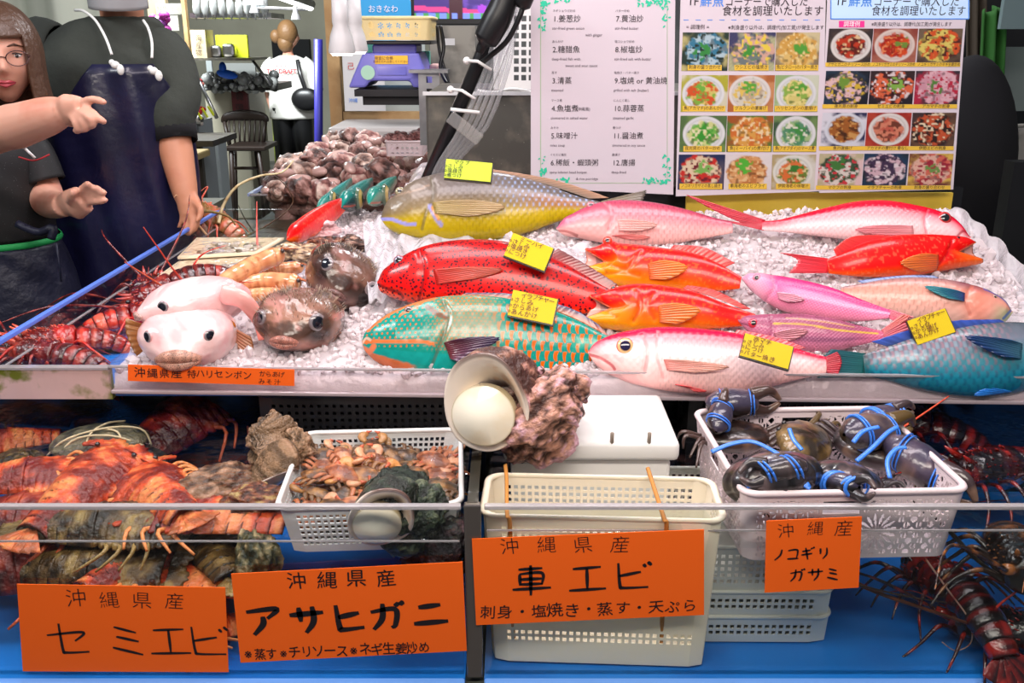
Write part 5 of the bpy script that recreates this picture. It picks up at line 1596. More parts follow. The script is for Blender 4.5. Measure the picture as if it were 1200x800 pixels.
def basket(name, label, corners, zt, zb, pitch=.0095, hole=.0055, taper=.9, mt=None, lace=None, rimr=.004, cat='basket', group=None, rows=None, sheet=None, rad=.018):
    """corners: rim front-left, front-right, back-left points (world xy)"""
    fl, fr, bl = [Vector((c[0], c[1], 0)) for c in corners]
    ex = (fr - fl).normalized(); w = (fr - fl).length; d = abs((bl - fl).dot(Vector((-ex.y, ex.x, 0))))
    c = fl + ex * w / 2 + Vector((-ex.y, ex.x, 0)) * d / 2
    root = thing(name, label, cat, M=Matrix.Translation((c.x, c.y, zb)) @ Matrix.Rotation(math.atan2(ex.y, ex.x), 4, 'Z'), group=group)
    H = zt - zb
    for side, (L, off, an) in {'front': (w, d, 0), 'right_side': (d, w, 90), 'back': (w, d, 180), 'left_side': (d, w, 270)}.items():
        if lace:
            nu = int(L / .0016); nv = int(H / .0016)
            us = np.linspace(-L / 2, L / 2, nu + 1); vs = np.linspace(0, H, nv + 1)
            U, Vv = np.meshgrid((us[:-1] + us[1:]) / 2, (vs[:-1] + vs[1:]) / 2, indexing='ij')
            mask = ~lace(U, Vv, L, H)
        else:
            k = int((L - 2 * rad - .008) / pitch); k2 = int((H - .016) / pitch)
            us = [-L / 2]; uh = [False]
            for i in range(k):
                cx = (i - (k - 1) / 2) * pitch; us += [cx - hole / 2, cx + hole / 2]; uh += [True, False]
            us.append(L / 2); us = np.array(us); uh = np.array(uh)[:len(us) - 1]
            vs = [0]; vh = []
            rr_ = range(k2) if rows is None else rows
            for j in rr_:
                cv = H * .5 + (j - (k2 - 1) / 2) * pitch; vs += [cv - hole / 2, cv + hole / 2]
            vs.append(H); vs = np.array(vs)
            vh = np.zeros(len(vs) - 1, bool); vh[1::2] = True
            uh = np.zeros(len(us) - 1, bool); uh[1::2] = True
            mask = ~(uh[:, None] & vh[None, :])
        Ug, Vg = np.meshgrid(us, vs, indexing='ij')
        f = taper + (1 - taper) * Vg / H
        # fold the ends of each wall round the corner
        X = Ug * f; Y = -off / 2 * f
        e = np.clip((np.abs(X) - (L / 2 * f - rad)) / rad, 0, 1)
        X = np.sign(X) * (np.minimum(np.abs(X), L / 2 * f - rad) + rad * np.sin(e * math.pi / 4)); Y = Y + rad * (1 - np.cos(e * math.pi / 4))
        g = G(); g.grid(np.stack([X, Y, Vg], -1), mask=mask)
        g.xf(Matrix.Rotation(math.radians(an), 4, 'Z')); mk('wall', g, mt, root, False, solid=.0022)
    g = G(); ring = rr_ring(w * 1.0, d * 1.0, rad + .004); pts = [(x, y, H) for x, y in ring]
    n_ = len(pts); q = []
    th = np.linspace(0, 2 * math.pi, 8, endpoint=False)
    for (x, y, z) in pts:
        o = Vector((x, y, 0)).normalized()
        q.append([(x + o.x * rimr * 1.3 * math.cos(t), y + o.y * rimr * 1.3 * math.cos(t), z + rimr * math.sin(t)) for t in th])
    g.grid(np.array(q), cu=True, cv=True); mk('rim', g, mt, root)
    g = G(); ring = rr_ring((w * taper - .002), (d * taper - .002), rad)
    g.add([(x, y, .001) for x, y in ring], [tuple(range(len(ring)))]); mk('base', g, sheet or mt, root, False, solid=.002)
    return root


m_bw = mat('basket_white', (.80, .79, .77), .35)
m_bg = mat('basket_grey_white', (.72, .72, .64), .4)
m_bp = mat('basket_pink_white', (.82, .68, .70), .3)
m_bc = mat('basket_cream', (.90, .80, .64), .35, sss=.15, sssc=(1, .8, .5))
xy = lambda px, py, z: tuple(atZ(px, py, z))[:2]

# black crates in the shadow behind
m_bk = mat('black_crate', (.012, .011, .012), .3)
basket('black_crate', 'black perforated crate in the dark behind the frog crab basket', [(-.44, 1.50), (-.08, 1.50), (-.44, 1.60)], .915, .76, pitch=.013, hole=.006, mt=m_bk, cat='crate', taper=1)
basket('black_crate', 'black perforated crate in the dark behind the crab basket', [(.30, 1.50), (.66, 1.50), (.30, 1.60)], .915, .76, pitch=.013, hole=.006, mt=m_bk, cat='crate', taper=1)

# frog crab basket
FB = [xy(323, 596, .876), xy(541, 590, .876), xy(362, 507, .876)]
basket('shellfish_basket', 'white perforated basket packed with small brown frog crabs', FB, .876, .800, mt=m_bw, pitch=.0092, hole=.0058)
# stack of grey-white baskets under the flower-cut one
SB = [(.222, 1.148), (.455, 1.146), (.222, 1.40)]
for i, (z0, z1, lab) in enumerate(((.6745, .716, 'grey-white perforated basket on the blue floor, lowest of its stack'), (.7185, .757, 'grey-white perforated basket in the middle of the stack'),
                                   (.7595, .828, 'grey-white perforated basket directly under the flower-cut crab basket'))):
    basket('stacking_basket', lab, SB, z1, z0, mt=m_bg, pitch=.0100, hole=.0060, taper=.985, group='stacked grey-white baskets', rimr=.003)


def lace(U, V, L, H):
    x = U; y = V - H * .5
    m = np.zeros(U.shape, bool)
    rnd_ = (np.abs(U) < L / 2 - .016) & (V > .006) & (V < H - .012)
    # rows of flowers: big daisy in the lower middle, small ones at the upper corners
    def daisy(cx, cy, R0, R1, n):
        dx, dy = x - cx, y - cy; r = np.hypot(dx, dy); a = np.arctan2(dy, dx)
        k = (a / (2 * math.pi) * n) % 1
        return (r > R0) & (r < R1) & (np.abs(k - .5) < .30 * np.sin(np.clip((r - R0) / (R1 - R0), 0, 1) * math.pi) ** .6), r
    q, r1 = daisy(L * .12, -H * .10, .006, .030, 16); m |= q; far = r1 > .033
    q, r1 = daisy(-L * .33, -H * .12, .005, .022, 12); m |= q; far &= r1 > .025
    for cx, cy in ((-.40, .25), (.40, .24), (-.22, .25), (.22, .26)):
        q, r1 = daisy(L * cx, H * cy, .003, .012, 8); m |= q; far &= r1 > .014
    # leaf lattice elsewhere
    u1 = (x + y) / .017; u2 = (x - y) / .017
    c1 = u1 - np.floor(u1) - .5; c2 = u2 - np.floor(u2) - .5
    m |= far & (np.hypot(c1 * 1.05, c2 * 1.05) < .40) & (np.abs(c1 + c2) > .06)
    # handle slot
    slot = (np.abs(x + L * .06) < .026) & (np.abs(y - H * .28) < .010)
    m = (m & ~((np.abs(x + L * .06) < .031) & (np.abs(y - H * .28) < .014))) | slot
    return m & rnd_


CB = [xy(872, 579, .935), xy(1136, 574, .935), xy(787, 482, .935)]
cbk = basket('flower_cut_basket', 'pale pink plastic basket with cut flower pattern full of banded mud crabs', CB, .935, .832, mt=m_bp, lace=lace, taper=.93, rimr=.0045)

# tall cream basket of the prawns, its brown bands, white crate behind
PB = [xy(565, 604, .902), xy(850, 611, .902), xy(572, 556, .902)]
pb = basket('prawn_basket', 'tall cream perforated basket behind the card, held by two brown bands', PB, .902, .676, mt=m_bc, pitch=.0100, hole=.0060, taper=.93, rows=[2, 3, 17, 18, 19], rimr=.004)
for x0 in (-.115, .088):
    g = G(); w_ = pb; d_ = .062
    g.tube(smoothpath([(x0, -.050, .0), (x0 - .004, -.060, .08), (x0 - .006, -.069, .215), (x0 - .010, -.066, .232), (x0 - .016, .03, .234), (x0 - .02, .066, .24)], 20), .0030, 6, col=R_(196, 130, 62), flat=(.4, (0, 1, 0)))
    mk('rubber_band', g, mat('rubber_brown', rough=.5, vcol=True), pb)
g = G(); g.box((0, 0, 0), (.262, .20, .032))
p0 = Vector((.118, 1.372, .914)); wc = mk('white_crate', g, m_white, loc=p0, bevel=.008); tag(wc, 'white plastic crate lid under the big turban shell', 'crate')
g = G(); g.box((0, 0, -.13), (.24, .18, .225)); mk('crate_body', g, m_white, wc, False, bevel=.006)
for x in (-.10, .03, .085):
    g = G(); g.tube([(x, -.095, .01), (x, -.097, .03)], .003, 8, col=(.25, .2, .16)); mk('hinge_pin', g, mat('dull_brass', rough=.3, vcol=True), wc)

# ---------------------------------------------------------------- frog crabs
def frog_crab(pal, seed):
    a, b, c = pal; rs = np.random.RandomState(seed)
    root = thing('frog_crab', 'x', 'crab', loc=(0, 0, 0)); ms = mat('frog_crab_shell', rough=.3, vcol=True, coat=.5, bump=(240, .8, .002))
    g = G(); u = np.linspace(0, 1, 20); nu = 24
    th = np.linspace(0, 2 * math.pi, nu, endpoint=False); U, TH = np.meshgrid(u, th, indexing='ij')
    r = .019 * np.sin(np.clip(U * .93 + .05, 0, 1) * math.pi) ** .55
    P = np.stack([(U - .5) * .058, r * np.cos(TH), .62 * r * np.sin(TH)], -1)
    g.grid(P, cv=True, col=shellcol(fbm(P[..., 0] * 110 + seed, P[..., 1] * 110), a, b, c)); mk('carapace', g, ms, root)
    for sd in (1, -1):
        g = G(); g.tube(smoothpath([(.02, sd * .012, 0), (.032, sd * .019, .003), (.040, sd * .008, .004)], 10), [.004, .005, .006, .0075, .008, .008, .0075, .006, .004, .002], 10, col=c, flat=(.6, (0, 0, 1))); mk('claw', g, ms, root)
        g = G(); g.tube([(.040, sd * .011, .006), (.046, sd * .002, .005)], [.0035, .0008], 6, col=(.6, .12, .05)); mk('pincer', g, ms, root)
        for k in range(3):
            x0 = .006 - k * .012
            g = G(); g.tube(smoothpath([(x0, sd * .015, 0), (x0 - .002, sd * .028, .003), (x0 - .010, sd * .034, -.004)], 7), [.003, .0035, .004, .004, .004, .003, .001], 7, col=b, flat=(.5, (0, 0, 1))); mk('leg', g, ms, root)
    return root


FCP = [frog_crab((R_(92, 56, 28), R_(150, 96, 46), R_(206, 140, 76)), 1), frog_crab((R_(60, 38, 22), R_(112, 74, 38), R_(170, 120, 66)), 2), frog_crab((R_(120, 60, 34), R_(186, 106, 62), R_(226, 160, 120)), 3)]
FCN = ['tan-olive', 'dark olive', 'ruddy']
rs = np.random.RandomState(12); usedf = set()
a_, b_, c_ = [Vector((p[0], p[1], 0)) for p in FB]
rown = ['front', 'second', 'third', 'fourth', 'back']
ordn = ['leftmost', 'second from left', 'third from left', 'fourth from left', 'middle', 'fourth from right', 'third from right', 'second from right', 'rightmost']
for j in range(5):
    nn = 6 if j % 2 == 0 else 5
    names = {6: ['leftmost', 'second from the left', 'third from the left', 'third from the right', 'second from the right', 'rightmost'],
             5: ['leftmost', 'second from the left', 'middle', 'second from the right', 'rightmost']}[nn]
    for i in range(nn):
        k = rs.randint(3); f = (i + .5) / nn; q = (j + .5) / 5
        base = a_.lerp(b_, .07 + .86 * f) + (c_ - a_) * (.08 + .84 * q); base = a_.lerp(b_, .07 + .86 * (f + rs.uniform(-.02, .02))) + ((c_ - a_) - (b_ - a_) * ((c_ - a_).dot(b_ - a_) / (b_ - a_).length_squared)) * (.1 + .8 * q)
        M = TRS((base.x, base.y, .852 + rs.uniform(-.006, .012)), rs.uniform(-25, 25), rs.uniform(-25, 25), rs.uniform(0, 360), rs.uniform(.9, 1.12))
        lab = '%s frog crab, %s of the %s row in the white basket' % (FCN[k], names[i], rown[j])
        if k not in usedf: usedf.add(k); o = FCP[k]; o.matrix_world = M; o['label'] = lab
        else: o = copy_tree(FCP[k], lab, M)
        o['group'] = 'frog crabs in the white basket'
g = G()
for i in range(70):
    f, q = rs.uniform(.05, .95), rs.uniform(.05, .92)
    base = a_.lerp(b_, f) + (c_ - a_) * q
    g.ball((base.x + (.0), base.y, .824 + rs.uniform(-.008, .012)), (.022, .016, .011), 12, 8, R=Matrix.Rotation(rs.uniform(0, 6), 4, 'Z'), col=R_(*(110 + rs.randint(-30, 40), 70, 34)))
tag(mk('crab_heap', g, mat('frog_crab_shell')), 'lower layer of frog crabs filling the white basket', 'crab', kind='stuff')

# ---------------------------------------------------------------- mud crabs with blue bands
P_MUD = (R_(22, 20, 20), R_(48, 42, 44), R_(92, 76, 76))
m_mud = mat('mud_crab_shell', rough=.28, vcol=True, coat=.6, bump=(60, .5, .003))
m_band = mat('blue_rubber_band', srgb(60, 130, 235), .35, coat=.4)


def mud_crab(label, M, seed, claws, shell=(.062, .045, .022), pal=P_MUD):
    rs = np.random.RandomState(seed); a, b, c = pal
    root = thing('mud_crab', label, 'crab', M=M, group='banded mud crabs in the pink basket')
    g = G(); nv, nu = 26, 72
    A, B_ = np.meshgrid(np.linspace(0, math.pi, nv), np.linspace(0, 2 * math.pi, nu, endpoint=False), indexing='ij')
    serr = 1 + .05 * np.maximum(0, np.sin(B_ * 18)) * (np.sin(B_) > 0) * np.sin(A) ** 4
    P = np.stack([np.sin(A) * np.cos(B_) * shell[0], np.sin(A) * np.sin(B_) * shell[1] * (1 - .15 * (np.sin(B_) < 0)), np.cos(A) * shell[2]], -1) * serr[..., None]
    P[..., 2] += .004 * (fbm(P[..., 0] * 50 + seed, P[..., 1] * 50) - .5)
    g.grid(P, cv=True, col=shellcol(fbm(P[..., 0] * 60 + seed, P[..., 1] * 60), a, b, c)); mk('carapace', g, m_mud, root)
    for sd in (1, -1):
        g = G(); g.ball((sd * .014, shell[1] * .98, .006), .004, 8, 6, col=(.01, .01, .01)); mk('eye', g, mat('wet_eye'), root)
        for k in range(4 if seed > 1 else 0):
            y0 = .012 - k * .014; sw = rs.uniform(.8, 1.1)
            pts = [(sd * shell[0] * .8, y0, -.004), (sd * (shell[0] + .024) * sw, y0 - .004, .014), (sd * (shell[0] + .036), y0 - .018 * (k - .5), -.008)]
            g = G(); g.tube(smoothpath(pts, 10), np.linspace(.0065, .0018, 10), 8, col=b, flat=(.7, (0, 0, 1))); mk('leg', g, m_mud, root)
    for (pos, rz, ry, L, sc) in claws:
        # palm: a fat tapering egg with two fingers
        R = Matrix.Rotation(math.radians(rz), 4, 'Z') @ Matrix.Rotation(math.radians(ry), 4, 'Y')
        g = G(); u = np.linspace(0, 1, 26); th = np.linspace(0, 2 * math.pi, 26, endpoint=False); U, TH = np.meshgrid(u, th, indexing='ij')
        r = np.interp(U, [0, .04, .2, .5, .75, .95, 1], [.1, .45, .82, 1, .92, .6, .15]) * .5 * L * .62
        P = np.stack([U * L, r * np.cos(TH), r * np.sin(TH) * .86], -1)
        col = mixc(shellcol(fbm(P[..., 0] * 30 + seed, P[..., 1] * 30), a, b, c), R_(90, 84, 120), sm(.2, .8, np.cos(TH - 2)) * .3)
        T4 = Matrix.Translation(pos)
        g.grid(P, cv=True, col=col); g.xf(T4 @ R); cl = mk('claw', g, m_mud, root)
        for s_, z in ((1, .012), (-1, -.010)):
            q = G(); q.tube(smoothpath([(L * .86, 0, z * L / .08), (L * 1.18, 0, z * 1.5 * L / .08), (L * 1.42, 0, z * .25)], 12), np.linspace(.012, .003, 12) * L / .08, 10, col=np.array([c if i > 7 else b for i in range(12)])); q.xf(T4 @ R); mk('finger', q, m_mud, cl)
        for t in (.28, .84):
            rr_ = float(np.interp(t, [0, .04, .2, .5, .75, .95, 1], [.1, .45, .82, 1, .92, .6, .15])) * .5 * L * .62
            th2 = np.linspace(0, 2 * math.pi, 30)
            for dx in (0, .006):
                q = G(); q.tube([(t * L + dx + .006 * math.sin(x_ + sc), rr_ * 1.05 * math.cos(x_), rr_ * .92 * math.sin(x_)) for x_ in th2], .0026, 6, flat=(.5, (1, 0, 0))); q.xf(T4 @ R); mk('rubber_band', q, m_band, root)
    return root


def cbp(px, py, z): return atZ(px, py, z)


mud_crab('mud crab at the near left of the pink basket, blue bands crossing its wide shell', TRS(cbp(904, 560, .930), 24, 4, 190, 1.1), 1,
         [((-.030, .040, .012), 0, 0, .06, 0)], shell=(.062, .052, .034))
mud_crab('mud crab in the near middle of the pink basket, half under its neighbour', TRS(cbp(985, 566, .918), 22, -8, 176, 1.0), 2, [((.03, .02, .0), 120, 0, .06, 1)], shell=(.056, .046, .032))
mud_crab('mud crab in the far left corner with a thick rounded banded claw', TRS(cbp(862, 512, .91), 5, 0, 10, .9), 3, [((-.040, .050, .042), -4, 0, .095, 2), ((-.05, -.03, .03), 60, -20, .07, 2)], pal=(R_(36, 26, 24), R_(70, 50, 44), R_(120, 90, 74)))
mud_crab('mud crab in the middle of the pink basket with dark upright claw and tangled legs', TRS(cbp(945, 520, .915), 20, 0, 60, 1.0), 4, [((-.005, -.040, .045), -34, -6, .10, 3)], pal=(R_(44, 34, 24), R_(92, 72, 40), R_(140, 112, 70)))
mud_crab('mud crab at the right of the pink basket with a big smooth banded claw', TRS(cbp(1022, 526, .905), 8, 6, -40, 1.0), 5, [((.020, -.012, .032), -14, 10, .105, 4), ((-.03, .02, .026), 60, 0, .07, 5)], pal=(R_(30, 24, 26), R_(66, 52, 54), R_(130, 100, 84)))
g = G()
# the long band crossing the near left shell
p1 = [(833, 531), (855, 522), (880, 519), (905, 530), (930, 548), (947, 572)]; p2 = [(874, 571), (895, 550), (915, 540), (930, 545)]; p3 = [(874, 571), (905, 566), (935, 568), (948, 574)]
for pp in (p1, p2, p3):
    P = smoothpath([onplane(x, y, (0, -.75, 1), .975 - .75 * 1.16) + Vector((0, -.004, .004)) for x, y in pp], 24); g.tube(P, .0033, 6, flat=(.5, (0, -.7, 1)))
for pp in ([(925, 502), (930, 515), (940, 527)], [(1000, 518), (1012, 505), (1030, 500)], [(1004, 540), (1022, 525), (1040, 507), (1052, 500)], [(1043, 560), (1040, 540), (1050, 526), (1062, 524)]):
    P = smoothpath([onplane(x, y, (0, -.5, 1), .985 - .5 * 1.25) for x, y in pp], 16); g.tube(P, .0034, 6, flat=(.5, (0, -.7, 1)))
o = mk('rubber_bands', g, m_band); tag(o, 'crossed blue rubber bands tying the mud crabs in the pink basket', 'rubber band', kind='stuff')

# ---------------------------------------------------------------- cards
m_orange = mat('orange_card', srgb(255, 104, 14), .65)
m_ink = mat('marker_ink', (.012, .008, .012), .4)
m_yel = mat('yellow_card', srgb(226, 196, 20), .75)
m_ylg = mat('lime_card', srgb(196, 216, 40), .5)
m_red_ink = mat('red_ink', srgb(96, 16, 30), .5)
m_sleeve = mat('card_sleeve_back', (.04, .035, .03), .3)


def card(name, label, corners, Y, mt, cat='sign', thick=.0012, up=None, P0=None):
    """corners TL,TR,BR,BL in the view; the card stands in the plane y=Y. returns (root mesh, graph to write on, px->local)"""
    c = [atY(x, y, Y) for x, y in corners]
    o = sum(c, Vector()) / 4
    g = G(); n = 8
    P = []
    for i in range(n + 1):
        a = c[3].lerp(c[0], i / n); b = c[2].lerp(c[1], i / n)
        P.append([tuple(a.lerp(b, j / n) - o) for j in range(n + 1)])
    g.grid(np.array(P))
    root = mk(name, g, mt, smooth=False, solid=thick, loc=o)
    tag(root, label, cat)
    loc = lambda px, py: (atY(px, py, Y) - o)
    k = (atY(corners[1][0], corners[1][1], Y) - atY(corners[0][0], corners[0][1], Y)).length / math.dist(corners[0], corners[1])
    rot = -math.degrees(math.atan2(corners[1][1] - corners[0][1], corners[1][0] - corners[0][0]))
    return root, loc, k, rot


def write(g, loc, k, rot, s, x, y, size, step, off=-.012, seed=0, sx=1, th=.0012):
    p = loc(x, y); hand(g, s, p.x, p.z, size * k, step * k, off=off, y=-th, rot=rot, sx=sx, seed=seed)


def brushline(g, loc, k, rot, s, xs, y, size, w, sx=1, slope=0):
    for ch, x in zip(s, xs):
        p = loc(x, y + slope * (x - xs[0])); brush(g, ch, p.x, p.z, size * k, w * k, y=-.0012, sx=sx, seed=ord(ch), rot=rot)


YC = 1.072
r, loc, k, rot = card('price_sign', 'orange card reading セミエビ, leftmost on the tank front', [(20, 684), (264, 688), (268, 787), (27, 786)], YC, m_orange)
g = G(); write(g, loc, k, rot, '沖縄県産', 89, 702, 25, 38.5, seed=1); brushline(g, loc, k, rot, 'セミエビ', [80, 150, 199, 245], 747, 47, 3.6, 1.12, .02); mk('lettering', g, m_ink, r, False)
r, loc, k, rot = card('price_sign', 'orange card reading アサヒガニ in thick marker, under the frog crab basket', [(271, 672), (542, 658), (547, 762), (282, 776)], YC - .002, m_orange)
g = G(); write(g, loc, k, rot, '沖縄県産', 348, 682, 24, 35, seed=2, off=.002); brushline(g, loc, k, rot, 'アサヒガニ', [309, 360, 410, 454, 504], 727, 41, 7.4, 1.05, -.045)
write(g, loc, k, rot, '※蒸す※チリソース※ネギ生姜炒め', 291, 767, 18, 14.2, seed=3, sx=.85, off=.006); mk('lettering', g, m_ink, r, False)
r, loc, k, rot = card('price_sign', 'orange card reading 車エビ in front of the tall cream basket', [(553, 631), (825, 620), (825, 720), (558, 732)], YC, m_orange)
g = G(); write(g, loc, k, rot, '沖縄県産', 598, 642, 25, 43, seed=4); brushline(g, loc, k, rot, '車エビ', [622, 688, 742], 679, 42, 4.4, 1.15, -.045)
write(g, loc, k, rot, '刺身・塩焼き・蒸す・天ぷら', 572, 718, 20, 20.2, seed=5, off=.002); mk('lettering', g, m_ink, r, False)
r, loc, k, rot = card('price_sign', 'small orange card reading ノコギリガサミ on the right side of the pane', [(898, 610), (1010, 605), (1006, 688), (896, 694)], YC, m_orange)
g = G(); write(g, loc, k, rot, '沖縄産', 921, 622, 22, 34, seed=6); brushline(g, loc, k, rot, 'ノコギリ', [913, 929, 946, 965], 649, 18, 2.5, .95, -.04); brushline(g, loc, k, rot, 'ガサミ', [934, 955, 976], 673, 19, 2.5, 1, -.04); mk('lettering', g, m_ink, r, False)
YS = Yf(-.35) - .008
r, loc, k, rot = card('strip_label', 'long orange strip reading 沖縄県産ハリセンボン on the tray front', [(150, 427), (345, 433), (345, 452), (150, 446)], YS - .004, m_orange)
g = G(); write(g, loc, k, rot, '沖縄県産', 164, 437, 13, 14.5, seed=7, off=.006); write(g, loc, k, rot, '特ハリセンボン', 224, 438, 11, 11, seed=8, off=.004)
write(g, loc, k, rot, 'からあげ', 308, 438, 8, 7.2, seed=9, off=.004); write(g, loc, k, rot, 'みそ汁', 307, 447, 8, 9, seed=10, off=.004); mk('lettering', g, m_ink, r, False)


def tagcard(label, corners, h, mt, lines, ink, rowh, size, x0=5, jx=1.0):
    """plastic-sleeved price card leaning on a fish"""
    cx = sum(c[0] for c in corners) / 4; cy = sum(c[1] for c in corners) / 4
    o = at_surf(cx, cy, h) if cx > 10 else None
    nrm = Vector((0, -.86, .5)).normalized(); d = nrm.dot(o)
    c = [onplane(x, y, nrm, d) for x, y in corners]
    ex = (c[1] - c[0]).normalized(); ez = nrm.cross(ex) * -1
    if ez.z < 0: ez = -ez
    ey = ez.cross(ex)            # away from the viewer
    M = Matrix(((ex.x, ey.x, ez.x, o.x), (ex.y, ey.y, ez.y, o.y), (ex.z, ey.z, ez.z, o.z), (0, 0, 0, 1)))
    Mi = M.inverted(); L = [Mi @ p for p in c]
    root = thing('price_tag', label, 'price tag', M=M, group='yellow price cards on the fish')
    w = (L[1] - L[0]).length; hh = (L[3] - L[0]).length
    g = G(); g.box((0, 0, 0), (w, .0018, hh)); mk('card', g, mt, root, False)
    g = G(); g.box((.001, .0042, -.0012), (w + .003, .006, hh + .003)); mk('holder', g, m_sleeve, root, False, bevel=.0008)
    g = G(); g.box((0, -.0015, 0), (w + .004, .0004, hh + .004)); mk('clear_sleeve', g, glassy('sleeve_film', (.98, .98, .98), 1.4, .2, .12), root, False)
    kk = w / math.dist(corners[0], corners[1])
    g = G()
    for i, s in enumerate(lines):
        st = size * (1.02 if len(s) < 6 else .86)
        xx = -w / 2 + (size * .9 + (7 if i == 0 else 0) * jx) * kk
        hand(g, s, xx, hh / 2 - (rowh * (i + .62)) * kk, size * kk, st * kk, off=.004, y=-.0028, seed=i * 7 + int(cx))
        if i:
            g.lathe([(.9 * kk, 0), (1.5 * kk, 0)], 10, (xx - size * .95 * kk + 1.2 * kk, -.0028, hh / 2 - rowh * (i + .62) * kk), R=Matrix.Rotation(math.pi / 2, 4, 'X'))
    mk('lettering', g, ink, root, False)


tagcard('lime-yellow price card on the back of the yellow-bellied parrotfish', [(523, 186), (577, 191), (574, 214), (521, 208)], .175, m_ylg, ['マクブ', 'さしみ', '塩焼き', '煮つけ'], mat('green_ink', srgb(14, 50, 22), .5), 5.6, 6)
tagcard('tilted yellow price card on the red spotted grouper', [(602, 273), (649, 291), (637, 317), (590, 299)], .125, m_yel, ['ミーバイ', 'さしみ', '塩焼き', 'につけ'], m_red_ink, 6.3, 7.2)
tagcard('yellow price card on the teal parrotfish', [(600, 339), (652, 350), (648, 381), (597, 369)], .080, m_yel, ['イラブチャー', 'さしみ', 'からあげ', 'あんかけ'], m_red_ink, 7.2, 7.6)
tagcard('yellow price card hooked over the big-eyed snapper in front', [(874, 390), (930, 406), (921, 433), (868, 416)], .080, m_yel, ['赤マチ', 'さしみ', 'につけ', 'バター焼き'], m_red_ink, 6.4, 7.4)
tagcard('yellow price card leaning between the striped fusilier and blue parrotfish', [(1059, 379), (1103, 364), (1123, 385), (1080, 402)], .070, m_yel, ['イラブチャー', 'さしみ', 'から揚げ', 'あんかけ'], m_red_ink, 5.8, 6.6)
# ================================================================ menus behind the fish
YM = 2.12
m_sheet = mat('laminated_sheet', srgb(205, 194, 202), .25, coat=.5)
m_grey_ink = mat('grey_print', srgb(70, 58, 70), .6)
m_dark_ink = mat('dark_print', srgb(34, 20, 32), .6)
m_green = mat('vine_green', srgb(40, 190, 150), .6)
m_line = mat('border_line', srgb(160, 180, 150), .6)
m_print = mat('photo_print', rough=.3, vcol=True, coat=.4)
m_cap = mat('caption_yellow', srgb(214, 176, 60), .5)
m_blue_ink = mat('blue_print', srgb(60, 130, 220), .5)
m_pale_blue = mat('pale_blue_print', srgb(185, 215, 245), .5)
m_pill = mat('magenta_print', srgb(225, 50, 140), .5)
m_wh_ink = mat('white_print', srgb(250, 240, 245), .5)
LY = 0.0


def sheet(name, label, corners, Y=YM, th=.0025):
    c = [atY(x, y, Y) for x, y in corners]; o = sum(c, Vector()) / 4
    g = G(); g.add([tuple(p - o) for p in c] + [tuple(p - o + Vector((0, th, 0))) for p in c],
                   [(0, 1, 2, 3), (7, 6, 5, 4), (0, 4, 5, 1), (1, 5, 6, 2), (2, 6, 7, 3), (3, 7, 4, 0)])
    r = mk(name, g, m_sheet, smooth=False, loc=o); tag(r, label, 'menu')
    L = lambda px, py: atY(px, py, Y) - o
    return r, L, (atY(700, 100, Y) - atY(699, 100, Y)).length


def tline(g, L, k, s, x, y, size, off=.0, align='LEFT', wpx=None, depth=-.0008, mi=0):
    p = L(x, y)
    sx = 1
    if wpx:
        v, F = text_mesh(s, 1.0, off, align, 0, 1.0)
        sx = wpx * k / ((v[:, 0].max() - v[:, 0].min()) * size * k)
        sx = min(max(sx, .5), 1.5)
    put_text(g, s, p.x, p.z, size * k, y=depth, off=off, align=align, sx=sx, mi=mi)


def rect(g, L, x0, y0, x1, y1, d=-.0004, mi=0, sk=0):
    a, b, c, e = L(x0, y0), L(x1, y0), L(x1 + sk, y1), L(x0 + sk, y1)
    g.add([(p.x, d, p.z) for p in (a, b, c, e)], [(0, 1, 2, 3)], mi=mi)


m1, L, k = sheet('menu_sheet', 'white cooking-style menu with green vine border, numbered in Chinese and English', [(622, -60), (792, -60), (789, 228), (622, 220)])
g = G(); gs = G()
rows = [22.5, 58.5, 95, 127.5, 159.5, 191]
A = [('ネギショウガ炒め', '1.姜葱炒', 'stir-fried green onion', 'with ginger'), ('あんかけ', '2.糖醋魚', 'deep-fried fish with', 'sweet and sour sauce'), ('蒸す', '3.清蒸', 'steamed', ''),
     ('マース煮', '4.魚塩煮', 'simmered in salted water', ''), ('みそ汁', '5.味噌汁', 'miso soup', ''), ('イセエビ雑炊', '6.稀飯・蝦頭粥', 'spiny lobster head hotpot', '& rice porridge')]
Bm = [('バター炒め', '7.黄油炒', 'stir-fried butter', ''), ('塩コショウ炒め', '8.椒塩炒', 'stir-fried salt with butter', ''), ('塩焼き・バター焼き', '9.塩焼 or 黄油焼', 'grilled with salt (butter)', ''),
      ('にんにく蒸し', '10.蒜蓉蒸', 'steamed garlic', ''), ('煮つけ', '11.醤油煮', 'simmered in soy sauce', ''), ('唐揚げ', '12.唐揚', 'deep-fried', '')]
for i, y in enumerate(rows):
    for x0, T in ((648 - i * .6, A[i]), (721.5 - i * .8, Bm[i])):
        tline(gs, L, k, T[0], x0 - .5, y - 9.6, 3.3)
        tline(g, L, k, T[1], x0, y, 8.6)
        tline(gs, L, k, T[2], x0 - 1, y + 10.8, 4.3)
        if T[3]: tline(gs, L, k, T[3], x0 + (38 if i == 0 else 15 if i == 1 else 30), y + 18.5, 4.3)
tline(gs, L, k, '(沖縄風)', 675, 128, 4.6)
mk('menu_lettering', g, m_dark_ink, m1, False); mk('small_lettering', gs, m_grey_ink, m1, False)
g = G()
for a in ((633, -50, 634, 214), (781.5, -50, 782.3, 214), (633, 214, 782, 214.8)): rect(g, L, *a)
mk('border', g, m_line, m1, False)
rs = np.random.RandomState(4)
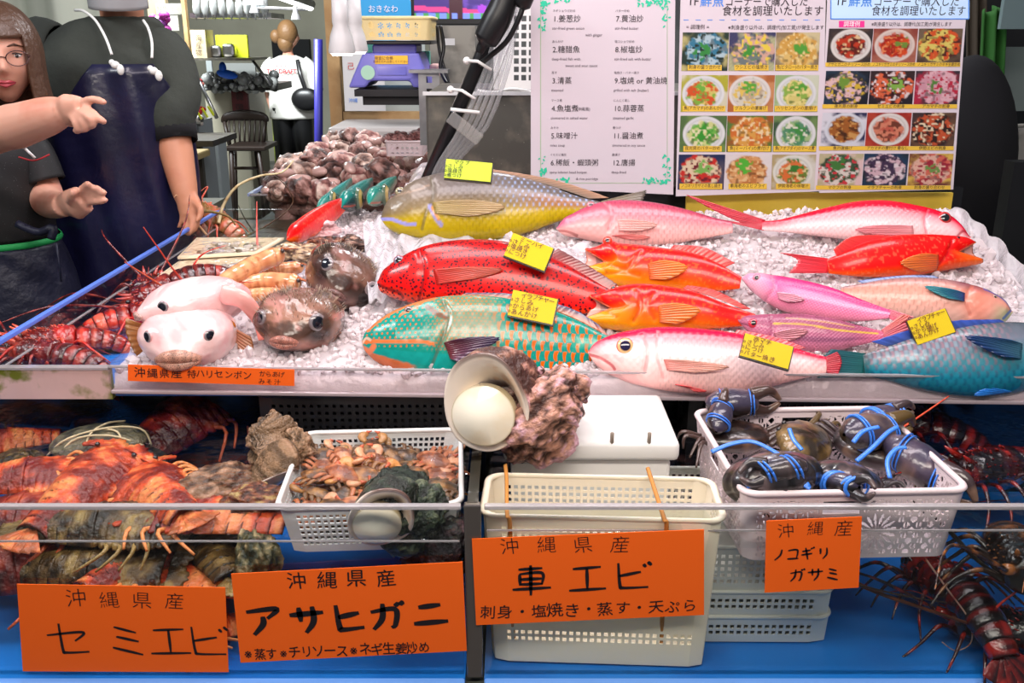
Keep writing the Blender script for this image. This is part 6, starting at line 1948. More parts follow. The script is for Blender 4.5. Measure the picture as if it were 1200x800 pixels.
for (cx, cy, dx, dy) in ((634, 214, 1, -1), (782, 214, -1, -1), (634, 2, 1, 1), (782, 2, -1, 1)):
    g = G()
    for i in range(46):
        t = rs.rand(); ax_ = rs.rand() < .55
        x = cx + dx * ((t ** 1.3 * 34) if ax_ else rs.uniform(-3, 6)); y = cy + dy * ((rs.uniform(-2, 5)) if ax_ else t ** 1.3 * 34)
        p = L(x, y); an = rs.uniform(0, 6.28); s = rs.uniform(1.2, 2.6) * k
        th = np.linspace(0, 2 * math.pi, 8, endpoint=False); X = np.cos(th) * s; Z = np.sin(th) * s * .5
        g.add(np.stack([p.x + X * math.cos(an) - Z * math.sin(an), np.zeros(8) - .0007 - i * 1e-6, p.z + X * math.sin(an) + Z * math.cos(an)], 1), [tuple(range(8))])
    mk('vine', g, m_green, m1, False)


def photo(root, L, x0, y0, x1, y1, sk, bg, plate, foods, garnish=None, seed=0, cov=.62, stripes=False):
    """flat printed photograph of a dish"""
    nx, ny = 54, 42
    u = np.linspace(0, 1, nx); v = np.linspace(0, 1, ny); U, V = np.meshgrid(u, v, indexing='ij')
    a, b, d = L(x0, y0), L(x1, y0), L(x0 + sk, y1)
    P = np.stack([a.x + (b.x - a.x) * U + (d.x - a.x) * V, np.zeros_like(U) - .0006, a.z + (b.z - a.z) * U + (d.z - a.z) * V], -1)
    n1 = fbm(U * 3 + seed, V * 3 + seed * 2); n2 = fbm(U * 9 + seed * 3, V * 8, 3); n3 = vn(U * 17 + seed, V * 15 + seed * 5); n4 = vn(U * 11 + seed * 9, V * 11 + 4)
    c = mixc(full(R_(*bg[0]), U), R_(*bg[1]), sm(.35, .65, n1))
    if stripes: c = c * (1 - .12 * (np.sin((U + V) * 60) > 0))[..., None]
    r = np.hypot((U - .5 - .03 * math.sin(seed)) / .47, (V - .5) / .50)
    if plate: c = mixc(c, R_(*plate), 1 - sm(.94, 1.0, r)); c = mixc(c, np.array(R_(*plate)) * .78, (1 - sm(.03, .06, abs(r - .80))) * .7)
    f = 1 - sm(cov, cov + .12, r + .35 * (n2 - .5))
    fc = mixc(full(R_(*foods[0]), U), R_(*foods[1]), sm(.42, .56, n2)); fc = mixc(fc, R_(*foods[2]), sm(.62, .74, n3)); fc = mixc(fc, np.array(R_(*foods[1])) * .35, sm(.72, .85, n4) * .8)
    c = mixc(c, fc, f)
    if garnish: c = mixc(c, R_(*garnish), (1 - sm(.13, .20, np.hypot((U - .5 - .1 * math.cos(seed * 2)) / .9, (V - .42 - .1 * math.sin(seed))) + .25 * (n3 - .5))) * sm(.4, .5, n4 + .15))
    c = np.clip(c, 0, 1) * .66
    g = G(); g.grid(P, col=c); mk('dish_photo', g, m_print, root, False)


WHT = (238, 232, 226); BWL = (236, 238, 240)
m2, L, k = sheet('picture_menu', 'picture menu with a dashed blue heading, left of the two photo menus', [(799, -60), (969, -60), (963, 224), (792, 230)])
g = G(); gb = G(); gd = G()
tline(g, L, k, '1F', 806, 2, 13); tline(gb, L, k, '鮮魚', 820, 2, 14, off=.006); tline(g, L, k, 'コーナーで購入した', 849, 2.5, 11.5, wpx=93)
tline(g, L, k, '食材を調理いたします', 846, 13.5, 11.5, wpx=115)
tline(g, L, k, '= 調理例 =', 804, 32, 5.6); tline(g, L, k, '※刺身盛り以外は、調理代(加工賃)が発生します', 853, 32.5, 5.4, wpx=110)
for i in range(12): rect(gb, L, 801 + i * 14, 23, 807 + i * 14, 23.8)
mk('heading', g, m_dark_ink, m2, False); mk('blue_heading', gb, m_blue_ink, m2, False)
D2 = [('刺身の盛り合わせ', ((206, 196, 130), (40, 60, 50)), None, ((60, 130, 160), (190, 215, 225), (30, 50, 40)), (60, 150, 70)),
      ('ウシエビの塩焼き', ((196, 196, 150), (70, 70, 110)), None, ((226, 180, 160), (120, 130, 130), (250, 220, 80)), (70, 160, 60)),
      ('魚(ビタロー)のバター焼き', ((150, 130, 100), (220, 205, 160)), None, ((222, 170, 80), (236, 200, 120), (250, 225, 160)), (90, 170, 60)),
      ('魚(アカマチ)のあんかけ', ((190, 185, 60), (225, 220, 190)), BWL, ((225, 90, 40), (230, 210, 120), (140, 190, 70)), (120, 190, 70)),
      ('グルクンの唐揚げ', ((190, 110, 60), (215, 150, 100)), WHT, ((226, 220, 200), (200, 180, 150), (240, 205, 100)), (100, 180, 60)),
      ('ハリセンボンの唐揚げ', ((160, 190, 130), (220, 225, 200)), BWL, ((230, 215, 130), (150, 190, 80), (245, 230, 150)), (90, 170, 60)),
      ('夜光貝のバター炒め', ((120, 150, 80), (90, 120, 70)), BWL, ((220, 225, 150), (120, 190, 80), (240, 235, 190)), (60, 160, 50)),
      ('魚(ミーバイ)の煮付け', ((170, 90, 40), (90, 130, 60)), None, ((220, 120, 50), (230, 170, 80), (250, 225, 180)), None),
      ('魚(アオブダイ)のマース煮', ((120, 150, 90), (60, 90, 60)), BWL, ((170, 200, 140), (90, 150, 110), (235, 235, 215)), (70, 150, 70)),
      ('ノコギリガザミの蒸し焼き', ((40, 50, 90), (90, 80, 100)), None, ((214, 50, 40), (240, 215, 180), (120, 30, 40)), (130, 190, 90)),
      ('車海老のエビフライ', ((232, 222, 222), (240, 232, 232)), None, ((230, 170, 110), (205, 130, 70), (245, 205, 150)), (90, 190, 60)),
      ('伊勢海老の味噌汁', ((225, 222, 210), (190, 170, 120)), (235, 235, 225), ((110, 140, 60), (230, 120, 60), (230, 215, 160)), (60, 130, 50))]
xs = [(800, 854.5), (855, 909), (909.5, 961)]; ys = [(38, 83), (88, 131), (135.5, 178), (181, 222)]; sh = [0, -1, -2.5, -4.5]
g = G(); gc = G()
for i, D in enumerate(D2):
    r, c = divmod(i, 3); x0, x1 = xs[c]; y0, y1 = ys[r]
    photo(m2, L, x0 + sh[r], y0, x1 + sh[r], y1, -1.6, D[1], D[2], D[3], D[4], i + 1, cov=.66 if D[2] else .9, stripes=i == 1)
    w = min(50, 5.0 * len(D[0])); cx = (x0 + x1) / 2 + sh[r] - 1.5
    gc = G(); rect(gc, L, cx - w / 2, y1 - 7, cx + w / 2, y1 - .5, d=-.0009); mk('caption_strip', gc, m_cap, m2, False); tline(g, L, k, D[0], cx, y1 - 4.2, 5.2, align='CENTER', wpx=w - 3, depth=-.0012)
mk('captions', g, m_dark_ink, m2, False)

m3, L, k = sheet('picture_menu', 'picture menu with a solid pale blue heading, right of the two photo menus', [(972, -60), (1138, -60), (1117, 222), (960, 226)])
g = G(); gb = G(); gp = G(); gl = G(); gw = G()
rect(gl, L, 974, -50, 1136, 22); rect(gb, L, 973, 21.6, 1135, 22.8, d=-.0006); rect(gb, L, 973, -50, 974.2, 22, d=-.0006); rect(gb, L, 1134.5, -50, 1135.7, 22, d=-.0006)
tline(g, L, k, '1F', 979, 2, 13); tline(gb, L, k, '鮮魚', 994, 2, 14, off=.006, depth=-.001); tline(g, L, k, 'コーナーで購入した', 1023, 2.5, 11.5, wpx=96); tline(g, L, k, '食材を調理いたします', 1021, 13.5, 11.5, wpx=107)
rect(gp, L, 983, 24.5, 1013, 32); tline(gw, L, k, '調理例', 998, 28.6, 6.4, align='CENTER', depth=-.0010); tline(g, L, k, '※刺身盛り以外は、調理代(加工賃)が発生します', 1021, 28.6, 5, wpx=92)
mk('heading_panel', gl, m_pale_blue, m3, False); mk('heading', g, m_dark_ink, m3, False); mk('blue_heading', gb, m_blue_ink, m3, False); mk('magenta_pill', gp, m_pill, m3, False); mk('pill_lettering', gw, m_wh_ink, m3, False)
D3 = [('アサヒガニのチリソース炒め', ((60, 50, 50), (90, 70, 60)), WHT, ((200, 60, 30), (110, 30, 20), (235, 200, 150)), None),
      ('ノコギリガザミのチリソース炒め', ((150, 70, 60), (180, 110, 90)), (235, 215, 205), ((225, 80, 30), (180, 40, 20), (240, 140, 90)), (120, 150, 60)),
      ('ノコギリガザミのネギ生姜炒め', ((80, 60, 50), (120, 100, 80)), None, ((225, 90, 40), (235, 215, 110), (90, 40, 30)), None),
      ('夜光貝の刺身', ((40, 60, 80), (30, 30, 40)), None, ((240, 200, 200), (60, 60, 70), (225, 190, 60)), (120, 160, 60)),
      ('セミエビの刺身', ((60, 40, 40), (40, 30, 40)), None, ((235, 110, 70), (80, 30, 30), (240, 225, 225)), (140, 190, 80)),
      ('アカマチの刺身', ((190, 40, 70), (60, 50, 60)), None, ((240, 190, 200), (220, 160, 175), (200, 40, 70)), (90, 140, 60)),
      ('魚の唐揚げ', ((50, 50, 90), (230, 230, 240)), (226, 230, 240), ((170, 100, 40), (110, 60, 25), (215, 160, 90)), None),
      ('アカマチの煮付け 骨なし', ((170, 40, 30), (190, 70, 50)), WHT, ((226, 140, 110), (205, 100, 80), (120, 60, 40)), None),
      ('伊勢エビの刺身', ((70, 50, 50), (110, 80, 60)), None, ((50, 30, 25), (210, 90, 50), (245, 225, 190)), None),
      ('マクブの刺身', ((240, 205, 205), (200, 190, 150)), None, ((235, 225, 215), (60, 90, 60), (215, 60, 70)), (70, 130, 60)),
      ('イラブチャーの刺身', ((30, 60, 90), (40, 50, 60)), None, ((225, 190, 200), (70, 50, 80), (240, 225, 230)), None),
      ('刺身の盛り合わせ', ((240, 200, 90), (120, 60, 50)), None, ((225, 110, 90), (240, 190, 170), (170, 40, 60)), (120, 160, 80))]
xs = [(971.5, 1024), (1024, 1076.5), (1077, 1129)]; ys = [(33.5, 73), (83, 122), (132, 171), (180, 217)]; sh = [0, -3.5, -7.5, -11]
g = G(); gc = G()
for i, D in enumerate(D3):
    r, c = divmod(i, 3); x0, x1 = xs[c]; y0, y1 = ys[r]
    photo(m3, L, x0 + sh[r], y0, x1 + sh[r] - .6, y1, -3, D[1], D[2], D[3], D[4], i + 21, cov=.66 if D[2] else .95)
    cx = (x0 + x1) / 2 + sh[r] - 3; tline(g, L, k, D[0], cx, y1 + 2.6, 4.6, align='CENTER', wpx=min(49, 4.6 * len(D[0])), depth=-.0012)
for r in range(4):
    gc = G(); rect(gc, L, 970 + sh[r] - 3, ys[r][1] + .2, 1128 + sh[r] - 3, ys[r][1] + 5, d=-.0009); mk('caption_strip', gc, m_cap, m3, False)
mk('captions', g, m_dark_ink, m3, False)
# ================================================================ things behind the counter
def fyp(Y):
    """row of the view where the floor meets a thing at distance Y"""
    return 400 + FPX * math.tan(math.atan(CAMZ / Y) - PITCH)


def pb(name, label, cat, rects, Y, mt, depth=.05, bevel=0, group=None, kind=None):
    g = G()
    for r in rects: pbox(g, r[0], r[1], r[2], r[3], Y, depth)
    return tag(mk(name, g, mt, smooth=False, bevel=bevel), label, cat, group, kind)


def ppart(root, name, rects, Y, mt, depth=.02, bevel=0):
    g = G()
    for r in rects: pbox(g, r[0], r[1], r[2], r[3], Y, depth)
    o = mk(name, g, mt, root, False, bevel=bevel); o.matrix_parent_inverse = root.matrix_world.inverted(); return o


def ptext(root, items, Y, mt, name='lettering'):
    """items: (text, px, py, size px)"""
    g = G(); k = Y / (FPX * CP)
    for s, x, y, sz in items:
        p = atY(x, y, Y); put_text(g, s, p.x, p.z, sz * k, y=p.y - .002)
    o = mk(name, g, mt, root, False); o.matrix_parent_inverse = root.matrix_world.inverted(); return o


m_cream = mat('cream_plastic', srgb(226, 205, 150), .4)
m_scale = mat('violet_scale_shell', srgb(120, 118, 205), .35)
m_paper = mat('white_paper', srgb(214, 212, 212), .6)
# grey-white ledge behind the shells, timber frame with papers
b = pb('pale_ledge', 'long pale grey box behind the heap of shells', 'box', [(383, 149, 505, 185)], 4.45, mat('pale_ledge', srgb(190, 182, 178), .5), .5, .02)
fr = pb('timber_frame', 'pale timber window frame behind the hanging lamps', 'frame', [(378, -20, 402, 150)], 4.9, m_wood, .08)
ppart(fr, 'bottom_rail', [(402, 131, 500, 148)], 4.9, m_wood, .07); ppart(fr, 'inner_board', [(402, -20, 500, 131)], 4.96, mat('board_backing', srgb(170, 178, 176), .7), .02)
nb = pb('notice_sheet', 'white notice sheet with red characters taped behind the scale', 'notice', [(401, 66, 452, 130)], 4.85, m_paper, .004)
ptext(nb, [('己', 411, 78, 8), ('貝', 425, 78, 8), ('産', 439, 78, 8)], 4.848, mat('red_print', srgb(200, 40, 50), .5))
ptext(nb, [('沖縄', 414, 118, 5)], 4.848, m_blue_ink)
po = pb('round_poster', 'poster with a big blue disc reading おきなわ above the cream basket', 'poster', [(403, -20, 482, 66)], 4.88, m_paper, .004)
g = G(); p = atY(449, 14, 4.872); g.lathe([(0, 0), (31 * 4.87 / 1046, 0)], 40, R=Matrix.Rotation(math.pi / 2, 4, 'X')); o = mk('blue_disc', g, mat('sky_blue_print', srgb(60, 165, 225), .5), po, False, loc=p); 
g = G(); p = atY(405, 22, 4.872); g.lathe([(0, 0), (11 * 4.87 / 1046, 0)], 30, R=Matrix.Rotation(math.pi / 2, 4, 'X')); o = mk('small_blue_disc', g, mat('sky_blue_print'), po, False, loc=p)
ptext(po, [('おきなわ', 449, 11, 8)], 4.868, m_wh_ink)
# television
tv = pb('television', 'wall television showing a purple and green picture above the clutter', 'television', [(480, -40, 585, 29)], 4.3, m_black, .06, .004)
g = G(); a, c = atY(484, -36, 4.297), atY(580, 22, 4.297); nx, ny = 60, 40
U, V = np.meshgrid(np.linspace(0, 1, nx), np.linspace(0, 1, ny), indexing='ij')
P = np.stack([a.x + (c.x - a.x) * U, np.full_like(U, 4.297), a.z + (c.z - a.z) * V], -1)
cc = mixc(full(R_(90, 60, 150), U), R_(60, 40, 110), sm(.4, .6, fbm(U * 6, V * 6))); cc = mixc(cc, R_(200, 60, 120), (abs(V - .78 - .1 * U) < .05) * 1.0); cc = mixc(cc, R_(70, 140, 80), (V > .88) * 1.0)
cc = mixc(cc, R_(60, 30, 40), ((U > .44) & (U < .60)) * 1.0); cc = mixc(cc, R_(110, 130, 220), ((V > .88) & (np.abs(np.sin(U * 22)) > .6)) * 1.0); cc = mixc(cc, R_(150, 60, 190), (np.hypot(U - .84, (V - .80) * .7) < .06) * 1.0)
g.grid(P, col=cc)
m = mat('lit_screen', rough=.2, vcol=True); nt = m.node_tree; pr = nt.nodes['Principled BSDF']; at_ = [n for n in nt.nodes if n.type == 'ATTRIBUTE'][0]
nt.links.new(at_.outputs['Color'], pr.inputs['Emission Color']); pr.inputs['Emission Strength'].default_value = .55
o = mk('screen', g, m, tv, False)
# scale with its basket
k3 = 3.2
sc = thing('weighing_scale', 'violet weighing scale with a yellow label on a dark shelf', 'scale', loc=atY(455, 103, k3))
Ls = Matrix.Translation(-Vector(sc.location))
g = G(); prof = [(408, 103), (413, 90), (425, 62), (491, 62), (500, 90), (503, 103), (484, 103), (480, 95), (434, 95), (428, 103)]
q = [atY(x, y, k3) for x, y in prof]; g.prism([(p.x, p.z) for p in q], k3, k3 + .26); mk('body', g.xf(Ls), m_scale, sc, False, bevel=.008)
g = G(); pbox(g, 436, 52, 488, 63, k3 + .01, .2); mk('neck', g.xf(Ls), mat('violet_dark', srgb(86, 84, 170), .4), sc, False, bevel=.005)
g = G(); pbox(g, 420, 48, 505, 52, k3 - .03, .30); mk('platter', g.xf(Ls), m_black, sc, False, bevel=.003)
g = G(); pbox(g, 439, 65, 478, 75, k3 - .003, .003); mk('yellow_label', g.xf(Ls), mat('label_yellow', srgb(240, 190, 50), .5), sc, False)
g = G(); pbox(g, 442, 78, 476, 88, k3 - .004, .003); mk('display_window', g.xf(Ls), mat('scale_display', srgb(108, 108, 195), .2), sc, False)
g = G(); g.lathe([(0, 0), (.023, 0)], 26, tuple(atY(431, 85, k3 - .004)), R=Matrix.Rotation(math.pi / 2, 4, 'X')); mk('round_sticker', g.xf(Ls), mat('sticker_green', srgb(170, 215, 190), .5), sc, False)
g = G()
kk_ = k3 / (FPX * CP)
for s_, x, y, z in (('検査に合格', 450, 68.3, 4), ('風袋引忘れ注意してください', 458, 72.3, 2.9)):
    p = atY(x, y, k3); put_text(g, s_, p.x, p.z, z * kk_, y=k3 - .005)
mk('label_lettering', g.xf(Ls), m_red_ink, sc, False)
sh_ = pb('dark_shelf', 'dark steel shelf carrying the scale', 'shelf', [(415, 105, 502, 113)], 3.17, mat('dark_shelf_steel', (.03, .03, .032), .4, .6), .3); ppart(sh_, 'shelf_bracket', [(425, 113, 500, 123)], 3.2, mat('dark_shelf_steel'), .26)
bk = basket('flower_basket', 'cream flower-cut basket sitting on the scale', [tuple(atY(420, 46, 3.16))[:2], tuple(atY(506, 46, 3.16))[:2], (atY(420, 46, 3.16).x, 3.38)], atY(450, 21, 3.16).z, atY(450, 47, 3.16).z, mt=m_cream,
            lace=lambda U, V, L, H: (np.abs(U) < L / 2 - .03) & (V > .012) & (V < H - .012) & (np.hypot(((U / .03) % 1) - .5, ((V / .03) % 1) - .5) < .36) & (np.abs(np.sin(np.arctan2(((V / .03) % 1) - .5, ((U / .03) % 1) - .5) * 3)) > .45), taper=.96, rimr=.006)
# slotted post
sp = thing('slotted_post', 'galvanised slotted angle post beside the black pole', 'post', loc=atY(505, 170, 3.15))
g = G(); a = atY(488, 96, 3.15); c = atY(514, 180, 3.15); w = c.x - a.x; h_ = a.z - c.z
us = np.array([0, .18, .36, .64, .82, 1]) * w; vs = [0]
nh = 6
for i in range(nh): vs += [(i + .2) / nh * h_, (i + .72) / nh * h_]
vs.append(h_); vs = np.array(vs); U, V = np.meshgrid(us, vs, indexing='ij'); mask = np.ones((5, len(vs) - 1), bool); mask[2, 1::2] = False
g.grid(np.stack([U - w / 2, 0 * U, V], -1), mask=mask); o = mk('slotted_face', g, m_steel, sp, False, solid=.004)
g = G(); g.box((-w / 2, .03, h_ / 2), (.004, .06, h_)); mk('return_face', g, m_steel, sp, False); g = G(); g.box((0, .02, h_ + .006), (w * 1.9, .10, .010)); mk('top_plate', g, m_steel, sp, False)
# pink-lit basket with shells on the ledge
basket('shell_basket', 'pink-lit flower-cut basket of shells at the foot of the slotted post', [tuple(atY(452, 184, 3.35))[:2], tuple(atY(497, 184, 3.35))[:2], (atY(452, 184, 3.35).x, 3.52)], atY(470, 166, 3.35).z, atY(470, 183, 3.35).z, mt=m_bp,
       lace=lambda U, V, L, H: (np.abs(U) < L / 2 - .012) & (V > .008) & (V < H - .01) & (np.hypot(((U / .018) % 1) - .5, ((V / .018) % 1) - .5) < .33), taper=.95, rad=.01)
for i, (x, y) in enumerate(((458, 163), (470, 161), (483, 162), (490, 158))):
    lump('pink_shell', ['round pinkish shell at the left end of the pink-lit basket', 'pinkish shell second from left in the pink-lit basket', 'pinkish shell third from left in the pink-lit basket', 'tallest pinkish shell at the right of the pink-lit basket'][i], 'shell',
         TRS(atY(x, y, 3.42)), (.03, .03, .022), (R_(100, 60, 60), R_(190, 130, 125), R_(226, 180, 175)), 40 + i, n=30)
# hanging lamps
m_lampw = mat('lamp_white', (.6, .58, .58), .35)
for (x, y, Y, lab) in ((401, 46, 2.7, 'white LED bulb hanging lit, left of the pair'), (417, 44, 2.95, 'white LED bulb hanging lit, half hidden behind its twin')):
    t = thing('hanging_lamp', lab, 'lamp', loc=atY(x, y + 18, Y)); t['group'] = 'hanging LED bulbs'
    g = G(); g.lathe([(.002, .155), (.021, .155), (.023, .085), (.021, .075), (.030, .050), (.037, .012), (.036, .004)], 32); mk('housing', g, m_lampw, t)
    g = G(); g.lathe([(.0, .0), (.030, .001), (.036, .006)], 32); mk('lens', g, mat('lamp_lens', (1, .9, .9), .3, emit=((1.0, .88, .86), .9)), t)
    g = G()
    for n_, r_ in ((1, 0), (6, .013), (12, .025)):
        for i in range(n_): g.ball((r_ * math.cos(i * 6.283 / n_), r_ * math.sin(i * 6.283 / n_), -.001), (.0036, .0036, .002), 8, 5)
    mk('diodes', g, mat('diode_glow', (1, 1, 1), .3, emit=((1.0, .95, .9), 3)), t)
    g = G(); g.tube([(0, 0, .155), (0, .0, .20)], .010, 10); g.tube([(0, 0, .20), (-.004, 0, .5)], .003, 6); mk('cord', g, mat('cord_grey', (.45, .47, .5), .5), t)
    d = bpy.data.lights.new('bulb', 'POINT'); d.energy = .6; d.color = (1, .82, .8); d.shadow_soft_size = .03
    lo = bpy.data.objects.new('bulb', d); COL.objects.link(lo); lo.parent = t; lo.location = (0, 0, -.03)

# black pole with clear hoses, cable and plug
pole = thing('black_pole', 'leaning black pole with clear hoses cable-tied along it', 'pole', loc=atY(490, 240, 2.20))
Lp = Matrix.Translation(-Vector(pole.location))
g = G(); g.tube([atY(603, -30, 2.12), atY(560, 75, 2.14), atY(488, 240, 2.20)], .0155, 16); mk('pole', g.xf(Lp), m_black, pole)
hose = glassy('clear_hose', (.82, .82, .84), 1.5, .05, 1.6, haze=.16)
for i in range(5):
    o_ = i * 5.5
    P = smoothpath([atY(600 + o_ * .6, -30, 2.11), atY(581 + o_, 40, 2.12), atY(566 + o_ * 1.2, 90, 2.12 - i * .003), atY(540 + o_ * 1.3, 150, 2.13), atY(510 + o_ * .8, 200, 2.16), atY(498 + o_, 245, 2.19)], 40)
    g = G(); g.tube(P, .0052, 10); mk('clear_hose', g.xf(Lp), hose, pole)
for x, y in ((560, 74), (541, 108)):
    p = atY(x - 13, y - 3, 2.11); q = atY(x + 16, y + 8, 2.09); g = G(); g.tube([p, atY(x, y - 2, 2.085), q], .0035, 8); g.ball(p, .008, 10, 8); mk('cable_tie', g.xf(Lp), m_white, pole)
g = G(); p = atY(545, 150, 2.10); an = Matrix.Rotation(math.radians(38), 4, 'Y'); g.box(p, (.085, .02, .028), R=an); mk('clear_clip', g.xf(Lp), glassy('clip_clear', (.85, .82, .78), 1.5, .05, 1.5, haze=.12), pole, False, bevel=.003)
g = G(); g.tube([atY(562, 132, 2.11), atY(528, 128, 2.11)], .004, 8); mk('cable_tie', g.xf(Lp), m_white, pole)
pl = thing('power_connector', 'bulky black cable connector hanging beside the pole', 'plug', loc=atY(580, 30, 2.06)); Lq = Matrix.Translation(-Vector(pl.location))
g = G(); P = [atY(597, -20, 2.06), atY(588, 10, 2.06), atY(574, 38, 2.06), atY(567, 50, 2.06), atY(561, 62, 2.06)]; g.tube(smoothpath(P, 20), np.interp(np.linspace(0, 1, 20), [0, .35, .7, .78, 1], [.024, .030, .026, .012, .008]), 18); mk('connector_body', g.xf(Lq), m_black, pl)
g = G(); P = [atY(616, -20, 2.05), atY(613, 5, 2.05), atY(608, 22, 2.05), atY(594, 48, 2.06), atY(574, 66, 2.08), atY(562, 75, 2.10)]; g.tube(smoothpath(P, 24), .0058, 10); mk('cable', g.xf(Lq), m_black, pl)
g = G(); P = [atY(622, -20, 2.05), atY(612, 6, 2.05), atY(610, 10, 2.05)]; g.tube(P, [.02, .018, .009], 14); mk('cable_sleeve', g.xf(Lq), m_black, pl)
# white perforated basket standing on the cabinet, bag and clutter
Yb = 2.5
pbk = thing('perforated_basket', 'white perforated basket standing on edge on the steel cabinet', 'basket', loc=atY(600, 108, Yb))
g = G(); a = atY(578, 14, Yb); c = atY(680, 106, Yb); W_ = c.x - a.x; H_ = a.z - c.z; o0 = Vector(pbk.location)
us = [0]; 
for i in range(10): us += [.052 + i * .019, .052 + i * .019 + .0125]
us.append(W_ + .05); vs = [0]
for j in range(9): vs += [.025 + j * .0205, .025 + j * .0205 + .0135]
vs.append(H_); us = np.array(us); vs = np.array(vs); U, V = np.meshgrid(us, vs, indexing='ij'); mk_ = np.ones((len(us) - 1, len(vs) - 1), bool); mk_[1::2, 1::2] = False
g.grid(np.stack([a.x - o0.x + U + .018 * (V / H_ - 1) * 0, 0 * U, c.z - o0.z + V], -1), mask=mk_); mk('perforated_wall', g, m_white, pbk, False, solid=.003)
g = G(); q0 = Vector((a.x - o0.x, 0, c.z - o0.z)); g.prism([(q0.x, q0.z), (q0.x + .012, q0.z), (q0.x + .012, q0.z + H_), (q0.x, q0.z + H_)], -.005, .14); g.box((q0.x + W_ / 2 + .02, .07, q0.z + H_), (W_ + .04, .14, .006)); mk('side_wall', g, m_white, pbk, False)
wt = G(); wt.tube([atY(575, 106, 2.40), atY(606, 27, 2.42)], .003, 8); tag(mk('white_rod', wt, m_white), 'thin white rod leaning on the perforated basket', 'rod')
wc2 = G(); wc2.tube(smoothpath([atY(560, 106, 2.4), atY(580, 108, 2.38), atY(600, 104, 2.36), atY(625, 108, 2.36)], 20), .0035, 8); tag(mk('white_cable', wc2, m_white), 'white cable lying on top of the steel cabinet', 'cable')
cl = pb('plastic_bin', 'pale greenish bin behind the scale, right side', 'box', [(503, 30, 560, 330)], 3.7, mat('clutter_beige', srgb(150, 145, 135), .6, vary=(7, srgb(95, 92, 88), .45, .6)), .3)
pb('paper_note', 'small white note on the clutter under the television', 'notice', [(521, 45, 533, 53)], 3.66, m_paper, .003)
pb('plastic_tub', 'pink and white tub beside the slotted post', 'tub', [(503, 75, 514, 92)], 3.4, mat('pink_tub', srgb(205, 165, 160), .5), .08, .008)
g = G(); g.tube(smoothpath([atY(516, 30, 3.3), atY(520, 55, 3.3), atY(516, 80, 3.28), atY(524, 98, 3.25)], 20), .006, 8); g.tube(smoothpath([atY(512, 30, 3.3), atY(515, 60, 3.3), atY(524, 90, 3.28), atY(530, 110, 3.25)], 20), .005, 8)
tag(mk('black_cable', g, m_black), 'black cables hanging under the television', 'cable')
pb('green_cloth', 'teal cloth edge behind the right side of the scale', 'cloth', [(494, 60, 504, 100)], 3.45, mat('teal_cloth', srgb(90, 165, 150), .8), .05)
pb('green_cloth', 'teal cloth edge behind the left side of the scale', 'cloth', [(424, 52, 437, 68)], 3.5, mat('teal_cloth'), .05)
# clutter wall across the back
pb('stall_partition', 'dim partition behind the steel cabinet and hoses', 'panel', [(500, -60, 800, 115)], 5.2, mat('partition_grey', srgb(92, 92, 90), .7, vary=(3, srgb(60, 60, 62), .4, .6)), .06)

# ---- right end: dark stall, black coat back, green curtain, pale chair, post
pb('dark_partition', 'dark partition closing the stall at the right', 'panel', [(1060, -120, 1330, 420)], 3.6, mat('dark_partition', (.012, .012, .013), .6), .06)
g = G(); g.ball(atY(1122, 215, 2.75), (.155, .13, .36), 30, 22); tag(mk('black_coat', g, mat('black_cloth', (.006, .006, .008), .9)), 'rounded black coat hanging at the right edge of the picture menus', 'coat')
g = G(); P = []
for i in range(30):
    t = i / 29; P.append([tuple(atY(1154 + t * 26 + 10 * v_ / 19 * 0 - (v_ / 19) * 6, 10 + v_ / 19 * 126 + 4 * math.sin(t * 9), 3.2) + Vector((0, .03 * math.sin(t * 14), 0))) for v_ in range(20)])
g.grid(np.array(P)); tag(mk('green_curtain', g, mat('green_cloth', srgb(40, 96, 34), .8), solid=.004), 'dark green hanging cloth above the pale chair', 'curtain')
g = G(); P = []
for i in range(24):
    t = i / 23; P.append([tuple(atY(1134 + t * 20, -10 + v_ / 15 * 100, 3.3) + Vector((0, .02 * math.sin(t * 12), 0))) for v_ in range(16)])
g.grid(np.array(P)); tag(mk('brown_curtain', g, mat('brown_cloth', srgb(70, 62, 52), .8), solid=.004), 'dim brown cloth hanging left of the green one', 'curtain')
pb('pale_sheet', 'bluish pale plastic hanging in the top right corner', 'plastic sheet', [(1182, -30, 1215, 34)], 3.1, mat('pale_blue_plastic', srgb(110, 130, 132), .5), .02)
pb('shop_window', 'pale glimpse of window right of the green cloth', 'window', [(1178, 55, 1215, 130)], 3.35, mat('pale_glimpse', srgb(120, 132, 128), .5), .02)
ch = thing('pale_chair', 'pale plastic chair back at the right frame edge', 'chair', loc=atY(1190, 260, 2.9)); Lc = Matrix.Translation(-Vector(ch.location))
g = G(); P = []
for i in range(26):
    th = math.pi * i / 25
    P.append([tuple(atY(1198 - 33 * math.cos(th) * (1 - .0 * v_), 205 - 58 * math.sin(th) * (1 - v_ / 7), 2.9)) for v_ in range(8)])
g.grid(np.array(P)); mk('backrest', g.xf(Lc), mat('pale_chair_plastic', srgb(150, 148, 140), .5), ch, solid=.012)
g = G(); g.tube(smoothpath([atY(1166, 215, 2.85), atY(1168, 165, 2.85), atY(1180, 150, 2.85), atY(1200, 147, 2.85)], 20), .006, 8); mk('rim', g.xf(Lc), mat('pale_chair_plastic'), ch)
g = G(); pbox(g, 1162, 243, 1215, 270, 2.9, .3); mk('seat', g.xf(Lc), mat('pale_chair_plastic'), ch, False, bevel=.01)
g = G(); g.tube(smoothpath([atY(1172, 205, 2.84), atY(1176, 192, 2.84), atY(1184, 188, 2.84)], 10), .008, 8); mk('arm_hook', g.xf(Lc), m_black, ch)
pb('black_post', 'black upright post at the far right frame edge', 'post', [(1189, 190, 1225, 420)], 2.35, m_black, .05)

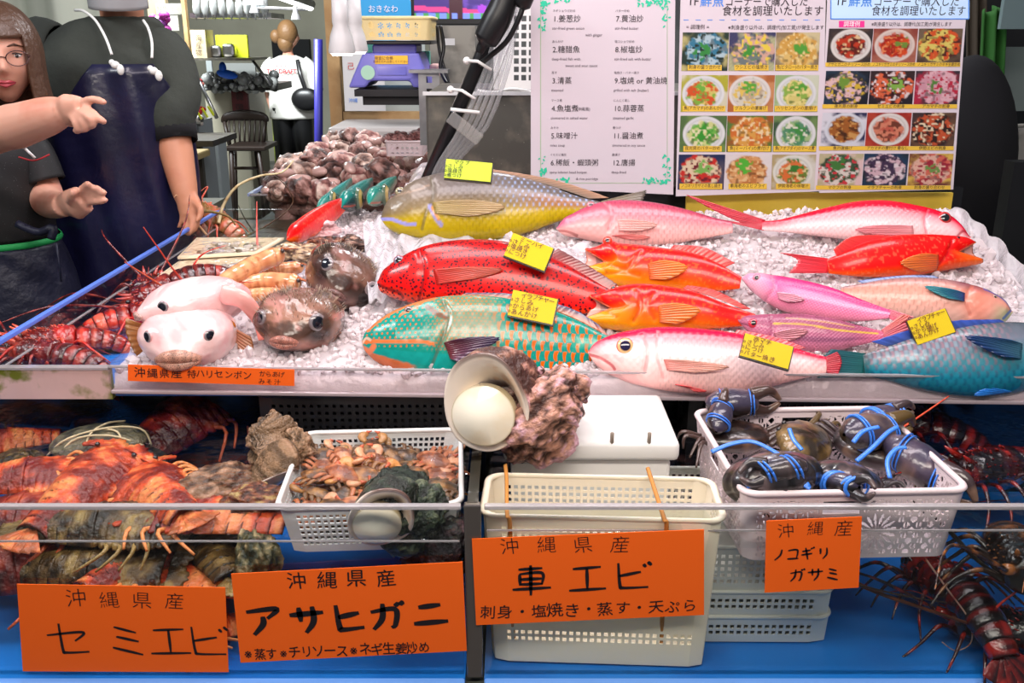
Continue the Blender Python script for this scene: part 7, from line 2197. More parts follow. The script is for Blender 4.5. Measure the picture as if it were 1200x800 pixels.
# ---------------------------------------------------------------- the market hall to the left
Ya = 8.2
m_lime = mat('lime_board', srgb(130, 148, 20), .6)
m_lime2 = mat('lime_panel', srgb(196, 205, 30), .6)
g = G(); P = []
for i in range(90):
    t = i / 89; x = -4.4 + 2.62 * t; P.append([(x, 4.35 + .05 * math.sin(t * 46) + .02 * math.sin(t * 113), z) for z in (.3, 1.2, 2.2, 3.1)])
g.grid(np.array(P)); tag(mk('white_curtain', g, mat('curtain_cloth', srgb(196, 200, 184), .8), solid=.004), 'long off-white curtain hanging behind the two stallholders', 'curtain')
# posters / beige panel
pn = pb('beige_panel', 'beige notice panel close behind the tall person in the apron', 'panel', [(168, -30, 224, fyp(7.0))], 7.0, mat('beige_panel', srgb(150, 135, 108), .7), .06)
ppart(pn, 'notice', [(182, 4, 214, 17)], 6.98, mat('notice_dim', srgb(150, 150, 140), .7), .01); ppart(pn, 'notice', [(184, 18, 210, 36)], 6.98, mat('notice_dim'), .01); ppart(pn, 'edge_post', [(213, -30, 219, 72)], 6.96, m_wood, .05)
ptext(pn, [('鮮魚 市場', 198, 10.5, 6)], 6.97, mat('faded_print', srgb(110, 105, 95), .7))
g = G()
rs = np.random.RandomState(9)
for i in range(26): g.ball(atY(184 + rs.uniform(-8, 12), 28 + rs.uniform(-10, 14), 6.6), rs.uniform(.02, .045), 8, 6, col=R_(*[(140, 30, 120), (205, 190, 190), (120, 40, 130)][rs.randint(3)]))
tag(mk('orchid_spray', g, mat('orchid', rough=.6, vcol=True)), 'purple and white flowers behind the tall person in the apron', 'flowers', kind='stuff')
pb('stall_shelf', 'dark shelf board under the pale wooden box and steel pots', 'shelf', [(216, 68, 294, 71)], 7.35, m_dsteel, .5)
bx = pb('wooden_box', 'pale wooden box with dark characters on the stall shelf', 'box', [(218, 35, 243, 68)], 7.4, mat('box_board', srgb(176, 160, 128), .6), .2)
ptext(bx, [('海', 233, 45, 7), ('産', 233, 54, 7), ('物', 233, 62, 7)], 7.39, mat('dark_brown_print', srgb(60, 45, 35), .6))
hs = pb('hanging_shelf', 'steel shelf of hanging plastic bags near the hall ceiling', 'shelf', [(222, 15, 318, 21)], 7.0, m_steel, .4)
for i in range(9):
    p = atY(230 + i * 10, 8, 6.95); g = G(); q = np.random.RandomState(i)
    g.ball(p, (.028, .02, .075), 12, 10, fn=lambda d: 1 + .25 * np.sin(d[..., 0] * 9 + i) * d[..., 2]); tag(mk('plastic_bag', g, mat('bag_clear', srgb(150, 152, 150), .25, coat=.5)), '%s clear plastic bag hung on the steel ceiling shelf' % ['first', 'second', 'third', 'fourth', 'fifth', 'sixth', 'seventh', 'eighth', 'last'][i], 'plastic bag', 'bags on the ceiling shelf')
pb('lime_board', 'bright lime-yellow board above the silver packets', 'board', [(252, 41, 291, 67)], 7.6, m_lime2, .04)
pb('lime_board', 'lime-green counter side beside the person in white', 'board', [(316, 108, 341, fyp(9.3))], 9.3, m_lime, .3)
pb('lime_board', 'tilted lime-green panel left of the green counter side', 'board', [(308, 130, 319, fyp(8.6))], 8.6, mat('lime_dark', srgb(112, 128, 20), .6), .04)
for i, (x0, x1, y0) in enumerate(((245, 259, 53), (259, 275, 51))):
    pb('steel_pot', ['rounded steel pot on the stall glass, left one', 'square steel tin on the stall glass, right one'][i], 'pot', [(x0, y0, x1, 67)], 7.5, m_steel, .1, .02)
ct = pb('stall_counter', 'off-white stall counter with a dark red sack against it', 'counter', [(238, 102, 301, fyp(8.0))], 8.0, mat('stall_white', srgb(150, 145, 128), .6), .6, .02)
pb('red_sack', 'dark red sack with characters on the off-white counter', 'sack', [(270, 106, 292, 136)], 7.9, mat('maroon_sack', srgb(78, 24, 28), .6), .05, .01)
ptext(bpy.data.objects['red_sack'], [('韓', 281, 114, 9), ('国', 281, 127, 9)], 7.89, mat('black_print', (.02, .01, .01), .6))
# display case of silver packets
dc = thing('display_case', 'glass display case heaped with silver packets, seen beyond the chair', 'display case', loc=atY(280, 108, 7.8)); Ld = Matrix.Translation(-Vector(dc.location))
g = G(); pbox(g, 238, 98, 326, 106, 7.8, .5); mk('tray', g.xf(Ld), m_black, dc, False)
g = G(); g.tube([atY(294, 68, 7.8), atY(318, 100, 7.7)], .012, 8); g.tube([atY(238, 68, 7.8), atY(294, 68, 7.8)], .012, 8); mk('frame', g.xf(Ld), m_steel, dc)
g = G()
rs = np.random.RandomState(2)
for i in range(160): g.ball(atY(rs.uniform(240, 325), rs.uniform(88, 105), 7.9 + rs.uniform(-.15, .2)), rs.uniform(.015, .045), 7, 5, col=np.array(R_(150, 152, 150)) * rs.uniform(.2, 1.1))
o = mk('silver_packets', g.xf(Ld), mat('packet_foil', rough=.3, vcol=True), dc); o['kind'] = 'stuff'
for i, (x0, y0, x1, y1, c_) in enumerate(((241, 70, 250, 98, (120, 125, 125)), (262, 74, 300, 92, (100, 102, 100)))):
    g = G(); pbox(g, x0, y0, x1, y1, 7.95, .03); mk('price_board', g.xf(Ld), mat('board_dim%d' % i, srgb(*c_), .5), dc, False)
g = G(); g.ball(atY(266, 87, 7.7), (.085, .04, .035), 14, 10, R=Matrix.Rotation(.2, 4, 'Y')); g.ball(atY(261, 80, 7.7), (.03, .03, .05), 12, 8); tag(mk('blue_glove', g, mat('blue_glove', srgb(20, 90, 205), .5)), 'bright blue rubber glove lying on the silver packets', 'glove')
# display case of red fish on its white bin
d2 = thing('display_case', 'slanted glass display case of red fish beside the tall person in the apron', 'display case', loc=atY(215, 145, 6.2)); Le = Matrix.Translation(-Vector(d2.location))
g = G(); pbox(g, 188, 70, 222, 77, 6.2, .1); mk('light_bar', g.xf(Le), mat('lit_bar', srgb(190, 200, 210), .4, emit=((.8, .9, 1), .5)), d2, False)
g = G(); g.tube([atY(222, 72, 6.2), atY(254, 138, 6.0)], .012, 8); mk('frame', g.xf(Le), m_steel, d2)
g = G(); q = [atY(190, 78, 6.25), atY(222, 78, 6.25), atY(252, 138, 6.05), atY(190, 138, 6.05)]; g.add([tuple(p) for p in q], [(0, 1, 2, 3)]); mk('slanted_glass', g.xf(Le), m_glass, d2, False)
g = G(); pbox(g, 186, 76, 226, 140, 6.6, .05); mk('back_wall', g.xf(Le), mat('case_back', srgb(90, 66, 62), .6), d2, False)
g = G()
for i in range(60): g.ball(atY(rs.uniform(192, 232), rs.choice([92, 97, 126, 131, 135]) + rs.uniform(-2, 2), 6.4), (rs.uniform(.03, .07), .03, .022), 8, 6, col=R_(*[(190, 40, 36), (150, 30, 30), (205, 120, 110)][rs.randint(3)]))
o = mk('red_fish_heap', g.xf(Le), mat('far_fish', rough=.35, vcol=True), d2); o['kind'] = 'stuff'
g = G()
for i in range(40): g.ball(atY(rs.uniform(202, 236), rs.uniform(138, 145), 6.1), rs.uniform(.015, .028), 7, 5, col=R_(*[(150, 150, 150), (80, 80, 82), (190, 180, 180)][rs.randint(3)]))
o = mk('grey_shell_heap', g.xf(Le), mat('far_fish'), d2); o['kind'] = 'stuff'
for i in range(3):
    p = atY(233 + i * 7, 134 - i * 2, 6.0); g = G(); g.box(p, (.012, .005, .065), R=Matrix.Rotation(-.5, 4, 'Y')); mk('green_tag', g.xf(Le), m_lime2, d2, False)
bn = pb('white_bin', 'tall white bin under the case of red fish', 'bin', [(205, 146, 236, fyp(6.0))], 6.0, mat('bin_white', srgb(150, 155, 158), .5), .35, .015); ppart(bn, 'bin_side', [(232, 142, 248, fyp(6.2))], 6.2, mat('bin_side', srgb(120, 124, 128), .5), .3)
pb('white_carton', 'white carton leaning right of the tall white bin', 'box', [(249, 163, 268, fyp(6.6))], 6.6, mat('carton_dim', srgb(140, 146, 148), .6), .2, .01)
tb = pb('work_table', 'dark table behind the bare forearm of the tall person', 'table', [(183, 165, 250, 172)], 5.6, mat('table_dark', srgb(52, 46, 38), .6), .5)
for x in (196, 214, 235): ppart(tb, 'leg', [(x, 172, x + 4, fyp(5.65))], 5.65, mat('table_dark'), .04)
st_ = pb('wooden_stool', 'stool with a straw-coloured seat under the dark table', 'stool', [(182, 181, 228, 190)], 5.3, mat('straw_seat', srgb(150, 130, 84), .7), .3, .01)
for x in (186, 208, 222): ppart(st_, 'leg', [(x, 190, x + 4, fyp(5.35))], 5.35, m_black, .04)
pb('floor_box', 'grey-green low box beside the navy apron', 'box', [(178, 248, 252, fyp(4.4))], 4.4, mat('low_box', srgb(88, 86, 72), .7), .4)
pb('white_plank', 'pale plank leaning under the stall', 'plank', [(244, 190, 262, fyp(6.5))], 6.5, mat('plank_pale', srgb(165, 170, 172), .6), .05)
pb('yellow_bucket', 'small yellow bucket on the hall floor', 'bucket', [(255, 195, 266, fyp(7.2))], 7.2, mat('bucket_yellow', srgb(190, 150, 30), .5), .12, .02)
# windsor chair
wc_ = thing('wooden_chair', 'dark spindle-back wooden chair standing in the market aisle', 'chair', loc=atY(284, 217, 7.4)); Lw = Matrix.Translation(-Vector(wc_.location))
m_dw = mat('dark_wood', srgb(40, 28, 22), .45)
yb, yf = 7.55, 7.2
g = G(); g.tube(smoothpath([atY(262, 144, yb), atY(266, 137, yb), atY(287, 135, yb + .03), atY(308, 137, yb), atY(312, 143, yb)], 20), np.interp(np.linspace(0, 1, 20), [0, .5, 1], [.02, .045, .02]), 10, flat=(.35, (0, 1, 0))); mk('top_rail', g.xf(Lw), m_dw, wc_)
for i in range(7):
    x = 268 + i * 6.2; g = G(); g.tube([atY(x, 141, yb), atY(x + (287 - x) * .12, 174, yb - .06)], .008, 6); mk('spindle', g.xf(Lw), m_dw, wc_)
for x, x2 in ((263, 270), (311, 308)):
    g = G(); g.tube([atY(x, 143, yb), atY(x2, 174, yb - .06)], .016, 8); mk('back_post', g.xf(Lw), m_dw, wc_)
g = G(); a = atY(264, 174, yf); c = atY(312, 178, yf); g.box(((a.x + c.x) / 2, (yf + yb) / 2, a.z), (c.x - a.x, .40, .035)); mk('seat', g.xf(Lw), m_dw, wc_, False, bevel=.01)
for x, x2, Y in ((271, 268, yf), (303, 313, yf), (275, 272, yb), (300, 308, yb)):
    a = atY(x, 177, Y); g = G(); c = atY(x2, 215, Y); c.z = max(c.z, .0); g.tube([a, (c.x, Y, .0)], .018, 8); mk('leg', g.xf(Lw), m_dw, wc_)
g = G(); g.tube([atY(270, 197, 7.3), atY(308, 197, 7.3)], .012, 8); mk('stretcher', g.xf(Lw), m_dw, wc_)
# violet pole, ceiling lamps
g = G(); g.tube([atY(374, fyp(6.8), 6.8), atY(373, 46, 6.8)], .030, 14); tag(mk('violet_pole', g, mat('violet_pole', srgb(52, 48, 140), .4)), 'upright blue-violet pole in front of the person in white', 'pole')
lt = thing('strip_light', 'long fluorescent strip light near the hall ceiling', 'lamp', loc=atY(340, 4, 6.5)); Lt_ = Matrix.Translation(-Vector(lt.location))
g = G(); g.tube([atY(312, -10, 6.0), atY(364, 9, 6.8)], .022, 10); mk('tube', g.xf(Lt_), mat('strip_glow', (1, 1, 1), .3, emit=((.95, 1, .98), 3.0)), lt)
g = G(); g.tube([atY(312, -14, 6.0), atY(365, 5, 6.8)], .03, 8); mk('housing', g.xf(Lt_), m_steel, lt)
g = G(); g.tube([atY(300, 9, 6.9), atY(362, 11, 6.9)], .010, 8); tag(mk('lamp_track', g, m_lampw), 'white rail carrying the small hall spotlights', 'rail')
for i, (x, y) in enumerate(((298, 11), (347, 19), (305, 2), (290, 2))):
    t = thing('spot_lamp', ['small bell-shaped spotlight left of the strip light', 'small bell-shaped spotlight under the right end of the rail', 'small spotlight highest above the rail', 'small spotlight at the left end of the rail'][i], 'lamp', loc=atY(x, y + 4, 6.9), group='hall spotlights')
    g = G(); g.lathe([(.012, .09), (.018, .05), (.030, .02), (.034, 0)], 16); g.tube([(0, 0, .08), (0, 0, .16)], .006, 6); mk('shade', g, m_lampw, t)
    g = G(); g.lathe([(0, .004), (.03, .002)], 16); mk('bulb_face', g, mat('spot_glow', (1, 1, 1), .3, emit=((.8, .95, 1), 2.5)), t)

# ---------------------------------------------------------------- shells of the far tank, heads and red fish beside it
cone_pal = [(R_(90, 60, 50), R_(186, 146, 130), R_(232, 205, 190)), (R_(60, 38, 34), R_(140, 96, 86), R_(205, 160, 150)), (R_(120, 70, 66), R_(205, 150, 140), R_(240, 215, 200))]


def conch(seed, pal):
    root = thing('sea_snail', 'x', 'shell', loc=(0, 0, 0))
    g = G(); u = np.linspace(0, 1, 34); r = np.interp(u, [0, .1, .35, .6, .85, 1], [.08, .5, 1, .85, .35, .05]) * .04
    pts = [((t - .4) * .15, .010 * math.sin(t * 5), 0) for t in u]
    g.tube(pts, r, 24, col=(1, 1, 1)); V_ = g.V[0]
    k = np.array([mnoise.fractal(Vector(w) * 45 + Vector((seed * 9, 0, 0)), 1.0, 2.0, 4) for w in V_]); ctr = np.repeat(np.array(pts), 24, 0); d = V_ - ctr; d /= np.linalg.norm(d, axis=1)[:, None] + 1e-9
    g.V[0] = V_ + d * (k * .010)[:, None] * np.interp(V_[:, 0], [-.06, -.03, .06, .09], [.2, 1, 1, .2])[:, None]; g.C[0] = shellcol(.5 + .45 * k, *pal); g.hascol = True
    mk('shell_body', g, mat('encrusted_shell'), root)
    g = G(); g.ball((.0, -.022, .020), (.036, .018, .014), 16, 10, col=R_(232, 190, 180)); mk('pale_lip', g, mat('porcelain_lid'), root)
    return root


CN = [conch(i, cone_pal[i]) for i in range(3)]
rs = np.random.RandomState(6)
places = [(322, 226, 3.15, 'nearest the front left corner of the far tank'), (352, 222, 3.15, 'second from the left at the front of the far tank'), (382, 226, 3.15, 'in the middle of the front row of the far tank'),
          (350, 205, 3.4, 'just behind the front row, on the left'), (384, 205, 3.4, 'behind the front row, in the middle'), (415, 208, 3.3, 'behind the green fish heads'),
          (345, 196, 3.7, 'beside the far tank rim, halfway back'), (372, 190, 3.7, 'left of centre halfway back in the far tank'), (400, 192, 3.65, 'centre of the heap halfway back'), (428, 196, 3.55, 'right of centre halfway back in the far tank'),
          (448, 205, 3.3, 'right of the heap above the dark parrotfish head'), (372, 177, 4.0, 'near the rim toward the back of the heap'), (398, 176, 4.0, 'high in the heap toward the back'), (424, 180, 3.95, 'right of the high one toward the back'),
          (444, 186, 3.8, 'in front of the pink-lit basket'), (390, 166, 4.2, 'at the back left of the heap against the pale box'), (412, 164, 4.2, 'at the back centre of the heap against the pale box'), (434, 168, 4.15, 'at the back right of the heap against the pale box'), (450, 174, 4.0, 'rightmost of the back row beside the pink-lit basket'), (330, 214, 3.3, 'just inside the left rim near the front')]
nm = ['pale pinkish', 'brown', 'rosy']
for i, (x, y, Y, w) in enumerate(places):
    k = i % 3; M = TRS(atY(x, y, Y), rs.uniform(-30, 30), rs.uniform(-25, 25), rs.uniform(0, 360), rs.uniform(1.0, 1.4)); lab = '%s crusty sea snail %s' % (nm[k], w)
    if i < 3: o = CN[k]; o.matrix_world = M; o['label'] = lab
    else: o = copy_tree(CN[k], lab, M)
    o['group'] = 'sea snails heaped in the far tank'
g = G()
for i in range(260):
    x = rs.uniform(-.80, -.15); y = rs.uniform(3.16, 4.4); z = .90 + .07 * rs.rand() + .02 * (y - 3.1)
    g.ball((x, y, z), (.05, .04, .035), 8, 6, R=Matrix.Rotation(rs.uniform(0, 6), 4, 'Z'), col=np.array(cone_pal[i % 3][1]) * rs.uniform(.5, 1.1), fn=lambda d: 1 + .25 * np.sin(d[..., 0] * 7 + i) * np.cos(d[..., 1] * 6))
tag(mk('shell_heap', g, mat('encrusted_shell')), 'lower heap of crusty shells filling the far tank', 'shell', kind='stuff')

# red fish and teal parrotfish heads on the ice left of the grey-yellow parrotfish
fish('red_fish', 'long red fish lying away from the viewer beside the plastic sheet', (336, 281), (405, 240), [(340, 268), (352, 256), (372, 243), (392, 234), (405, 231)], [(346, 285), (362, 279), (382, 266), (398, 254), (405, 246)],
     c_red, h=.05, tf=.6, n=120, m=50, tilt=50, place=at_surf)
for i, (hd, tl_, tp_, bt_, lab) in enumerate((((372, 246), (412, 214), [(376, 236), (388, 224), (400, 215), (412, 208)], [(380, 250), (392, 243), (404, 232), (412, 220)], 'teal-grey parrotfish, leftmost of the three behind the red fish'),
                                             ((400, 244), (436, 212), [(402, 232), (412, 220), (424, 212), (436, 208)], [(408, 248), (420, 242), (430, 230), (436, 220)], 'dark teal parrotfish, middle of the three behind the red fish'),
                                             ((432, 240), (464, 210), [(434, 228), (444, 216), (454, 209), (464, 206)], [(440, 242), (450, 236), (458, 226), (464, 216)], 'green-edged parrotfish, rightmost of the three beside the big parrotfish'))):
    def cteal2(S, t, X, Z, near, L, i=i): return mixc(full(R_(*[(120, 130, 120), (40, 66, 72), (110, 140, 120)][i]), S), R_(20, 130, 120), sm(.2, .8, t) * .8) * (1 + .3 * (fbm(X * 60, Z * 60) - .5))[..., None]
    fish('small_parrotfish', lab, hd, tl_, tp_, bt_, cteal2, h=.05, tf=.7, n=100, m=44, tilt=50, place=at_surf, eye=((hd[0] + 11, hd[1] - 11), 2.6, (BLK, R_(190, 160, 90), R_(90, 110, 90), .5)), paint=[([(hd[0] + 1, hd[1] - 2), (hd[0] + 8, hd[1] - 3)], .003, R_(190, 90, 70), .9), ([(hd[0] + 14, hd[1] - 22), (hd[0] + 20, hd[1] - 12), (hd[0] + 16, hd[1] - 2)], .003, R_(20, 40, 40), .7)])
for i, (x, y, r_, pal, lab) in enumerate(((352, 296, (.055, .035, .02), (R_(90, 60, 50), R_(205, 170, 130), R_(240, 225, 200)), 'pale cut fish piece with a golden edge above the prawns'), (385, 290, (.05, .03, .022), (R_(40, 20, 14), R_(120, 60, 40), R_(190, 120, 80)), 'dark brown gill piece behind the dark pufferfish'),
                                          (410, 288, (.045, .03, .022), (R_(30, 20, 16), R_(90, 50, 34), R_(200, 160, 140)), 'brown scraps lying left of the plastic sheet'), (370, 270, (.05, .035, .02), (R_(180, 120, 120), R_(226, 180, 180), R_(245, 225, 225)), 'pink fish cut between the red fish and the dark scraps'))):
    lump('fish_cut', lab, 'fish piece', TRS(at_surf(x, y, .02)), r_, pal, 60 + i, n=40, amp=.5)

# sashimi packs
for i, (c4, z, lab, pal) in enumerate((([(212, 305), (300, 300), (330, 283), (233, 283)], .985, 'cream polystyrene tray of sliced shellfish, the farther of two', (R_(120, 100, 80), R_(205, 185, 165), R_(240, 225, 215))),
                                      ([(182, 333), (300, 330), (318, 304), (215, 309)], .975, 'pale tray of dark-spotted shellfish slices, the nearer of two', (R_(30, 28, 30), R_(170, 160, 155), R_(240, 235, 235))))):
    q = [atZ(x, y, z) for x, y in c4]; o0 = sum(q, Vector()) / 4; t = thing('sashimi_tray', lab, 'tray', loc=o0); t['group'] = 'sashimi trays'
    g = G(); ring = []
    for s_, dz in ((1.06, .004), (1.06, .010), (.93, .010), (.86, -.004), (0.0, -.004)):
        r_ = [((p - o0) * s_ + Vector((0, 0, dz))) for p in q]; rr2 = []
        for j in range(4):
            for f_ in np.linspace(0, 1, 6)[:-1]: rr2.append(tuple(r_[j].lerp(r_[(j + 1) % 4], f_)))
        ring.append(rr2)
    g.grid(np.array(ring), cv=True); mk('tray_body', g, mat('polystyrene', srgb(236, 214, 180), .6), t)
    g = G()
    for j in range(60):
        u, v = rs.uniform(.1, .9), rs.uniform(.1, .9); p = (q[0].lerp(q[1], u)).lerp(q[3].lerp(q[2], u), v) - o0
        g.ball(tuple(p * .88 + Vector((0, 0, .002))), (rs.uniform(.008, .018), .008, .005), 8, 5, R=Matrix.Rotation(rs.uniform(0, 3), 4, 'Z'), col=pal[rs.randint(3)])
    o = mk('shellfish_slices', g, mat('slice_flesh', rough=.25, vcol=True, coat=.6), t); o['kind'] = 'stuff'
    g = G(); g.add([tuple((p - o0) * 1.0 + Vector((0, 0, .012))) for p in q], [(0, 1, 2, 3)]); mk('cling_film', g, glassy('cling_film', (.98, .98, .98), 1.45, .04, 1.2, ripple=(40, .5, .01)), t, False)

for o in bpy.data.objects:
    if o.parent and any(w in o.name for w in ('lettering', 'captions', 'diodes', 'heading', 'vine', 'print')): o['kind'] = 'stuff'
# ================================================================ people
m_skin = mat('skin', srgb(212, 156, 134), .5, sss=.15, sssc=(1, .35, .2), vary=(9, srgb(200, 120, 96), .5, .75), bump=(120, .12, .001))
m_skin_m = mat('skin_tan', srgb(196, 134, 104), .5, sss=.12, sssc=(1, .35, .2), vary=(9, srgb(182, 112, 84), .5, .75), bump=(120, .12, .001))


def body_mesh(name, g, mt, root, voxel=.0055, sub=0):
    o = mk(name, g, mt, root)
    d = o.modifiers.new('r', 'REMESH'); d.mode = 'VOXEL'; d.voxel_size = voxel; d.use_smooth_shade = True
    d = o.modifiers.new('m', 'SMOOTH'); d.factor = .5; d.iterations = 4
    return o


def loft(g, rings, n=48, a0=0, a1=2 * math.pi, closed=True, col=None, fold=0, cap=False):
    th = np.linspace(a0, a1, n, endpoint=not closed)
    P = []
    for i, (c, rx, ry) in enumerate(rings):
        w = fold * np.sin(th * 7 + i * .9) * (.5 + .5 * np.sin(th * 3 + i * .5))
        P.append(np.stack([c[0] + (rx + w) * np.cos(th), c[1] + (ry + w) * np.sin(th), np.full(n, c[2])], -1))
    base = g.n
    g.grid(np.array(P), cv=closed)
    if cap:
        k = len(rings); g.F.append(tuple(base + i for i in range(n))); g.F.append(tuple(base + (k - 1) * n + i for i in reversed(range(n)))); g.MI += [0, 0]
    return g


def dens(rings, k=5):
    out = []
    z = [(*r[0], r[1], r[2]) for r in rings]
    for q in smoothpath([r[:3] for r in z], (len(z) - 1) * k + 1): out.append(q)
    ab = smoothpath([(r[3], r[4], 0) for r in z], (len(z) - 1) * k + 1)
    return [((q[0], q[1], q[2]), max(a[0], .005), max(a[1], .005)) for q, a in zip(out, ab)]


def head_vol(g, c, yaw, tilt=0, s=1.0):
    """head with brow, nose, cheeks, chin and ears; face toward -y before the yaw"""
    nv, nu = 70, 80
    A, B_ = np.meshgrid(np.linspace(0, math.pi, nv), np.linspace(0, 2 * math.pi, nu, endpoint=False), indexing='ij')
    d = np.stack([np.sin(A) * np.cos(B_), np.sin(A) * np.sin(B_), np.cos(A)], -1)
    P = d * np.array([.074, .092, .112])
    x, y, z = P[..., 0], P[..., 1], P[..., 2]
    fr = np.clip(-d[..., 1], 0, 1)
    k = sm(-.02, -.11, z); x = x * (1 - .30 * k); y = np.where(y > 0, y * (1 - .45 * k), y * (1 - .10 * k))
    y = y + fr * .012 * sm(.5, .0, abs(z) / .112) * 0
    y = y - .024 * np.exp(-((x / .011) ** 2 + ((z + .022) / .014) ** 2)) * fr - .012 * np.exp(-((x / .009) ** 2 + ((z - .002) / .022) ** 2)) * fr   # nose
    for sx in (-1, 1):
        y = y + .010 * np.exp(-(((x - sx * .031) / .016) ** 2 + ((z - .006) / .012) ** 2)) * fr                                               # eye hollow
        y = y - .006 * np.exp(-(((x - sx * .030) / .020) ** 2 + ((z - .028) / .009) ** 2)) * fr                                               # brow
        y = y - .007 * np.exp(-(((x - sx * .038) / .018) ** 2 + ((z + .028) / .020) ** 2)) * fr                                               # cheek
    y = y - .008 * np.exp(-((x / .024) ** 2 + ((z + .058) / .010) ** 2)) * fr - .006 * np.exp(-((x / .02) ** 2 + ((z + .095) / .014) ** 2)) * fr  # lips, chin
    y = y + .005 * np.exp(-((x / .022) ** 2 + ((z + .058) / .003) ** 2)) * fr
    P = np.stack([x, y, z], -1) * s
    M = Matrix.Translation(c) @ Matrix.Rotation(yaw, 4, 'Z') @ Matrix.Rotation(tilt, 4, 'X')
    a = np.array(M); g.grid(P @ a[:3, :3].T + a[:3, 3], cv=True)
    for sx in (-1, 1):
        q = G(); q.ball((sx * .075 * s, .008, -.005), (.010, .018, .030), 12, 10); q.xf(M); g.add(q.V[0], q.F)
    return M


def face_bits(root, M, s=1.0, lip=(150, 60, 64), mask=False, glasses=False):
    T = lambda g: g.xf(M @ Matrix.Diagonal((s, s, s, 1)))
    for sx in (-1, 1):
        g = G(); g.ball((sx * .031, -.071, .006), (.0135, .010, .0058), 16, 10, col=(.75, .70, .68)); g.ball((sx * .033, -.0788, .006), (.0050, .0028, .0050), 12, 8, col=(.02, .012, .01)); mk('eye', T(g), mat('wet_eye'), root)
        g = G(); g.tube([(sx * .018, -.081, .010), (sx * .031, -.0835, .0135), (sx * .045, -.074, .009)], .0016, 6, col=(.03, .02, .02)); mk('eyelash', T(g), mat('hair_dark', rough=.6, vcol=True), root)
        g = G(); g.tube([(sx * .014, -.090, .028), (sx * .031, -.089, .034), (sx * .050, -.074, .027)], [.002, .003, .0012], 8, col=R_(80, 50, 36)); mk('eyebrow', T(g), mat('hair_dark'), root)
    if not mask:
        g = G(); g.tube([(-.022, -.086, -.056), (-.008, -.0945, -.053), (0, -.0945, -.0545), (.008, -.0945, -.053), (.022, -.086, -.056)], [.002, .0042, .0036, .0042, .002], 8, col=R_(*lip))
        g.tube([(-.021, -.086, -.0575), (0, -.0945, -.063), (.021, -.086, -.0575)], [.002, .0052, .002], 8, col=R_(*lip)); mk('lips', T(g), mat('lip_colour', rough=.35, vcol=True), root)
    if glasses:
        g = G()
        for sx in (-1, 1):
            th = np.linspace(0, 2 * math.pi, 28); g.tube([(sx * .034 + .025 * math.cos(t), -.101 + .010 * abs(math.cos(t)) * (1 if sx * math.cos(t) > 0 else .2), .002 + .018 * math.sin(t)) for t in th], .0013, 6)
            g.tube([(sx * .058, -.090, .006), (sx * .076, -.05, .008), (sx * .079, .01, .004)], .0016, 6)
        g.tube([(-.010, -.102, .004), (0, -.106, .007), (.010, -.102, .004)], .0013, 6)
        mk('glasses', T(g), mat('glasses_rim', (.10, .05, .05), .25, .6), root)
        g = G()
        for sx in (-1, 1): g.lathe([(0, 0), (.024, 0)], 20, (sx * .034, -.0985, .002), R=Matrix.Rotation(math.pi / 2, 4, 'X'))
        mk('lens', T(g), glassy('spectacle_lens', (.97, .97, .98), 1.5, .02, 1.2), root)


def finger(g, pts, r0=.0095, r1=.0068):
    P = smoothpath(pts, 14); n = len(P); t = np.linspace(0, 1, n)
    r = r0 + (r1 - r0) * t; r = r * (1 + .10 * np.exp(-((t - .42) / .06) ** 2) + .08 * np.exp(-((t - .72) / .05) ** 2)); r[-1] *= .55; r[-2] *= .85
    g.tube(P, r, 10)


PX = lambda x, y, Y: tuple(atY(x, y, Y))

# ---------------------------------------------------------------- tall man in the dark shirt and navy apron
mx, my = -1.14, 2.74
man = thing('person', 'tall person in dark green shirt, long navy apron and lowered grey mask', 'person', loc=(mx, my, 0))
Lm = Matrix.Translation((-mx, -my, 0))
g = G()
c = [((mx, my, z), a, b) for z, a, b in ((.80, .16, .11), (.95, .175, .12), (1.1, .17, .12), (1.25, .185, .12), (1.44, .17, .10), (1.50, .10, .075), (1.53, .06, .06), (1.59, .058, .060), (1.66, .055, .06))]
c = [((q[0][0] + (.065 if q[0][2] > 1.49 else 0), q[0][1], q[0][2]), q[1], q[2]) for q in c]
loft(g, dens(c, 4), 40, cap=True)
HM = head_vol(g, (mx + .075, my - .035, 1.694), math.radians(14), math.radians(8), 1.02)
for sx in (-1, 1):
    g.tube(smoothpath([(mx + sx * .085, my, .86), (mx + sx * .10, my - .01, .48), (mx + sx * .10, my + .01, .08)], 14), np.interp(np.linspace(0, 1, 14), [0, .5, 1], [.095, .062, .042]), 16)
    g.ball((mx + sx * .10, my - .05, .045), (.045, .12, .045), 16, 10)
# his left arm: forearm bare, hand hanging over the tank
sh, el, wr = Vector((mx + .165, my, 1.45)), atY(203, 148, 2.66), atY(217, 226, 2.58)
arm = smoothpath([sh, sh.lerp(el, .5) + Vector((.015, 0, 0)), el, el.lerp(wr, .35) + Vector((-.004, 0, 0)), wr, atY(221, 240, 2.57)], 36)
g.tube(arm, np.interp(np.linspace(0, 1, 36), [0, .3, .48, .62, .88, 1], [.056, .052, .046, .046, .029, .031]), 18)
palm = [PX(218, 226, 2.58), PX(222, 240, 2.56), PX(224, 252, 2.55)]; g.tube(palm, [.027, .037, .034], 16, flat=(.55, (0, 1, .2)))
finger(g, [PX(229, 248, 2.55), PX(232, 258, 2.54), PX(229, 268, 2.53), PX(224, 272, 2.53)]); finger(g, [PX(224, 251, 2.54), PX(226, 262, 2.53), PX(223, 272, 2.52), PX(218, 276, 2.52)])
finger(g, [PX(219, 251, 2.55), PX(219, 262, 2.54), PX(217, 271, 2.53), PX(213, 274, 2.53)]); finger(g, [PX(215, 247, 2.56), PX(213, 257, 2.55), PX(211, 264, 2.55), PX(208, 267, 2.55)], .0085, .006)
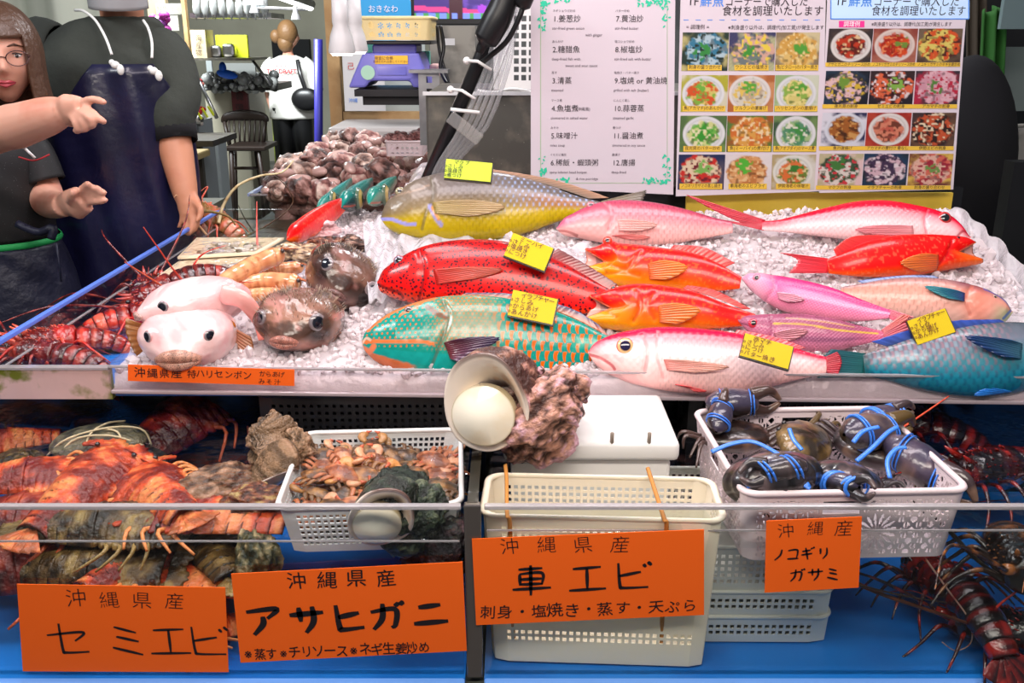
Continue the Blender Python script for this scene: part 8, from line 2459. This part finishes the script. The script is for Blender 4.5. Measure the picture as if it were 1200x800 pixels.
finger(g, [PX(227, 236, 2.55), PX(235, 244, 2.53), PX(234, 254, 2.52), PX(229, 260, 2.51)], .0105, .008)
# his right arm hanging on the far side
g.tube(smoothpath([(mx - .205, my, 1.46), (mx - .25, my - .02, 1.12), (mx - .22, my - .12, .92)], 20), np.linspace(.052, .03, 20), 14)
for i in range(5): finger(g, [(mx - .24 + i * .012, my - .13, .92), (mx - .235 + i * .012, my - .16, .88), (mx - .235 + i * .011, my - .17, .84 + (.02 if i in (0, 4) else 0))])
g.tube([(mx - .22, my - .12, .95), (mx - .215, my - .14, .90)], [.03, .036], 12)
body_mesh('body', g.xf(Lm), m_skin_m, man)
MM = Matrix.Translation((-mx, -my, 0)) @ HM
face_bits(man, MM, mask=True)
g = G()
th = np.linspace(-1.25, 1.25, 24); P = [[(.080 * math.sin(t), -.112 * math.cos(t) ** .8 + .006, z) for t in th] for z in np.linspace(-.118, -.030, 10)]
g.grid(np.array(P)); mk('face_mask', g.xf(MM), mat('mask_cloth', srgb(150, 150, 152), .8), man, solid=.002)
g = G(); g.ball((0, .012, .032), (.083, .098, .098), 30, 20); mk('hair', g.xf(MM), mat('black_hair', (.02, .016, .014), .5), man)
m_shirt = mat('dark_green_shirt', srgb(52, 56, 50), .85, bump=(25, .5, .01), vary=(5, srgb(38, 42, 38), .4, .6))
g = G()
rings = [((mx, my, z), a, b) for z, a, b in ((.78, .20, .135), (.95, .20, .145), (1.12, .20, .15), (1.28, .200, .15), (1.41, .205, .135), (1.475, .175, .11))] + [((mx + .04, my, 1.53), .13, .09), ((mx + .065, my - .005, 1.55), .085, .078)]
loft(g, dens(rings, 5), 56, fold=.004)
g.tube(smoothpath([(mx + .09, my, 1.45), sh + Vector((.0, 0, .0)), sh.lerp(el, .5) + Vector((.022, 0, 0)), el + Vector((0, 0, .03)), el + Vector((.002, -.004, -.005))], 26), np.interp(np.linspace(0, 1, 26), [0, .2, .6, .9, 1], [.070, .072, .064, .060, .058]), 20, caps=False)
g.tube(smoothpath([(mx - .13, my, 1.455), (mx - .205, my, 1.44), (mx - .26, my - .02, 1.15), (mx - .25, my - .06, 1.06)], 26), np.interp(np.linspace(0, 1, 26), [0, .2, .6, 1], [.075, .085, .075, .062]), 20, caps=False)
mk('shirt', g.xf(Lm), m_shirt, man, solid=.004)
g = G(); d_ = (wr - el).normalized(); g.tube([el + Vector((0, -.002, .010)), el + d_ * .045], [.061, .057], 20, caps=False); mk('black_cuff', g.xf(Lm), mat('black_cloth'), man, solid=.003)
g = G()
for sx in (-1, 1): loft(g, dens([((mx + sx * .09, my, .90), .10, .12), ((mx + sx * .10, my, .5), .085, .09), ((mx + sx * .10, my + .01, .10), .065, .07)], 5), 24)
mk('trousers', g.xf(Lm), m_black, man)
m_apr = mat('navy_apron', srgb(28, 28, 62), .32, bump=(7, .4, .02), vary=(4, srgb(16, 16, 44), .4, .65), coat=.25)


def apron(root, L, cx, cy, rings, mt, n=50, tw=.45):
    g = G(); P = []
    for z, rx, ry, hw in rings:
        m_ = -math.pi / 2 + tw * float(sm(.95, 1.35, z)); th = np.linspace(m_ - hw, m_ + hw, n)
        P.append([(cx + rx * math.cos(t), cy + ry * math.sin(t) - .012 + .006 * math.sin(t * 13 + z * 9), z) for t in th])
    g.grid(np.array(P)); return mk('apron', g.xf(L), mt, root, solid=.004)


R5 = [(z, float(spl(z, [.35, .8, 1.1, 1.3, 1.43], [.27, .25, .235, .24, .24])), float(spl(z, [.35, .8, 1.1, 1.3, 1.43], [.20, .18, .172, .170, .160])), float(spl(z, [.35, .9, 1.15, 1.30, 1.43], [1.5, 1.4, 1.2, .80, .34]))) for z in np.linspace(.35, 1.43, 40)]
apron(man, Lm, mx + .01, my, R5, m_apr)
m_cord = mat('white_cord', (.75, .75, .72), .6)
for k, pts in enumerate(([PX(131, 64, 2.56), PX(124, 45, 2.58), PX(112, 24, 2.62), PX(98, 13, 2.66), PX(88, 12, 2.72)], [PX(178, 68, 2.56), PX(178, 50, 2.58), PX(174, 34, 2.62), PX(168, 24, 2.66)])):
    g = G(); g.tube(smoothpath(pts, 24), .0036, 8); mk('neck_cord', g.xf(Lm), m_cord, man)
for x, y in ((135, 76), (180, 83)):
    g = G(); p = atY(x, y, 2.545); g.ball(p, (.012, .008, .010), 10, 8); g.ball(p + Vector((.012, 0, -.012)), (.010, .007, .014), 10, 8); g.ball(p + Vector((-.008, 0, .006)), (.008, .006, .008), 10, 8); mk('cord_knot', g.xf(Lm), m_cord, man)

# ---------------------------------------------------------------- woman pointing at the left edge
wx, wy = -1.37, 2.44
wom = thing('person', 'person with glasses and brown bob, black top, pointing across the tank', 'person', loc=(wx, wy, 0)); Lw_ = Matrix.Translation((-wx, -wy, 0))
g = G()
loft(g, dens([((wx, wy, z), a, b) for z, a, b in ((.78, .16, .11), (.92, .155, .11), (1.08, .15, .11), (1.2, .16, .11), (1.28, .12, .085), (1.32, .055, .055), (1.38, .048, .052), (1.42, .048, .05))], 4), 40, cap=True)
HW = head_vol(g, (wx + .118, wy - .03, 1.455), math.radians(26), math.radians(4), 1.0)
for sx in (-1, 1):
    g.tube(smoothpath([(wx + sx * .08, wy, .84), (wx + sx * .09, wy, .45), (wx + sx * .09, wy, .07)], 12), np.linspace(.09, .04, 12), 14); g.ball((wx + sx * .09, wy - .05, .04), (.04, .11, .04), 14, 8)
# pointing arm (her right)
P = smoothpath([(wx - .15, wy - .01, 1.25), (wx - .17, wy - .14, 1.17), PX(-14, 158, 2.16), PX(25, 146, 2.12), PX(62, 134, 2.09), PX(76, 130, 2.08)], 40)
g.tube(P, np.interp(np.linspace(0, 1, 40), [0, .35, .55, .75, .95, 1], [.048, .046, .050, .042, .029, .031]), 20)
g.tube([PX(70, 132, 2.085), PX(84, 130, 2.07), PX(98, 128, 2.06)], [.030, .039, .030], 16, flat=(.62, (0, 1, .3)))
finger(g, [PX(96, 121, 2.06), PX(105, 117, 2.05), PX(114, 117, 2.045), PX(125, 121, 2.04)], .0098, .0072)
finger(g, [PX(98, 127, 2.05), PX(108, 132, 2.04), PX(116, 139, 2.03), PX(125, 144, 2.03)], .0098, .0072)
finger(g, [PX(95, 132, 2.045), PX(104, 137, 2.03), PX(109, 145, 2.03), PX(103, 149, 2.04)], .0105, .008)
finger(g, [PX(90, 134, 2.05), PX(97, 142, 2.035), PX(100, 150, 2.035), PX(94, 152, 2.045)], .0102, .008)
finger(g, [PX(84, 135, 2.055), PX(89, 144, 2.04), PX(92, 152, 2.04), PX(87, 153, 2.05)], .0095, .0075)
# her left arm bent, open hand
P = smoothpath([(wx + .12, wy, 1.24), (wx + .16, wy - .01, 1.12), PX(58, 238, 2.34), PX(76, 240, 2.20)], 26); g.tube(P, np.interp(np.linspace(0, 1, 26), [0, .5, 1], [.045, .042, .028]), 16)
g.tube([PX(75, 240, 2.20), PX(86, 240, 2.17), PX(98, 233, 2.15)], [.027, .038, .033], 16, flat=(.5, (0, 1, .2)))
finger(g, [PX(92, 228, 2.15), PX(96, 222, 2.14), PX(101, 217, 2.13), PX(105, 215, 2.12)], .0095, .0075)
finger(g, [PX(98, 228, 2.15), PX(105, 224, 2.14), PX(111, 221, 2.13), PX(117, 221, 2.12)], .0098, .0075)
finger(g, [PX(101, 232, 2.15), PX(110, 229, 2.14), PX(117, 226, 2.13), PX(124, 225, 2.12)], .0098, .0075)
finger(g, [PX(101, 238, 2.15), PX(110, 236, 2.14), PX(117, 236, 2.13), PX(126, 234, 2.12)], .009, .007)
finger(g, [PX(82, 236, 2.15), PX(84, 229, 2.13), PX(88, 223, 2.12)], .0105, .0085)
body_mesh('body', g.xf(Lw_), m_skin, wom, .0042)
MW = Matrix.Translation((-wx, -wy, 0)) @ HW
face_bits(wom, MW, .98, lip=(170, 66, 76), glasses=True)
m_hairb = mat('brown_hair', srgb(78, 52, 36), .45, bump=(60, .8, .006), coat=.3)
g = G(); nv, nu = 40, 64
A, B_ = np.meshgrid(np.linspace(0, 1, nv), np.linspace(0, 1, nu), indexing='ij')
ang_ = math.pi * (-.5 + .20 + 1.60 * B_)        # opens at the face
zz = .128 - .235 * np.clip((A - .45) / .55, 0, 1); rr_ = np.where(A < .45, np.sin(A / .45 * math.pi / 2), 1.0); zz = np.where(A < .45, .004 + .124 * np.cos(A / .45 * math.pi / 2), .004 - .150 * (A - .45) / .55)
fr_ = 1 - .0 * A
X = .092 * rr_ * np.cos(ang_) * (1 + .10 * sm(.6, 1, A)); Y = .108 * rr_ * np.sin(ang_) * fr_ + .004; X = X * (1 + .015 * np.sin(B_ * 90)); 
g.grid(np.stack([X, Y, zz], -1))
# fringe cap over the crown and brow
A2, B2 = np.meshgrid(np.linspace(0, 1.18, 20), np.linspace(0, 2 * math.pi, 50, endpoint=False), indexing='ij')
g.grid(np.stack([.088 * np.sin(A2) * np.cos(B2), .106 * np.sin(A2) * np.sin(B2), .124 * np.cos(A2) + .002], -1), cv=True)
mk('hair', g.xf(MW @ Matrix.Diagonal((.98, .98, .98, 1))), m_hairb, wom, solid=.008)
g = G()
loft(g, dens([((wx, wy, z), a, b) for z, a, b in ((1.00, .160, .135), (1.08, .163, .14), (1.16, .170, .14), (1.23, .165, .125), (1.275, .13, .10), (1.305, .09, .075), (1.32, .075, .07))], 5), 56, fold=.003)
g.tube(smoothpath([(wx + .08, wy, 1.25), (wx + .13, wy, 1.22), (wx + .160, wy - .01, 1.14)], 14), [.054] * 14, 18, caps=False)
g.tube(smoothpath([(wx - .10, wy, 1.25), (wx - .16, wy - .03, 1.22), (wx - .18, wy - .12, 1.17)], 14), [.062] * 14, 18, caps=False)
mk('top', g.xf(Lw_), mat('sparkle_black_top', (.012, .012, .013), .6, speck=(170, (.30, .30, .32), .055)), wom, solid=.004)
g = G(); loft(g, dens([((wx, wy, .985), .168, .143), ((wx, wy, .993), .172, .147), ((wx, wy, 1.001), .168, .143)], 2), 50); mk('green_waistband', g.xf(Lw_), mat('green_band', srgb(40, 170, 90), .6), wom, solid=.003)
m_apr2 = mat('dark_navy_apron', srgb(30, 32, 54), .5, bump=(8, .8, .03), vary=(4, srgb(20, 22, 40), .4, .65))
g = G(); loft(g, dens([((wx, wy, .30), .27, .22), ((wx, wy, .60), .235, .19), ((wx, wy, .85), .20, .165), ((wx, wy, .985), .168, .143)], 8), 60, fold=.005); mk('apron', g.xf(Lw_), m_apr2, wom, solid=.004)
g = G(); g.tube(smoothpath([PX(20, 262, 2.26), PX(45, 272, 2.255), PX(62, 266, 2.255), PX(60, 280, 2.25)], 14), .010, 8); g.tube([PX(66, 285, 2.25), PX(72, 330, 2.235)], .0025, 6); mk('apron_tie', g.xf(Lw_), m_apr2, wom)
g = G(); g.tube(smoothpath([PX(22, 184, 2.285), PX(40, 188, 2.28), PX(58, 181, 2.29)], 12), .0022, 6); mk('red_trim', g.xf(Lw_), mat('red_trim', srgb(170, 30, 40), .6), wom)
g = G(); g.tube([PX(25, 170, 2.27), PX(41, 185, 2.27)], .0035, 8); g.ball(PX(27, 171, 2.265), (.009, .006, .007), 8, 6); mk('pen', g.xf(Lw_), m_white, wom)

# ---------------------------------------------------------------- woman in white seen from behind in the aisle
fx, fy = (349 - 600) / 1100 * 8.9, 8.9
far = thing('person', 'person in white printed shirt and black trousers walking away with shoulder bag', 'person', loc=(fx, fy, 0)); Lfp = Matrix.Translation((-fx, -fy, 0))
g = G()
loft(g, dens([((fx, fy, z), a, b) for z, a, b in ((.80, .15, .11), (1.0, .13, .10), (1.2, .16, .10), (1.3, .12, .08), (1.34, .05, .05), (1.44, .045, .05))], 4), 28, cap=True)
head_vol(g, (fx + .02, fy - .01, 1.50), math.radians(120), 0, .95)
for sx in (-1, 1):
    g.tube(smoothpath([(fx + sx * .08, fy, .85), (fx + sx * .085, fy, .45), (fx + sx * .085, fy + sx * .08, .06)], 12), np.linspace(.09, .042, 12), 12); g.ball((fx + sx * .085, fy + .05 + sx * .08, .04), (.04, .11, .04), 12, 8)
    g.tube(smoothpath([(fx + sx * .16, fy, 1.26), (fx + sx * .21, fy, 1.05), (fx + sx * .20, fy + .08, .84)], 14), np.linspace(.042, .026, 14), 12); g.ball((fx + sx * .20, fy + .09, .80), (.022, .035, .05), 10, 8)
    for k in range(5): finger(g, [(fx + sx * .20, fy + .07 + k * .012, .78), (fx + sx * .198, fy + .07 + k * .012, .73 + .006 * abs(k - 2))], .008, .006)
body_mesh('body', g.xf(Lfp), m_skin, far, .012)
g = G(); g.ball((fx + .01, fy - .01, 1.53), (.092, .10, .115), 24, 16); g.ball((fx - .095, fy - .02, 1.50), (.05, .05, .06), 16, 12); g.ball((fx - .01, fy - .03, 1.44), (.07, .07, .08), 16, 12); mk('hair', g.xf(Lfp), mat('light_brown_hair', srgb(120, 88, 56), .5, bump=(50, .6, .006)), far)
g = G(); loft(g, dens([((fx, fy, z), a, b) for z, a, b in ((.78, .205, .15), (.95, .20, .15), (1.12, .20, .145), (1.24, .205, .13), (1.30, .15, .09), (1.335, .07, .065))], 5), 40, fold=.006)
for sx in (-1, 1): g.tube(smoothpath([(fx + sx * .12, fy, 1.27), (fx + sx * .19, fy, 1.20), (fx + sx * .225, fy, 1.02)], 12), np.linspace(.07, .075, 12), 14, caps=False)
mk('shirt', g.xf(Lfp), mat('white_shirt', srgb(206, 204, 198), .8), far, solid=.004)
g = G(); put_text(g, 'THE DRAFT', fx - .03, 1.20, .052, y=fy - .165, off=.02); put_text(g, '＊＊＊', fx - .03, 1.245, .04, y=fy - .165); mk('shirt_print', g.xf(Lfp), mat('red_print'), far, False)
g = G()
for sx in (-1, 1): loft(g, dens([((fx + sx * .085, fy, .88), .105, .13), ((fx + sx * .088, fy, .45), .095, .10), ((fx + sx * .085, fy + sx * .05, .08), .075, .08)], 5), 22)
mk('trousers', g.xf(Lfp), m_black, far)
g = G(); g.tube(smoothpath([(fx + .10, fy - .09, 1.30), (fx + .13, fy - .155, 1.18), (fx + .17, fy - .165, 1.05)], 14), .018, 8, flat=(.3, (0, 1, 0))); mk('bag_strap', g.xf(Lfp), m_black, far)
g = G(); g.ball((fx + .17, fy - .17, .96), (.12, .05, .10), 20, 14, fn=lambda d: 1 + .1 * np.abs(d[..., 0])); mk('shoulder_bag', g.xf(Lfp), m_black, far)
